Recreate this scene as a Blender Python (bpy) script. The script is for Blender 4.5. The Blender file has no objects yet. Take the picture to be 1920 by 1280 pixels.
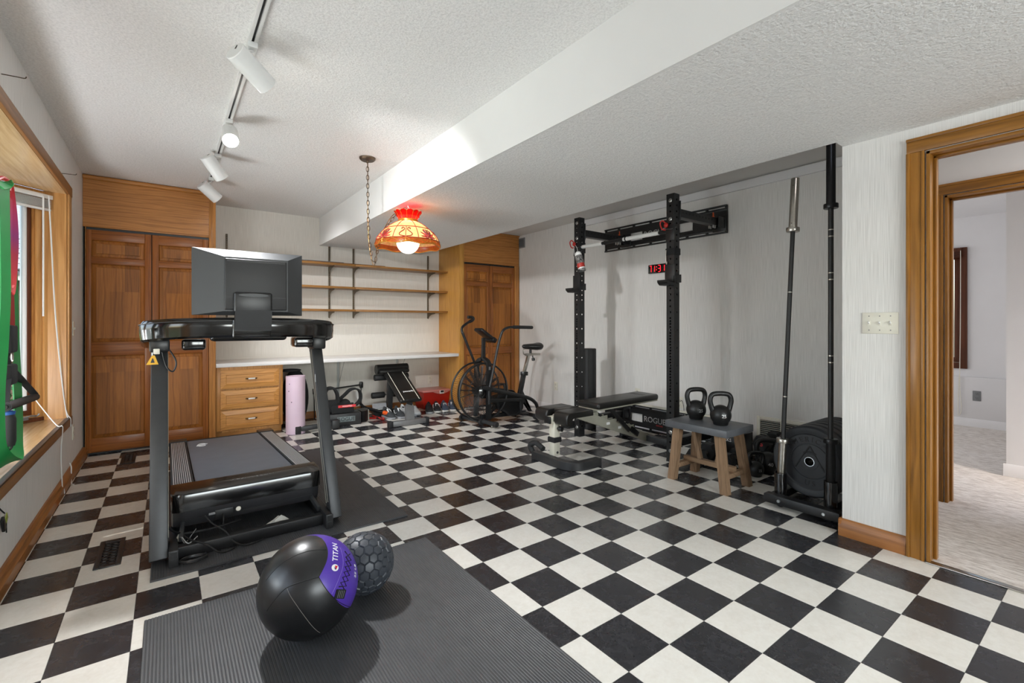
import bpy, bmesh, math, random
from math import sin, cos, pi, radians, sqrt, atan2, exp, floor
from mathutils import Vector, Matrix, Quaternion
random.seed(7)
SC = bpy.context.scene
COL = SC.collection

# ---------------------------------------------------------------- camera
T = 0.2286                      # floor tile edge, metres
CAMH = 1.1866
FPX, PCX, PCY, YAW = 877.1872, 964.8462, 606.6163, 0.64
cam = bpy.data.cameras.new('camera')
cam.sensor_fit = 'HORIZONTAL'; cam.sensor_width = 36.0
cam.lens = FPX / 1920 * 36.0
cam.shift_x = (960 - PCX) / 1920.0
cam.shift_y = (PCY - 640) / 1920.0
cam.clip_start = 0.05; cam.clip_end = 200
camo = bpy.data.objects.new('camera', cam); COL.objects.link(camo)
camo.location = (0, 0, CAMH)
camo.rotation_euler = (pi / 2, 0, -YAW)
SC.camera = camo

# ---------------------------------------------------------------- world, sun, lights, exposure
w = bpy.data.worlds.new('world'); SC.world = w; w.use_nodes = True
nt = w.node_tree; nt.nodes.clear()
wo = nt.nodes.new('ShaderNodeOutputWorld'); bg = nt.nodes.new('ShaderNodeBackground')
sky = nt.nodes.new('ShaderNodeTexSky'); sky.sky_type = 'NISHITA'
sky.sun_disc = False; sky.sun_elevation = radians(48); sky.sun_rotation = radians(200)
sky.air_density = 1.2; sky.dust_density = 3.0; sky.ozone_density = 1.0
bg.inputs['Strength'].default_value = 0.6
nt.links.new(sky.outputs[0], bg.inputs[0]); nt.links.new(bg.outputs[0], wo.inputs[0])

SC.view_settings.view_transform = 'Standard'
SC.view_settings.look = 'None'
SC.view_settings.gamma = 1.0
SC.view_settings.use_curve_mapping = False
SC.view_settings.exposure = 0.2
SC.cycles.max_bounces = 10
SC.cycles.diffuse_bounces = 5
SC.cycles.glossy_bounces = 4
SC.cycles.transmission_bounces = 6
SC.cycles.transparent_max_bounces = 12
SC.cycles.caustics_reflective = False
SC.cycles.caustics_refractive = False
SC.cycles.sample_clamp_indirect = 6.0

def area_light(name, loc, target, sx, sy, power, color):
    l = bpy.data.lights.new(name, 'AREA'); l.shape = 'RECTANGLE'; l.size = sx; l.size_y = sy
    l.energy = power; l.color = color
    o = bpy.data.objects.new(name, l); COL.objects.link(o)
    o.location = loc
    o.rotation_euler = (Vector(target) - Vector(loc)).to_track_quat('-Z', 'Y').to_euler()
    return o
def point_light(name, loc, power, color, radius):
    l = bpy.data.lights.new(name, 'POINT'); l.energy = power; l.color = color; l.shadow_soft_size = radius
    o = bpy.data.objects.new(name, l); COL.objects.link(o); o.location = loc
    return o
sun = bpy.data.lights.new('sun', 'SUN'); sun.energy = 4.0; sun.angle = radians(0.7); sun.color = (1.0, 0.95, 0.86)
suno = bpy.data.objects.new('sun', sun); COL.objects.link(suno)
suno.location = (-4, 2, 9)
suno.rotation_euler = Vector((0.60, 0.06, -1.0)).to_track_quat('-Z', 'Y').to_euler()
# daylight through the bay window, an unseen window added behind the camera for fill, the windows of the room across the hall
area_light('daylight_bay', (-1.34, 2.7, 1.32), (3.0, 2.7, 1.1), 3.0, 1.6, 38, (0.90, 0.95, 1.0))
area_light('ground_bounce_near', (-1.34, 1.9, 0.75), (0.3, 1.6, 2.5), 1.3, 0.95, 46, (0.92, 0.96, 1.0))
area_light('ground_bounce_far', (-1.30, 3.7, 0.75), (0.2, 5.2, 2.5), 1.1, 0.95, 50, (0.92, 0.96, 1.0))
area_light('rear_fill', (1.2, -2.72, 1.35), (1.2, 3.0, 1.5), 2.9, 1.7, 200, (0.93, 0.965, 1.0))  # unseen fill added to brighten the whole room
area_light('daylight_far_room', (6.1, 3.9, 1.5), (6.0, 0.0, 1.2), 2.6, 1.9, 34, (0.97, 0.98, 1.0))
area_light('hall_fill', (3.66, -0.35, 2.40), (3.66, -0.1, 0.0), 0.35, 0.35, 9, (1.0, 0.97, 0.93))  # added fill light that brightens the hall

# ---------------------------------------------------------------- helpers: colour, nodes, materials
def lin(c):
    out = []
    for v in c[:3]:
        v = v / 255.0
        out.append(v / 12.92 if v <= 0.04045 else ((v + 0.055) / 1.055) ** 2.4)
    return (out[0], out[1], out[2], 1.0)
class NT:
    def __init__(s, name):
        s.m = bpy.data.materials.new(name); s.m.use_nodes = True
        s.t = s.m.node_tree; s.t.nodes.clear()
        s.out = s.t.nodes.new('ShaderNodeOutputMaterial')
        s.b = s.t.nodes.new('ShaderNodeBsdfPrincipled')
        s.t.links.new(s.b.outputs[0], s.out.inputs[0])
    def n(s, typ, **kw):
        nd = s.t.nodes.new(typ)
        for k, v in kw.items():
            if k in nd.bl_rna.properties.keys(): setattr(nd, k, v)
            else: nd.inputs[k.replace('_', ' ')].default_value = v
        return nd
    def l(s, a, b): s.t.links.new(a, b)
    def coords(s, scale=(1, 1, 1), rot=(0, 0, 0), loc=(0, 0, 0), kind='Object', rnd=False):
        tc = s.n('ShaderNodeTexCoord'); mp = s.n('ShaderNodeMapping')
        mp.inputs['Scale'].default_value = scale; mp.inputs['Rotation'].default_value = rot
        mp.inputs['Location'].default_value = loc
        src = tc.outputs[kind]
        if rnd:
            oi = s.n('ShaderNodeObjectInfo'); mu = s.n('ShaderNodeMath', operation='MULTIPLY'); mu.inputs[1].default_value = 37.0
            s.l(oi.outputs['Random'], mu.inputs[0])
            ad = s.n('ShaderNodeVectorMath', operation='ADD')
            s.l(src, ad.inputs[0]); s.l(mu.outputs[0], ad.inputs[1]); src = ad.outputs[0]
        s.l(src, mp.inputs[0]); return mp.outputs[0]
    def noise(s, vec, scale, detail=3, rough=0.55, dist=0.0):
        nd = s.n('ShaderNodeTexNoise'); nd.inputs['Scale'].default_value = scale
        nd.inputs['Detail'].default_value = detail; nd.inputs['Roughness'].default_value = rough
        nd.inputs['Distortion'].default_value = dist
        s.l(vec, nd.inputs['Vector']); return nd.outputs['Fac']
    def ramp(s, fac, stops):
        r = s.n('ShaderNodeValToRGB'); e = r.color_ramp.elements
        while len(e) > 1: e.remove(e[-1])
        e[0].position = stops[0][0]; e[0].color = stops[0][1]
        for p, c in stops[1:]:
            k = e.new(p); k.color = c
        s.l(fac, r.inputs[0]); return r.outputs[0]
    def mix(s, fac, a, b, mode='MIX'):
        m = s.n('ShaderNodeMix', data_type='RGBA', blend_type=mode)
        for val, idx in ((fac, 0), (a, 6), (b, 7)):
            if isinstance(val, (int, float, tuple)): m.inputs[idx].default_value = val
            else: s.l(val, m.inputs[idx])
        return m.outputs[2]
    def bump(s, h, strength=0.3, dist=0.002):
        b = s.n('ShaderNodeBump'); b.inputs['Strength'].default_value = strength; b.inputs['Distance'].default_value = dist
        s.l(h, b.inputs['Height']); s.l(b.outputs[0], s.b.inputs['Normal']); return b
    def base(s, c):
        if isinstance(c, tuple): s.b.inputs['Base Color'].default_value = c
        else: s.l(c, s.b.inputs['Base Color'])
    def set(s, **kw):
        for k, v in kw.items(): s.b.inputs[k.replace('_', ' ')].default_value = v

def plain(name, rgb, rough=0.5, metal=0.0, var=0.06, vscale=30, bump=0.0, bscale=200, coat=0.0, spec=None):
    s = NT(name); v = s.coords()
    c = lin(rgb)
    f = s.noise(v, vscale, 3)
    k = 1 + var; d = 1 - var
    s.base(s.ramp(f, [(0.3, (c[0] * d, c[1] * d, c[2] * d, 1)), (0.7, (min(1, c[0] * k), min(1, c[1] * k), min(1, c[2] * k), 1))]))
    s.set(Roughness=rough, Metallic=metal)
    if coat: s.set(Coat_Weight=coat, Coat_Roughness=0.08)
    if spec is not None: s.b.inputs['Specular IOR Level'].default_value = spec
    if bump: s.bump(s.noise(v, bscale, 4), bump, 0.001)
    return s.m

def wood(name, dark, light, axis='Z', scale=1.0, rough=0.38, stave=0.0, coat=0.12, wear=None):
    s = NT(name)
    ai = 'XYZ'.index(axis)
    sc = [1.0, 1.0, 1.0]; sc[ai] = 0.13
    v = s.coords(scale=tuple(sc), rnd=True)
    wv = s.n('ShaderNodeTexWave', wave_type='RINGS', rings_direction=axis)
    wv.inputs['Scale'].default_value = 9.0 * scale; wv.inputs['Distortion'].default_value = 7.0
    wv.inputs['Detail'].default_value = 3.0; wv.inputs['Detail Scale'].default_value = 1.4
    s.l(v, wv.inputs['Vector'])
    sc2 = [1.0, 1.0, 1.0]; sc2[ai] = 0.035
    v2 = s.coords(scale=tuple(sc2), rnd=True)
    fine = s.noise(v2, 170 * scale, 4, 0.65)
    big = s.noise(v2, 14 * scale, 2)
    D, L = lin(dark), lin(light)
    M = tuple((D[i] * 0.45 + L[i] * 0.55) for i in range(3)) + (1,)
    c1 = s.ramp(wv.outputs['Fac'], [(0.0, M), (0.55, L), (0.86, M), (1.0, D)])
    c2 = s.ramp(fine, [(0.35, D), (0.52, M), (0.7, L)])
    c = s.mix(0.5, c1, c2)
    c = s.mix(0.35, c, s.ramp(big, [(0.35, M), (0.65, L)]))
    if stave:
        tc = s.n('ShaderNodeTexCoord'); sx = s.n('ShaderNodeSeparateXYZ'); s.l(tc.outputs['Object'], sx.inputs[0])
        dv = s.n('ShaderNodeMath', operation='DIVIDE'); dv.inputs[1].default_value = stave
        s.l(sx.outputs[0], dv.inputs[0])
        fl = s.n('ShaderNodeMath', operation='FLOOR'); s.l(dv.outputs[0], fl.inputs[0])
        sz = s.n('ShaderNodeMath', operation='MULTIPLY'); sz.inputs[1].default_value = 1.35
        s.l(sx.outputs[2], sz.inputs[0]); fz = s.n('ShaderNodeMath', operation='FLOOR'); s.l(sz.outputs[0], fz.inputs[0])
        cb = s.n('ShaderNodeCombineXYZ'); s.l(fl.outputs[0], cb.inputs[0]); s.l(fz.outputs[0], cb.inputs[1])
        wn = s.n('ShaderNodeTexWhiteNoise', noise_dimensions='3D'); s.l(cb.outputs[0], wn.inputs['Vector'])
        tint = s.ramp(wn.outputs['Value'], [(0.0, (0.62, 0.58, 0.54, 1)), (0.5, (0.9, 0.88, 0.85, 1)), (1.0, (1.06, 1.04, 1.0, 1))])
        c = s.mix(1.0, c, tint, 'MULTIPLY')
    if wear:
        vw = s.coords(); nw = s.noise(vw, 5.0, 3)
        c = s.mix(s.ramp(nw, [(0.52, (0, 0, 0, 1)), (0.62, (1, 1, 1, 1))]), c, lin(wear))
    s.base(c); s.set(Roughness=rough, Coat_Weight=coat, Coat_Roughness=0.22); s.b.inputs['Specular IOR Level'].default_value = 0.32
    s.bump(fine, 0.10, 0.0008)
    return s.m

def emit(name, rgb, strength):
    s = NT(name); s.base(lin(rgb)); s.b.inputs['Emission Color'].default_value = lin(rgb)
    s.b.inputs['Emission Strength'].default_value = strength; return s.m
def pane_glass(name, tint=(0.97, 0.99, 0.985)):
    s = NT(name); t = s.t
    tr = s.n('ShaderNodeBsdfTransparent'); tr.inputs[0].default_value = tint + (1,)
    gl = s.n('ShaderNodeBsdfGlossy'); gl.inputs['Roughness'].default_value = 0.02
    fr = s.n('ShaderNodeFresnel'); fr.inputs['IOR'].default_value = 1.45
    mx = s.n('ShaderNodeMixShader'); s.l(fr.outputs[0], mx.inputs[0]); s.l(tr.outputs[0], mx.inputs[1]); s.l(gl.outputs[0], mx.inputs[2])
    s.l(mx.outputs[0], s.out.inputs[0]); t.nodes.remove(s.b); return s.m
def stained(name, rgb, trans=0.6, rough=0.25):
    s = NT(name); c = lin(rgb)
    f = s.noise(s.coords(), 40, 3)
    col = s.ramp(f, [(0.3, tuple(x * 0.8 for x in c[:3]) + (1,)), (0.7, tuple(min(1, x * 1.15) for x in c[:3]) + (1,))])
    s.base(col); s.set(Roughness=rough)
    tl = s.n('ShaderNodeBsdfTranslucent'); s.l(col, tl.inputs[0])
    mx = s.n('ShaderNodeMixShader'); mx.inputs[0].default_value = trans
    s.l(s.b.outputs[0], mx.inputs[1]); s.l(tl.outputs[0], mx.inputs[2]); s.l(mx.outputs[0], s.out.inputs[0]); return s.m

M = {}
def ceiling_mat():
    s = NT('popcorn_ceiling'); v = s.coords(kind='Object')
    a = s.noise(v, 95, 3, 0.6); b = s.noise(v, 38, 2, 0.5)
    h = s.n('ShaderNodeMath', operation='ADD'); s.l(a, h.inputs[0]); s.l(b, h.inputs[1])
    s.base(s.ramp(a, [(0.3, lin((222, 221, 219))), (0.6, lin((240, 239, 237)))]))
    s.set(Roughness=0.9); s.b.inputs['Specular IOR Level'].default_value = 0.2
    s.bump(h.outputs[0], 0.62, 0.006); return s.m
def wallpaper_mat(name, axis, a, b, scale=1.0):
    s = NT(name); sc = [1.0, 1.0, 1.0]; sc[2] = 0.012
    v = s.coords(scale=tuple(sc))
    f = s.noise(v, 420 * scale, 2, 0.5); g = s.noise(v, 60, 2)
    c = s.ramp(f, [(0.34, lin(a)), (0.62, lin(b))])
    big = s.noise(s.coords(), 1.3, 2)
    c = s.mix(0.25, c, s.ramp(big, [(0.3, lin(a)), (0.7, lin(b))]))
    s.base(c); s.set(Roughness=0.62); s.b.inputs['Specular IOR Level'].default_value = 0.35
    s.bump(f, 0.22, 0.0010); return s.m
def tile_mat(name, a, b, c, rough):
    s = NT(name); v = s.coords(rnd=True)
    f = s.noise(v, 16, 6, 0.65, 0.8)
    g = s.noise(v, 70, 3, 0.6)
    col = s.ramp(f, [(0.28, lin(a)), (0.5, lin(b)), (0.75, lin(c))])
    col = s.mix(0.3, col, s.ramp(g, [(0.35, lin(a)), (0.65, lin(c))]))
    s.base(col)
    r = s.ramp(f, [(0.3, (rough * 0.85,) * 3 + (1,)), (0.7, (rough * 1.25,) * 3 + (1,))])
    s.l(r, s.b.inputs['Roughness'])
    h = s.noise(v, 22, 3, 0.5)
    s.bump(h, 0.10, 0.004)
    return s.m
def carpet_mat():
    s = NT('carpet_pile'); v = s.coords(scale=(1.0, 0.22, 1.0), rot=(0, 0, 0.5)); v1 = s.coords()
    f = s.noise(v, 75, 5, 0.7); g = s.noise(v1, 3.0, 3); p = s.noise(v1, 420, 2)
    c = s.ramp(f, [(0.34, lin((150, 138, 128))), (0.5, lin((205, 196, 188))), (0.62, lin((232, 227, 222)))])
    c = s.mix(0.25, c, s.ramp(g, [(0.35, lin((196, 184, 174))), (0.65, lin((222, 216, 210)))]))
    s.base(c); s.set(Roughness=0.95, Sheen_Weight=0.2); s.bump(p, 0.6, 0.004); return s.m
M['ceiling'] = ceiling_mat()
M['soffit_face'] = plain('smooth_white_paint', (229, 228, 226), 0.75, var=0.012, vscale=3, bump=0.05)
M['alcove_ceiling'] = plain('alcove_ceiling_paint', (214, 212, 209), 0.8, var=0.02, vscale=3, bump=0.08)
M['paper'] = wallpaper_mat('stripe_wallpaper', 'X', (206, 204, 200), (232, 230, 227))
M['paper_back'] = wallpaper_mat('beige_stripe_wallpaper', 'X', (208, 203, 194), (230, 226, 218))
M['white_paint'] = plain('white_wall_paint', (226, 225, 226), 0.7, var=0.015, vscale=4)
M['tile_w'] = tile_mat('white_vinyl_tile', (214, 210, 201), (222, 219, 211), (229, 227, 220), 0.2)
M['tile_b'] = tile_mat('black_vinyl_tile', (40, 40, 42), (46, 46, 49), (56, 56, 60), 0.25)
M['grout'] = plain('tile_joint', (70, 68, 64), 0.8)
M['carpet'] = carpet_mat()
M['oak_x'] = wood('oak_grain_across', (112, 64, 24), (196, 134, 70), 'X', 0.8)
M['oak_z'] = wood('oak_grain_upright', (112, 66, 26), (200, 138, 74), 'Z', 0.8)
M['oak_y'] = wood('oak_grain_deep', (104, 60, 24), (180, 120, 62), 'Y', 0.8)
M['oak_light_z'] = wood('light_oak_panel', (156, 100, 36), (212, 158, 82), 'Z', 0.9)
M['door_z'] = wood('brown_door_stile', (92, 46, 16), (166, 100, 46), 'Z', 0.8)
M['door_x'] = wood('brown_door_rail', (92, 46, 16), (166, 100, 46), 'X', 0.8)
M['door_stave'] = wood('brown_door_panel', (104, 58, 18), (184, 118, 52), 'Z', 0.8, stave=0.105, rough=0.46, coat=0.03)
M['drawer_x'] = wood('drawer_oak', (146, 88, 34), (220, 162, 92), 'X', 1.0)
M['drawer_z'] = wood('drawer_frame_oak', (150, 96, 42), (212, 156, 90), 'Z', 0.8)
M['casing_z'] = wood('door_casing_oak', (92, 58, 16), (170, 116, 48), 'Z', 0.6, rough=0.3)
M['casing_y'] = wood('door_head_oak', (92, 58, 16), (170, 116, 48), 'Y', 0.6, rough=0.3)
M['base_y'] = wood('baseboard_oak', (100, 58, 24), (172, 112, 56), 'Y', 0.7)
M['base_x'] = wood('baseboard_oak_across', (100, 58, 24), (172, 112, 56), 'X', 0.7)
M['win_z'] = wood('window_oak', (150, 98, 46), (206, 156, 96), 'Z', 0.6, rough=0.3)
M['win_y'] = wood('window_casing_oak', (112, 74, 38), (160, 112, 66), 'Y', 0.7)
M['win_board'] = wood('window_board_oak', (168, 128, 82), (214, 182, 138), 'Y', 0.6, rough=0.22)
M['shelf_x'] = wood('shelf_oak', (92, 58, 26), (172, 124, 68), 'X', 1.0)
M['stool_z'] = wood('weathered_pine', (92, 70, 50), (158, 128, 100), 'Z', 0.9, rough=0.7, coat=0)
M['stool_x'] = wood('weathered_pine_rail', (92, 70, 50), (158, 128, 100), 'Y', 0.9, rough=0.7, coat=0)
M['walnut'] = wood('dark_window_wood', (60, 28, 14), (98, 52, 28), 'Z', 0.8)
M['fence'] = wood('siding_wood', (96, 78, 64), (140, 120, 102), 'X', 0.5, rough=0.85, coat=0)
M['black_metal'] = plain('black_powder_coat', (24, 24, 25), 0.42, 0.0, 0.1, 60, bump=0.06, bscale=500)
M['dark_steel'] = plain('charcoal_painted_steel', (52, 53, 54), 0.42, 0.25, 0.08, 20)
M['grey_steel'] = plain('grey_painted_steel', (118, 118, 118), 0.42, 0.35, 0.06, 20)
M['black_plastic'] = plain('black_plastic', (20, 20, 21), 0.36, 0, 0.08, 40, bump=0.05, bscale=600)
M['gloss_black'] = plain('gloss_black_plastic', (14, 13, 13), 0.14, 0, 0.1, 8, coat=0.6)
M['grey_plastic'] = plain('charcoal_plastic', (38, 38, 39), 0.45, 0, 0.06, 30, bump=0.05, bscale=500)
M['rubber'] = plain('black_rubber', (30, 30, 31), 0.7, 0, 0.12, 60, bump=0.12, bscale=300)
M['plate_rubber'] = plain('bumper_rubber', (40, 42, 46), 0.55, 0, 0.1, 25, bump=0.06, bscale=200)
M['vinyl'] = plain('black_vinyl', (26, 25, 24), 0.36, 0, 0.08, 40, bump=0.14, bscale=420)
M['foam'] = plain('black_foam', (28, 28, 29), 0.6, 0, 0.14, 90, bump=0.2, bscale=160)
M['iron'] = plain('cast_iron_coat', (27, 27, 27), 0.4, 0.1, 0.1, 80, bump=0.2, bscale=170)
M['chrome'] = plain('chrome', (214, 214, 212), 0.12, 1.0, 0.03)
M['steel'] = plain('brushed_steel', (176, 172, 164), 0.28, 1.0, 0.08, 60)
M['bolt'] = plain('zinc_bolt', (186, 186, 184), 0.32, 0.9, 0.1, 100)
M['white_plastic'] = plain('white_plastic', (228, 228, 226), 0.35, 0, 0.015)
M['white_enamel'] = plain('white_enamel', (222, 222, 220), 0.4, 0, 0.015)
M['ivory'] = plain('ivory_plastic', (222, 218, 204), 0.4, 0, 0.02)
M['laminate'] = plain('white_laminate', (226, 224, 222), 0.3, 0, 0.012, 5)
M['silver_paint'] = plain('silver_paint', (176, 174, 160), 0.36, 0.35, 0.05, 20)
M['cream_paint'] = plain('cream_grey_paint', (206, 202, 186), 0.4, 0.1, 0.03, 20)
M['white'] = plain('white_print', (236, 236, 236), 0.5, 0, 0.01)
M['silver_print'] = plain('silver_print', (182, 182, 182), 0.4, 0.4, 0.03)
M['grey_print'] = plain('grey_print', (120, 122, 124), 0.5, 0, 0.03)
M['red_print'] = plain('red_print', (206, 40, 46), 0.5, 0, 0.03)
M['orange'] = plain('orange_plastic', (226, 92, 34), 0.4, 0, 0.05)
M['red'] = plain('red_cord', (176, 34, 26), 0.45, 0, 0.06)
M['blue'] = plain('blue_print', (40, 84, 150), 0.5, 0, 0.05)
M['black_fabric'] = plain('black_fabric', (20, 20, 21), 0.9, 0, 0.2, 120, bump=0.4, bscale=500)
M['brass'] = plain('antique_brass', (120, 92, 58), 0.35, 0.9, 0.12, 60)
M['bronze'] = plain('aged_bronze', (88, 72, 58), 0.42, 0.8, 0.12, 60)
M['glass'] = pane_glass('window_pane')
M['screw'] = M['bolt']
M['standard'] = plain('bronze_shelf_standard', (112, 100, 82), 0.45, 0.5, 0.08)

# ---------------------------------------------------------------- helpers: geometry
class MB:
    def __init__(s): s.V = []; s.F = []
    def add(s, vs, fs):
        o = len(s.V); s.V.extend([tuple(v) for v in vs]); s.F.extend([tuple(i + o for i in f) for f in fs]); return s
    def bm(s, b):
        b.verts.index_update()
        s.add([v.co[:] for v in b.verts], [[v.index for v in f.verts] for f in b.faces]); b.free(); return s
    def obox(s, c, size, R=None, bev=0.0, seg=2):
        b = bmesh.new(); bmesh.ops.create_cube(b, size=1.0)
        for v in b.verts: v.co = Vector((v.co.x * size[0], v.co.y * size[1], v.co.z * size[2]))
        if bev > 0:
            bev = min(bev, min(size) * 0.49)
            bmesh.ops.bevel(b, geom=b.edges[:], offset=bev, segments=seg, profile=0.5, affect='EDGES')
        c = Vector(c)
        for v in b.verts: v.co = (R @ v.co if R else v.co) + c
        return s.bm(b)
    def box(s, x0, x1, y0, y1, z0, z1, bev=0.0, seg=2):
        return s.obox(((x0 + x1) / 2, (y0 + y1) / 2, (z0 + z1) / 2), (abs(x1 - x0), abs(y1 - y0), abs(z1 - z0)), None, bev, seg)
    def beam(s, p0, p1, wdt, hgt, up=(0, 0, 1), bev=0.0):
        p0, p1 = Vector(p0), Vector(p1); d = p1 - p0; L = d.length; d.normalize(); up = Vector(up)
        if abs(d.dot(up)) > 0.98: up = Vector((0, 1, 0))
        x = d.cross(up).normalized(); z = x.cross(d).normalized()
        R = Matrix((x, d, z)).transposed()
        return s.obox((p0 + p1) / 2, (wdt, L, hgt), R, bev)
    def sweep(s, pts, section, closed=False, caps=True, up=None, scales=None):
        pts = [Vector(p) for p in pts]; n = len(pts); m = len(section)
        tang = []
        for i in range(n):
            if closed: t = pts[(i + 1) % n] - pts[i - 1]
            else: t = pts[min(i + 1, n - 1)] - pts[max(i - 1, 0)]
            tang.append(t.normalized())
        u0 = Vector(up) if up else (Vector((0, 0, 1)) if abs(tang[0].z) < 0.9 else Vector((1, 0, 0)))
        nrm = (u0 - tang[0] * u0.dot(tang[0])).normalized()
        V = []
        for i in range(n):
            if i:
                if up:
                    q = Vector(up); nrm = q - tang[i] * q.dot(tang[i])
                    nrm = nrm.normalized() if nrm.length > 1e-6 else (u0 - tang[i] * u0.dot(tang[i])).normalized()
                else:
                    nrm = (nrm - tang[i] * nrm.dot(tang[i])).normalized()
            bi = tang[i].cross(nrm)
            k = scales[i] if scales else 1.0
            for (a, b) in section: V.append(pts[i] + bi * a * k + nrm * b * k)
        F = []
        for i in range(n if closed else n - 1):
            j = (i + 1) % n
            for k in range(m):
                l = (k + 1) % m
                F.append((i * m + k, i * m + l, j * m + l, j * m + k))
        if caps and not closed:
            F.append(tuple(range(m))[::-1]); F.append(tuple((n - 1) * m + k for k in range(m)))
        return s.add(V, F)
    def tube(s, pts, r, seg=10, closed=False, caps=True):
        rs = r if isinstance(r, (list, tuple)) else None
        sec = [(cos(2 * pi * k / seg) * (1 if rs else r), sin(2 * pi * k / seg) * (1 if rs else r)) for k in range(seg)]
        return s.sweep(pts, sec, closed, caps, None, rs)
    def cyl(s, p0, p1, r0, r1=None, seg=20, caps=True):
        return s.tube([p0, p1], [r0, r0 if r1 is None else r1], seg, False, caps)
    def lathe(s, prof, c=(0, 0, 0), axis=(0, 0, 1), seg=28, close=True):
        ax = Vector(axis).normalized(); q = Vector((0, 0, 1)).rotation_difference(ax).to_matrix(); c = Vector(c)
        n = len(prof); V = []; F = []
        for k in range(seg):
            a = 2 * pi * k / seg
            for (r, z) in prof: V.append(c + q @ Vector((r * cos(a), r * sin(a), z)))
        for k in range(seg):
            l = (k + 1) % seg
            for i in range(n - 1):
                F.append((k * n + i, l * n + i, l * n + i + 1, k * n + i + 1))
        if close:
            if prof[0][0] > 1e-6: F.append(tuple(k * n for k in range(seg))[::-1])
            if prof[-1][0] > 1e-6: F.append(tuple(k * n + n - 1 for k in range(seg)))
        return s.add(V, F)
    def sphere(s, c, r, seg=24, rings=14, scale=(1, 1, 1), R=None):
        c = Vector(c); V = []; F = []
        V.append(Vector((0, 0, r)))
        for i in range(1, rings):
            t = pi * i / rings
            for k in range(seg):
                a = 2 * pi * k / seg
                V.append(Vector((r * sin(t) * cos(a), r * sin(t) * sin(a), r * cos(t))))
        V.append(Vector((0, 0, -r)))
        for k in range(seg): F.append((0, 1 + k, 1 + (k + 1) % seg))
        for i in range(rings - 2):
            for k in range(seg):
                a = 1 + i * seg + k; b = 1 + i * seg + (k + 1) % seg
                F.append((a, a + seg, b + seg, b))
        e = len(V) - 1; o = 1 + (rings - 2) * seg
        for k in range(seg): F.append((o + k, e, o + (k + 1) % seg))
        out = []
        for v in V:
            p = Vector((v.x * scale[0], v.y * scale[1], v.z * scale[2]))
            out.append((R @ p if R else p) + c)
        return s.add(out, F)
    def prism(s, poly, vec):
        n = len(poly); vec = Vector(vec); P = [Vector(p) for p in poly]
        V = P + [p + vec for p in P]
        F = [tuple(range(n))[::-1], tuple(range(n, 2 * n))]
        for i in range(n):
            j = (i + 1) % n; F.append((i, j, n + j, n + i))
        return s.add(V, F)
    def map(s, fn): s.V = [tuple(fn(Vector(v))) for v in s.V]; return s

WM = {}                                   # world matrices, tracked by hand
def link(o): COL.objects.link(o); return o
def tag(o, label=None, cat=None, group=None, kind=None):
    if label: o['label'] = label
    if cat: o['category'] = cat
    if group: o['group'] = group
    if kind: o['kind'] = kind
    return o
def thing(name, label, cat, loc=(0, 0, 0), rz=0.0, group=None):
    o = bpy.data.objects.new(name, None); o.empty_display_size = 0.05
    o.location = loc; o.rotation_euler = (0, 0, rz); link(o)
    WM[o.name] = Matrix.Translation(Vector(loc)) @ Matrix.Rotation(rz, 4, 'Z')
    return tag(o, label, cat, group)
def to_mesh(name, mb, mat, inv=None, sharp=38):
    me = bpy.data.meshes.new(name)
    V = [tuple(inv @ Vector(v)) for v in mb.V] if inv is not None else mb.V
    me.from_pydata(V, [], mb.F)
    b = bmesh.new(); b.from_mesh(me); bmesh.ops.recalc_face_normals(b, faces=b.faces[:]); b.to_mesh(me); b.free()
    me.shade_smooth(); me.set_sharp_from_angle(angle=radians(sharp))
    me.materials.append(mat); return me
def obj(name, mb, mat, parent=None, local=False, label=None, sharp=38, at=None):
    """one mesh object; vertices are world coordinates unless local"""
    inv = None
    if parent is not None and not local: inv = WM[parent.name].inverted()
    if parent is None and at is not None: inv = Matrix.Translation(Vector(at)).inverted()
    o = bpy.data.objects.new(name, to_mesh(name, mb, mat, inv, sharp)); link(o)
    if parent is not None: o.parent = parent; WM[o.name] = WM[parent.name]
    else:
        if at is not None: o.location = at
        WM[o.name] = Matrix.Translation(Vector(at)) if at is not None else Matrix.Identity(4)
    if label: o['label'] = label
    return o
def struct(name, mb, mat, parent=None, sharp=38):
    o = obj(name, mb, mat, parent, sharp=sharp)
    if parent is None: o['kind'] = 'structure'
    return o
def dup(root, loc, rz=None, label=None, rot=None):
    r = root.copy(); link(r); r.location = loc
    if rz is not None: r.rotation_euler = (0, 0, rz)
    if rot is not None: r.rotation_euler = rot
    if label: r['label'] = label
    def rec(a, b):
        for ch in [x for x in a.children]:
            c = ch.copy(); link(c); c.parent = b; rec(ch, c)
    rec(root, r); return r
def copies(child, parent, n): pass
def text_mb(txt, size, thick=0.0006, align='CENTER', bold=0.0, spacing=1.0):
    cu = bpy.data.curves.new('txt', 'FONT'); cu.body = txt; cu.size = size; cu.extrude = thick; cu.offset = bold
    cu.align_x = align; cu.align_y = 'CENTER'; cu.resolution_u = 3; cu.space_character = spacing
    o = bpy.data.objects.new('txt', cu); link(o)
    dg = bpy.context.evaluated_depsgraph_get(); dg.update()
    me = bpy.data.meshes.new_from_object(o.evaluated_get(dg))
    mb = MB(); mb.add([v.co[:] for v in me.vertices], [tuple(p.vertices) for p in me.polygons])
    bpy.data.objects.remove(o); bpy.data.curves.remove(cu); bpy.data.meshes.remove(me)
    return mb
def place(mb, origin, xdir, ydir):
    """text plane: x along xdir, y along ydir, extrusion along their normal"""
    x = Vector(xdir).normalized(); y = Vector(ydir).normalized(); z = x.cross(y); o = Vector(origin)
    return mb.map(lambda v: o + x * v.x + y * v.y + z * v.z)
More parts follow.
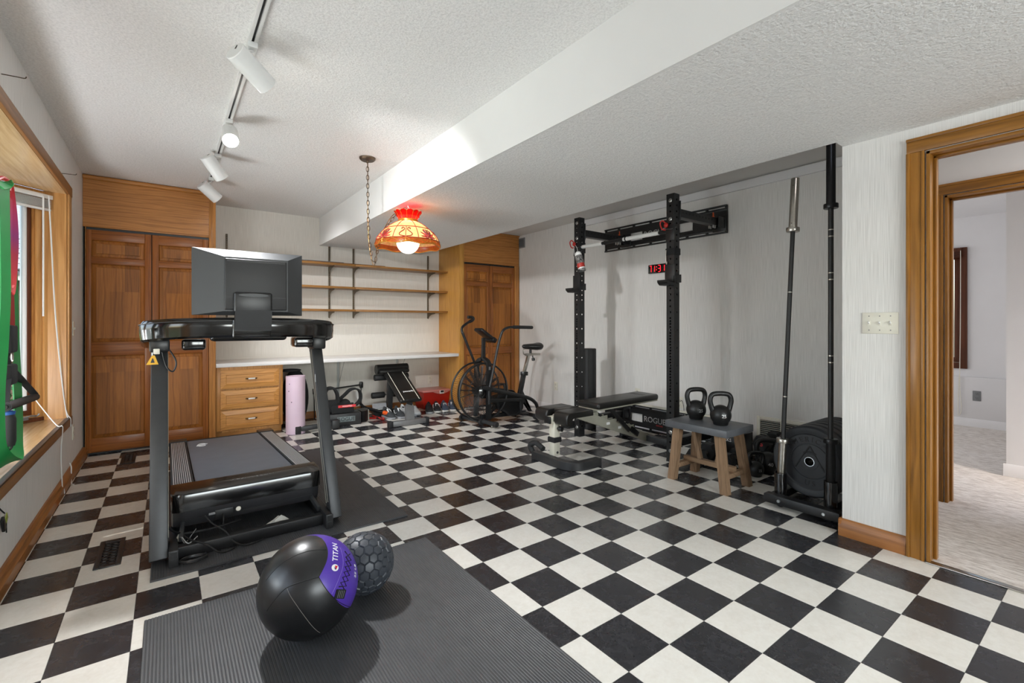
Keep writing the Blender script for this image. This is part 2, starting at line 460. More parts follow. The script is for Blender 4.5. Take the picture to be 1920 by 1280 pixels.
def arc(c, r, a0, a1, n, plane='xz'):
    out = []
    for i in range(n + 1):
        a = a0 + (a1 - a0) * i / n
        p = (r * cos(a), r * sin(a))
        if plane == 'xz': out.append((c[0] + p[0], c[1], c[2] + p[1]))
        elif plane == 'yz': out.append((c[0], c[1] + p[0], c[2] + p[1]))
        else: out.append((c[0] + p[0], c[1] + p[1], c[2]))
    return out
def smooth_path(pts, n=8):
    """Catmull-Rom through the points"""
    P = [Vector(p) for p in pts]; out = []
    for i in range(len(P) - 1):
        p0 = P[max(i - 1, 0)]; p1 = P[i]; p2 = P[i + 1]; p3 = P[min(i + 2, len(P) - 1)]
        for k in range(n):
            t = k / n
            out.append(0.5 * ((2 * p1) + (p2 - p0) * t + (2 * p0 - 5 * p1 + 4 * p2 - p3) * t * t + (3 * p1 - p0 - 3 * p2 + p3) * t ** 3))
    out.append(P[-1]); return out
def proj_px(x, y, z):
    S, Cc = sin(YAW), cos(YAW); d = x * S + y * Cc
    if d < 0.05: return None
    return (PCX + FPX * (x * Cc - y * S) / d, PCY - FPX * (z - CAMH) / d, d)
# ================================================================ SETTING
XL, XS, XB, XE, XW = -0.60, 3.05, 1.56, 2.95, 4.30      # left wall, switch wall, beam face, soffit edge, alcove wall
YN, YA, YC, YB = -2.60, 1.01, 5.65, 6.25                # rear wall, alcove end, closet fronts, back wall
ZC, ZS, ZA = 2.525, 2.18, 2.515                         # ceiling, soffit, alcove ceiling
# ---- floor with one object per tile
fl = MB(); fl.box(XL, XS, YN, YB, -0.06, -0.004); fl.box(XS, XW, YA, YB, -0.06, -0.004)
floor_o = struct('floor', fl, M['grout'])
def clip(r, R):
    a = (max(r[0], R[0]), min(r[1], R[1]), max(r[2], R[2]), min(r[3], R[3]))
    return a if a[1] - a[0] > 0.004 and a[3] - a[2] > 0.004 else None
pieces = []
for i in range(-13, 12):
    for j in range(-21, 21):
        r = (T * (i + 8.53913), T * (i + 9.53913), T * (j + 8.583), T * (j + 9.583))
        wht = (i + j) % 2 == 0
        if r[2] >= YA: regs = [(XL, XW, YN, YB)]
        else: regs = [(XL, XS, YN, YB), (XS + 0.0001, XW, YA, YB)]
        for R in regs:
            c = clip(r, R)
            if c: pieces.append((c, wht))
def tile_mesh(hx, hy, z0=-0.004, g=0.0005, b=0.0007):
    x, y = hx - g, hy - g
    V = [(-x, -y, z0), (x, -y, z0), (x, y, z0), (-x, y, z0), (-x, -y, -b), (x, -y, -b), (x, y, -b), (-x, y, -b),
         (-x + b, -y + b, 0), (x - b, -y + b, 0), (x - b, y - b, 0), (-x + b, y - b, 0)]
    F = []
    for o in (0, 4):
        for k in range(4): F.append((o + k, o + (k + 1) % 4, o + 4 + (k + 1) % 4, o + 4 + k))
    F.append((8, 9, 10, 11)); return V, F
def visible_area(c):
    x, y = (c[0] + c[1]) / 2, (c[2] + c[3]) / 2
    p = proj_px(x, y, 0)
    if p is None or not (-60 < p[0] < 1980 and p[1] < 1330): return 0
    if y > YC - 0.05 and (x < 0.4 or x > 3.25): return 0
    if x < 1.2 and 2.75 < y < 4.6 and x > 0.1: return 0                     # under the treadmill and its mat
    if -0.05 < x < 1.13 and 1.1 < y < 2.3: return 0                         # under the front mat
    a = (c[1] - c[0]) * (c[3] - c[2])
    return a * (CAMH / p[2]) / (p[2] ** 2)
pieces.sort(key=lambda q: -visible_area(q[0]))
full = {}
for wht in (True, False):
    me = bpy.data.meshes.new('tile'); me.from_pydata(*((lambda a: (a[0], [], a[1]))(tile_mesh(T / 2, T / 2)))); me.materials.append(M['tile_w' if wht else 'tile_b']); full[wht] = me
restV, restF, restM = [], [], []
for k, (c, wht) in enumerate(pieces):
    hx, hy = (c[1] - c[0]) / 2, (c[3] - c[2]) / 2; cx, cy = (c[0] + c[1]) / 2, (c[2] + c[3]) / 2
    if k < 300:
        if abs(hx - T / 2) < 1e-4 and abs(hy - T / 2) < 1e-4: me = full[wht]
        else:
            V, F = tile_mesh(hx, hy); me = bpy.data.meshes.new('tile'); me.from_pydata(V, [], F); me.materials.append(M['tile_w' if wht else 'tile_b'])
        o = bpy.data.objects.new('tile', me); link(o); o.location = (cx, cy, 0); o.parent = floor_o
    else:
        V, F = tile_mesh(hx, hy); n = len(restV)
        restV += [(a + cx, b + cy, z) for a, b, z in V]; restF += [tuple(q + n for q in f) for f in F]; restM += [0 if wht else 1] * len(F)
me = bpy.data.meshes.new('tile_field'); me.from_pydata(restV, [], restF); me.materials.append(M['tile_w']); me.materials.append(M['tile_b'])
me.polygons.foreach_set('material_index', restM)
tf = bpy.data.objects.new('tile_field', me); link(tf); tf.parent = floor_o; tf['kind'] = 'stuff'

# ---- walls
wl = MB(); wl.box(-0.72, XL, YN, 1.0, 0, 2.62); wl.box(-0.72, XL, 4.80, YB + 0.1, 0, 2.62)
wl.box(-0.72, XL, 1.0, 4.80, 0, 0.465); wl.box(-0.72, XL, 1.0, 4.80, 2.17, 2.62)
struct('wall_left', wl, M['paper'])
struct('wall_back', MB().box(-0.72, XW + 0.12, YB, YB + 0.12, 0, 2.62), M['paper_back'])
struct('wall_right', MB().box(XW, XW + 0.12, YA - 0.12, YB, 0, 2.62), M['paper'])
ws = MB(); ws.box(XS, XS + 0.12, 0.645, YA, 0, 2.62); ws.box(XS, XS + 0.12, -0.22, 0.645, 2.045, 2.62); ws.box(XS, XS + 0.12, YN, -0.22, 0, 2.62)
ws.box(XS + 0.12, XW, YA - 0.12, YA, 0, 2.62)
struct('wall_switch', ws, M['paper'])
wr = MB(); wr.box(-0.72, 0.0, YN - 0.12, YN, 0, 2.62); wr.box(2.4, XS + 0.12, YN - 0.12, YN, 0, 2.62); wr.box(0.0, 2.4, YN - 0.12, YN, 0, 0.75); wr.box(0.0, 2.4, YN - 0.12, YN, 2.1, 2.62)
struct('wall_rear', wr, M['paper'])
# ---- ceilings
struct('ceiling', MB().box(XL - 0.1, XB + 0.02, YN - 0.1, YB + 0.1, ZC, ZC + 0.1), M['ceiling'])
so = MB(); so.box(XB + 0.012, XE, YN, YB, ZS, ZS + 0.06); so.box(XE, XS + 0.01, YN, YA - 0.003, ZS, ZS + 0.06)
soff = struct('ceiling_soffit', so, M['ceiling'])
obj('soffit_face', MB().box(XB, XB + 0.012, YN, YB, ZS, ZC), M['soffit_face'], soff)
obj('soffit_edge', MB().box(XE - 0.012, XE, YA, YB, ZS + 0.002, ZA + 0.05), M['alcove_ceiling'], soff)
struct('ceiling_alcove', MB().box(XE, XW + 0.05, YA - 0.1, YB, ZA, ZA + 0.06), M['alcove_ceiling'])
# ---- baseboards
def baseboard(name, p0, p1, nrm, h, mat, th=0.016):
    p0, p1, nrm = Vector(p0), Vector(p1), Vector(nrm)
    prof = [(0, 0), (th, 0), (th, h * 0.62), (th * 0.75, h * 0.72), (th * 0.62, h * 0.9), (th * 0.3, h), (0, h)]
    poly = [p0 + nrm * a + Vector((0, 0, b)) for a, b in prof]
    return struct(name, MB().prism(poly, p1 - p0), mat, sharp=30)
baseboard('baseboard_left', (XL, YN, 0), (XL, YC, 0), (1, 0, 0), 0.085, M['base_y'], 0.034)
baseboard('baseboard_back', (1.04, YB, 0), (3.25, YB, 0), (0, -1, 0), 0.085, M['base_x'])
bs = baseboard('baseboard_switch', (XS, 0.725, 0), (XS, YA + 0.014, 0), (-1, 0, 0), 0.095, M['base_y'], 0.018)
obj('baseboard_return', MB().box(XS - 0.016, XS + 0.2, YA, YA + 0.016, 0, 0.092, 0.004), M['base_x'], bs)
baseboard('baseboard_alcove', (XW, YA, 0), (XW, YC, 0), (-1, 0, 0), 0.075, M['white_paint'], 0.012)
baseboard('baseboard_switch_wall_rear', (XS, YN, 0), (XS, -0.31, 0), (-1, 0, 0), 0.085, M['base_y'])

# ---- first doorway (to the hall) and second doorway
def doorway(name, X, ya, yb, zt, wide, mat_z, mat_y, both=True):
    d = MB(); o = bpy.data.objects.new(name, None); link(o); WM[o.name] = Matrix.Identity(4); o['kind'] = 'structure'
    fx = X - 0.018
    for s_, y in ((1, ya), (-1, yb)):
        m = MB(); y2 = y + s_ * wide
        m.box(fx, X, min(y + s_ * 0.0065, y2 - s_ * 0.001), max(y + s_ * 0.0065, y2 - s_ * 0.001), 0.0005, zt + 0.0050, 0.002)
        m.box(fx - 0.006, X, min(y2 - s_ * 0.0155, y2), max(y2 - s_ * 0.0155, y2), 0, zt + 0.0055, 0.003)
        m.box(fx - 0.004, X, min(y + s_ * 0.006, y + s_ * 0.0195), max(y + s_ * 0.006, y + s_ * 0.0195), 0, zt + 0.0055, 0.003)
        obj('casing', m, mat_z, o)
        obj('door_jamb', MB().box(X - 0.016, X + 0.124, min(y, y - s_ * 0.016), max(y, y - s_ * 0.016), 0, zt, 0.002), mat_z, o)
        obj('door_stop', MB().box(X + 0.045, X + 0.082, min(y - s_ * 0.016, y - s_ * 0.028), max(y - s_ * 0.016, y - s_ * 0.028), 0, zt - 0.014, 0.002), mat_z, o)
    m = MB(); m.box(fx, X, yb - wide + 0.001, ya + wide - 0.001, zt + 0.006, zt + wide - 0.001, 0.003); m.box(fx - 0.006, X, yb - wide, ya + wide, zt + wide - 0.016, zt + wide, 0.003)
    obj('head_casing', m, mat_y, o)
    obj('head_jamb', MB().box(X - 0.016, X + 0.124, yb, ya, zt - 0.016, zt, 0.002), mat_y, o)
    obj('head_stop', MB().box(X + 0.045, X + 0.082, yb + 0.016, ya - 0.016, zt - 0.028, zt - 0.016, 0.002), mat_y, o)
    return o
doorway('door_1', XS, 0.645, -0.22, 2.045, 0.078, M['casing_z'], M['casing_y'])
doorway('door_2', 4.15, 0.785, -0.10, 2.035, 0.075, M['casing_z'], M['casing_y'])
struct('trim_1', MB().box(3.02, 3.062, -0.22, 0.645, 0.0002, 0.006, 0.002), M['steel'])
# ---- hall and the room across it
hf = MB(); hf.box(3.06, 4.425, -1.2, YA - 0.125, -0.02, 0.004); hf.box(4.425, 7.6, -1.2, 4.2, -0.02, 0.004); struct('floor_carpet', hf, M['carpet'])
h = MB(); h.box(4.15, 4.27, 0.785, 0.95, 0, 2.5); h.box(4.15, 4.27, -0.10, 0.785, 2.035, 2.5); h.box(4.15, 4.27, -1.2, -0.10, 0, 2.5)
struct('wall_hall', h, M['white_paint'])
struct('ceiling_hall', MB().box(3.17, 4.27, -1.3, 0.9, 2.44, 2.5), M['white_paint'])
struct('wall_hall_end', MB().box(3.17, 4.27, -1.3, -1.2, 0, 2.5), M['white_paint'])
fw = MB(); fw.box(7.5, 7.6, -1.2, 1.24, 0, 2.5); fw.box(7.5, 7.6, 1.24, 2.5, 0, 0.68); fw.box(7.5, 7.6, 1.24, 2.5, 2.06, 2.5); fw.box(7.5, 7.6, 2.5, 4.2, 0, 2.5)
struct('wall_far', fw, M['white_paint'])
struct('wall_far_ledge', MB().box(7.44, 7.5, 0.6, 4.2, 0, 0.57, 0.006), M['white_paint'])
struct('wall_far_corner', MB().box(5.24, 7.5, -1.2, 0.635, 0, 2.5), M['white_paint'])
struct('wall_far_side', MB().box(4.42, 7.6, 4.2, 4.3, 0, 2.5), M['white_paint'])
struct('ceiling_far', MB().box(4.27, 7.6, -1.3, 4.3, 2.43, 2.5), M['white_paint'])
baseboard('baseboard_far', (7.44, 0.635, 0.004), (7.44, 4.2, 0.004), (-1, 0, 0), 0.09, M['white_paint'])
baseboard('baseboard_corner', (5.24, -1.2, 0.004), (5.24, 0.65, 0.004), (-1, 0, 0), 0.095, M['white_paint'])
w3 = bpy.data.objects.new('window_3', None); link(w3); WM[w3.name] = Matrix.Identity(4); w3['kind'] = 'structure'
for y0, y1, z0, z1 in ((1.222, 1.29, 0.66, 2.08), (2.44, 2.51, 0.66, 2.08), (1.29, 2.44, 0.66, 0.73), (1.29, 2.44, 2.01, 2.08)):
    obj('casing', MB().box(7.478, 7.5, y0, y1, z0, z1, 0.004), M['walnut'], w3)
for y0, y1, z0, z1 in ((1.29, 1.34, 0.73, 2.01), (1.84, 1.90, 0.73, 2.01), (2.39, 2.44, 0.73, 2.01), (1.34, 2.39, 0.73, 0.79), (1.34, 2.39, 1.95, 2.01)):
    obj('sash', MB().box(7.52, 7.56, y0, y1, z0, z1, 0.004), M['walnut'], w3)
obj('pane', MB().box(7.538, 7.542, 1.34, 2.39, 0.79, 1.95), M['glass'], w3)
# brown blind of that window, wand and cord
bl = thing('window_blind', 'raised brown blind at the window of the room across the hall', 'blind', (7.47, 1.85, 2.0))
obj('headrail', MB().box(7.44, 7.475, 1.27, 2.43, 2.03, 2.07, 0.004), M['walnut'], bl)
for k in range(8): obj('slat', MB().box(7.44, 7.475, 1.27, 2.43, 1.965 + k * 0.008, 1.970 + k * 0.008), M['walnut'], bl)
obj('wand', MB().cyl((7.435, 1.335, 2.04), (7.435, 1.335, 1.28), 0.006, seg=8), M['white_plastic'], bl)
obj('cord', MB().tube(smooth_path([(7.43, 1.27, 2.04), (7.43, 1.272, 1.2), (7.42, 1.275, 0.5), (7.42, 1.262, 0.2), (7.42, 1.285, 0.12), (7.42, 1.29, 0.25), (7.425, 1.28, 0.6)], 6), 0.0035, 6), M['ivory'], bl)
ot = thing('power_outlet', 'grey duplex outlet on the white wall of the room across the hall', 'outlet', (7.44, 1.135, 0.36), 0)
def outlet(root, c, nrm, mat_plate, w_=0.07, h_=0.115):
    c, nrm = Vector(c), Vector(nrm); side = Vector((0, 0, 1)).cross(nrm)
    R = Matrix((side, nrm, Vector((0, 0, 1)))).transposed()
    obj('cover_plate', MB().obox(c + nrm * 0.003, (w_, 0.006, h_), R, 0.0025), mat_plate, root)
    for s_ in (1, -1):
        obj('socket', MB().obox(c + nrm * 0.0065 + Vector((0, 0, s_ * 0.026)), (0.034, 0.004, 0.03), R, 0.0015), mat_plate, root)
        m = MB()
        for q in (-1, 1): m.obox(c + nrm * 0.0087 + side * q * 0.007 + Vector((0, 0, s_ * 0.026 + 0.004)), (0.0025, 0.001, 0.011), R)
        m.obox(c + nrm * 0.0087 + Vector((0, 0, s_ * 0.026 - 0.008)), (0.005, 0.001, 0.005), R)
        obj('slot', m, M['black_plastic'], root)
outlet(ot, (7.44, 1.135, 0.36), (-1, 0, 0), M['grey_print'])

# ---- bay window in the left wall
w1 = bpy.data.objects.new('window_1', None); link(w1); WM[w1.name] = Matrix.Identity(4); w1['kind'] = 'structure'
Z0, Z1 = 0.485, 2.15
bay = [(XL + 0.004, 1.0), (XL + 0.004, 4.80), (-0.68, 4.80), (-1.20, 4.28), (-1.20, 1.52), (-0.68, 1.0)]
bay_o = [(-0.72, 1.0), (-0.72, 4.80), (-0.70, 4.85), (-1.26, 4.31), (-1.26, 1.49), (-0.70, 0.95)]
obj('head_board', MB().prism([(x, y, Z1) for x, y in bay], (0, 0, 0.02)), M['win_board'], w1)
obj('sill_board', MB().prism([(x, y, Z0 - 0.02) for x, y in bay], (0, 0, 0.02)), M['win_board'], w1)
obj('bay_roof', MB().prism([(x, y, Z1 + 0.02) for x, y in bay_o], (0, 0, 0.12)), M['fence'], w1)
obj('bay_base', MB().prism([(x, y, Z0 - 0.25) for x, y in bay_o], (0, 0, 0.23)), M['fence'], w1)
for y0, y1 in ((4.784, 4.799), (1.001, 1.016)):
    obj('jamb_board', MB().box(-0.70, XL + 0.004, y0, y1, Z0, Z1), M['win_z'], w1)
CX0, CX1 = XL, XL + 0.018
obj('casing', MB().box(CX0, CX1, 4.80, 4.915, 0.42, 2.222, 0.004), M['win_z'], w1)
obj('casing', MB().box(CX0, CX1, 0.885, 1.0, 0.42, 2.222, 0.004), M['win_z'], w1)
obj('head_casing', MB().box(CX0, CX1 + 0.004, 0.885, 4.915, 2.152, 2.226, 0.005), M['win_y'], w1)
obj('apron_casing', MB().box(CX0, CX1 + 0.004, 0.885, 4.915, 0.415, 0.483, 0.005), M['win_y'], w1)
obj('sill_edge', MB().box(XL - 0.002, CX1 + 0.008, 1.0, 4.80, 0.477, 0.487, 0.002), M['black_plastic'], w1)
def wing(P0, u, length, cuts):
    P0 = Vector((P0[0], P0[1], 0)); u = Vector((u[0], u[1], 0)).normalized(); n = Vector((-u.y, u.x, 0))   # n into the room
    if n.x < 0: n = -n
    R = Matrix((u, n, Vector((0, 0, 1)))).transposed()
    def bx(name, s0, s1, n0, n1, z0, z1, mat, bev=0.003):
        c = P0 + u * ((s0 + s1) / 2) + n * ((n0 + n1) / 2) + Vector((0, 0, (z0 + z1) / 2))
        return obj(name, MB().obox(c, (abs(s1 - s0), abs(n1 - n0), abs(z1 - z0)), R, bev), mat, w1)
    ends = [0.0] + cuts + [length]
    for a, b in zip(ends[:-1], ends[1:]):
        for k, (s0, s1, n0, n1, mt) in enumerate(((0.008, 0.044, -0.10, 0.0, 'win_z'), (0.047, 0.082, -0.10, -0.014, 'win_z'), (0.084, 0.098, -0.09, -0.026, 'oak_z'), (0.099, 0.122, -0.09, -0.034, 'walnut'), (0.122, 0.139, -0.08, -0.040, 'white_plastic'))):
            nm = ('frame_stile', 'frame_stile', 'frame_bead', 'sash_stile', 'sash_edge')[k]
            bx(nm, a + s0, a + s1, n0, n1, Z0, Z1, M[mt]); bx(nm, b - s1, b - s0, n0, n1, Z0, Z1, M[mt])
        bx('bottom_rail', a + 0.044, b - 0.044, -0.10, 0.0, Z0, Z0 + 0.028, M['walnut']); bx('bottom_rail', a + 0.05, b - 0.05, -0.10, -0.02, Z0 + 0.028, Z0 + 0.05, M['win_z'])
        bx('sash_rail', a + 0.1, b - 0.1, -0.09, -0.036, Z0 + 0.05, Z0 + 0.085, M['walnut']); bx('sash_edge', a + 0.13, b - 0.13, -0.08, -0.042, Z0 + 0.085, Z0 + 0.102, M['white_plastic'])
        bx('top_rail', a + 0.044, b - 0.044, -0.10, 0.0, Z1 - 0.05, Z1, M['win_z']); bx('sash_rail', a + 0.1, b - 0.1, -0.09, -0.036, Z1 - 0.085, Z1 - 0.05, M['walnut'])
        bx('pane', a + 0.135, b - 0.135, -0.064, -0.060, Z0 + 0.09, Z1 - 0.08, M['glass'], 0)
    return P0, u, n, R
WP, WU, WN, WR = wing((-0.68, 4.80), (-0.7071, -0.7071), 0.735, [])
wing((-1.20, 4.28), (0, -1), 2.76, [0.92, 1.84]); wing((-1.20, 1.52), (0.7071, -0.7071), 0.735, [])
def wpt(s_, n_, z_): return WP + WU * s_ + WN * n_ + Vector((0, 0, z_))
cm = MB(); cm.obox(wpt(0.2, 0.012, Z0 + 0.035), (0.09, 0.02, 0.022), WR, 0.004)
cm.tube(smooth_path([wpt(0.19, 0.02, Z0 + 0.046), wpt(0.15, 0.034, Z0 + 0.052), wpt(0.115, 0.03, Z0 + 0.046), wpt(0.10, 0.035, Z0 + 0.06)], 5), 0.006, 8)
cm.tube(smooth_path([wpt(0.235, 0.02, Z0 + 0.04), wpt(0.255, 0.03, Z0 + 0.055), wpt(0.215, 0.036, Z0 + 0.05)], 5), 0.006, 8)
obj('crank_handle', cm, M['grey_steel'], w1)
# white mini blind on the angled bay pane
mb_ = thing('window_blind', 'raised white mini blind on the angled pane of the bay window', 'blind', wpt(0.3, 0.02, 2.05))
def wbox(s0, s1, n0, n1, z0, z1, bev=0.0): return MB().obox(wpt((s0 + s1) / 2, (n0 + n1) / 2, (z0 + z1) / 2), (s1 - s0, n1 - n0, z1 - z0), WR, bev)
obj('headrail', wbox(0.012, 0.72, 0.004, 0.034, 2.092, 2.122, 0.003), M['white_plastic'], mb_)
for k in range(9): obj('slat', wbox(0.022, 0.71, 0.006, 0.031, 2.028 + k * 0.0068, 2.0295 + k * 0.0068), M['white_plastic'], mb_)
obj('bottom_rail', wbox(0.022, 0.71, 0.006, 0.031, 2.006, 2.022, 0.003), M['white_plastic'], mb_)
obj('wand', MB().cyl(wpt(0.083, 0.044, 2.10), wpt(0.083, 0.044, 1.24), 0.0055, seg=8), M['white_plastic'], mb_)
obj('cord', MB().tube(smooth_path([wpt(0.045, 0.042, 2.11), wpt(0.035, 0.05, 1.8), wpt(0.012, 0.06, 1.2), (-0.60, 4.782, 0.55), (-0.572, 4.77, 0.482), (-0.572, 4.775, 0.42)], 6), 0.0032, 6), M['white_plastic'], mb_)
obj('cord', MB().tube(smooth_path([wpt(0.048, 0.042, 2.11), wpt(0.04, 0.052, 1.8), wpt(0.017, 0.062, 1.2), (-0.605, 4.776, 0.60), (-0.572, 4.765, 0.483)], 6), 0.0032, 6), M['white_plastic'], mb_)
c2 = mb_
obj('cord', MB().tube(smooth_path([(-0.80, 4.50, 0.84), (-0.70, 4.46, 0.66), (-0.60, 4.41, 0.50), (-0.570, 4.405, 0.488), (-0.570, 4.42, 0.44), (-0.580, 4.44, 0.30), (-0.576, 4.45, 0.10), (-0.574, 4.455, 0.05)], 7), 0.003, 6), M['white_plastic'], c2)
obj('tassel', MB().lathe([(0.003, 0.05), (0.007, 0.045), (0.011, 0.02), (0.010, 0.012), (0.0, 0.010)], (-0.572, 4.456, 0.0), seg=12), M['white_plastic'], c2)
obj('cord', MB().tube(smooth_path([(-0.586, 4.86, 0.13), (-0.576, 4.84, 0.10), (-0.572, 4.80, 0.04), (-0.560, 4.72, 0.006), (-0.545, 4.69, 0.006)], 6), 0.004, 6), M['white_plastic'], mb_)

# ---- unseen rear window, added to carry the fill light
w2 = bpy.data.objects.new('added_rear_window', None); link(w2); WM[w2.name] = Matrix.Identity(4); w2['kind'] = 'structure'
for x0, x1, z0, z1 in ((-0.08, 0.0, 0.67, 2.18), (2.4, 2.48, 0.67, 2.18), (0.0, 2.4, 2.1, 2.18), (0.0, 2.4, 0.67, 0.75)):
    obj('casing', MB().box(x0, x1, YN, YN + 0.018, z0, z1, 0.004), M['oak_x'], w2)
for x0, x1 in ((0.0, 0.06), (1.17, 1.23), (2.34, 2.4)): obj('sash', MB().box(x0, x1, YN - 0.08, YN - 0.03, 0.75, 2.1, 0.004), M['oak_z'], w2)
for z0, z1 in ((0.75, 0.81), (2.04, 2.1)): obj('sash', MB().box(0.06, 2.34, YN - 0.08, YN - 0.03, z0, z1, 0.004), M['oak_x'], w2)
obj('pane', MB().box(0.06, 2.34, YN - 0.057, YN - 0.053, 0.81, 2.04), M['glass'], w2)

# ================================================================ OUTSIDE: the neighbour's house and the planting seen through the bay
nh = thing('neighbour_house', 'house next door with grey shingled roof and board siding seen through bay window', 'house', (-1.6, 9.5, 0))
def along(t, d, z):      # t along the facade, d towards us
    a = Vector((-3.2, 10.6, 0)); u = Vector((0.93, 0.36, 0)).normalized(); n = Vector((u.y, -u.x, 0))
    return a + u * t + n * d + Vector((0, 0, z))
HU = Vector((0.93, 0.36, 0)).normalized(); HN = Vector((HU.y, -HU.x, 0)); HR = Matrix((HU, HN, Vector((0, 0, 1)))).transposed()
obj('wall', MB().obox(along(1.2, -0.15, 1.0), (6.5, 0.2, 2.2), HR), M['fence'], nh)
for k in range(12):
    obj('siding_board', MB().obox(along(1.2, 0.0 + 0.004 * (k % 2), -0.03 + k * 0.155), (6.5, 0.03, 0.148), HR, 0.004), M['fence'], nh)
obj('fascia', MB().obox(along(1.2, 0.34, 1.98), (6.6, 0.04, 0.2), HR), plain('weathered_white_fascia', (206, 202, 192), 0.7), nh)
obj('downpipe', MB().cyl(along(-1.2, 0.06, 0.92), along(3.2, 0.06, 0.92), 0.02, seg=8), M['white_plastic'], nh)
msh = plain('grey_shingle', (134, 134, 138), 0.9, 0, 0.22, 12, bump=0.3, bscale=60)
sl = 0.62
obj('roof_deck', MB().obox(along(1.2, -1.25, 2.92), (6.6, 3.8, 0.05), HR @ Matrix.Rotation(-sl * 0.83, 3, 'X')), msh, nh)
for k in range(15):
    d = 0.42 - k * 0.20; z = 2.06 + k * 0.105
    for q in range(6):
        obj('shingle_strip', MB().obox(along(-1.2 + q * 0.95 + (0.3 if k % 2 else 0), d - 0.1, z + 0.045), (0.945, 0.25, 0.014), HR @ Matrix.Rotation(-0.42, 3, 'X')), msh, nh)
leafs = [plain('leaf_light', (126, 164, 62), 0.5, 0, 0.2, 9), plain('leaf_dark', (62, 104, 44), 0.5, 0, 0.2, 9)]
def shrub(name, label, c, r, n, size, mat, seed):
    rnd = random.Random(seed); t = thing(name, label, 'shrub', (c[0], c[1], 0), 0)
    st = MB()
    for k in range(9):
        a = rnd.uniform(0, 6.28); st.tube(smooth_path([(c[0], c[1], -0.1), (c[0] + 0.3 * r[0] * cos(a), c[1] + 0.3 * r[1] * sin(a), c[2]), (c[0] + 0.75 * r[0] * cos(a), c[1] + 0.75 * r[1] * sin(a), c[2] + r[2] * rnd.uniform(-0.2, 0.7))], 4), 0.012, 5)
    obj('stem', st, M['walnut'], t)
    m = MB()
    for k in range(n):
        while True:
            p = Vector((rnd.uniform(-1, 1), rnd.uniform(-1, 1), rnd.uniform(-1, 1)))
            if 0.35 < p.length < 1: break
        p = Vector(c) + Vector((p.x * r[0], p.y * r[1], p.z * r[2]))
        if p.z < 0.02: continue
        q = Quaternion((rnd.gauss(0, 1), rnd.gauss(0, 1), rnd.gauss(0, 1), rnd.gauss(0, 1))).normalized().to_matrix()
        s_ = size * rnd.uniform(0.6, 1.2)
        lf = [(0, 0, 0), (0.28 * s_, 0.35 * s_, 0.06 * s_), (0.22 * s_, 0.7 * s_, 0.02 * s_), (0, s_, -0.08 * s_), (-0.22 * s_, 0.7 * s_, 0.02 * s_), (-0.28 * s_, 0.35 * s_, 0.06 * s_)]
        m.add([p + q @ Vector(v) for v in lf], [(0, 1, 2, 3), (0, 3, 4, 5)])
    f = obj('foliage', m, mat, t); f['kind'] = 'stuff'
    return t
shrub('garden_shrub', 'light green leafy shrub close outside the bay window', (-1.75, 6.2, 0.45), (0.55, 0.8, 0.55), 1500, 0.11, leafs[0], 3)
shrub('garden_shrub', 'dark green shrub against the siding of the house next door', (-2.2, 8.3, 0.4), (0.9, 0.9, 0.75), 1600, 0.12, leafs[1], 5)
tr = thing('garden_tree', 'sunlit tree rising beyond the roof of the house next door', 'tree', (-5.5, 17.5, 0))
obj('trunk', MB().tube(smooth_path([(-5.5, 17.5, -0.2), (-5.45, 17.4, 2.5), (-5.6, 17.6, 5.0)], 6), [0.25] * 6 + [0.16] * 7, 10), M['walnut'], tr)
mt = MB(); rnd = random.Random(9)
for k in range(2200):
    while True:
        p = Vector((rnd.uniform(-1, 1), rnd.uniform(-1, 1), rnd.uniform(-1, 1)))
        if 0.3 < p.length < 1: break
    p = Vector((-5.5 + p.x * 2.6, 17.5 + p.y * 2.6, 6.0 + p.z * 2.8)); q = Quaternion((rnd.gauss(0, 1), rnd.gauss(0, 1), rnd.gauss(0, 1), rnd.gauss(0, 1))).normalized().to_matrix(); s_ = 0.34
    mt.add([p + q @ Vector(v) for v in [(0, 0, 0), (0.3 * s_, 0.4 * s_, 0), (0, s_, 0), (-0.3 * s_, 0.4 * s_, 0)]], [(0, 1, 2, 3)])
fo = obj('foliage', mt, plain('leaf_yellow', (186, 190, 66), 0.5, 0, 0.2, 4), tr); fo['kind'] = 'stuff'
st_ = thing('added_shade_tree', 'unseen leafy tree added outside the bay window to block the sun', 'tree', (-6.8, 3.0, 0))  # out of view, added to block most of the sun
obj('trunk', MB().tube(smooth_path([(-7.4, 3.0, -0.2), (-7.3, 3.0, 4.0), (-7.0, 3.1, 8.5)], 6), [0.22] * 6 + [0.14] * 7, 10), M['walnut'], st_)
mt = MB(); rnd = random.Random(21)
for k in range(1500):
    y = rnd.uniform(-1.8, 7.4)
    if 2.62 < y < 3.62 and not (3.0 < y < 3.16): continue  # gap shaped to let sun patches reach the floor
    u = rnd.uniform(-1.5, 1.5); p = Vector((-6.6 + u, y, 10.8 + u * 0.3 + rnd.uniform(-1.2, 1.2)))
    q = Quaternion((rnd.gauss(0, 1), rnd.gauss(0, 1), rnd.gauss(0, 1), rnd.gauss(0, 1))).normalized().to_matrix(); s_ = 0.5
    mt.add([p + q @ Vector(v) for v in [(0, 0, 0), (0.35 * s_, 0.4 * s_, 0), (0, s_, 0), (-0.35 * s_, 0.4 * s_, 0)]], [(0, 1, 2, 3)])
fo = obj('foliage', mt, leafs[1], st_); fo['kind'] = 'stuff'
struct('ground', MB().box(-14, -1.3, -6, 24, -0.2, -0.1), plain('garden_ground', (96, 104, 66), 0.95, 0, 0.3, 3))
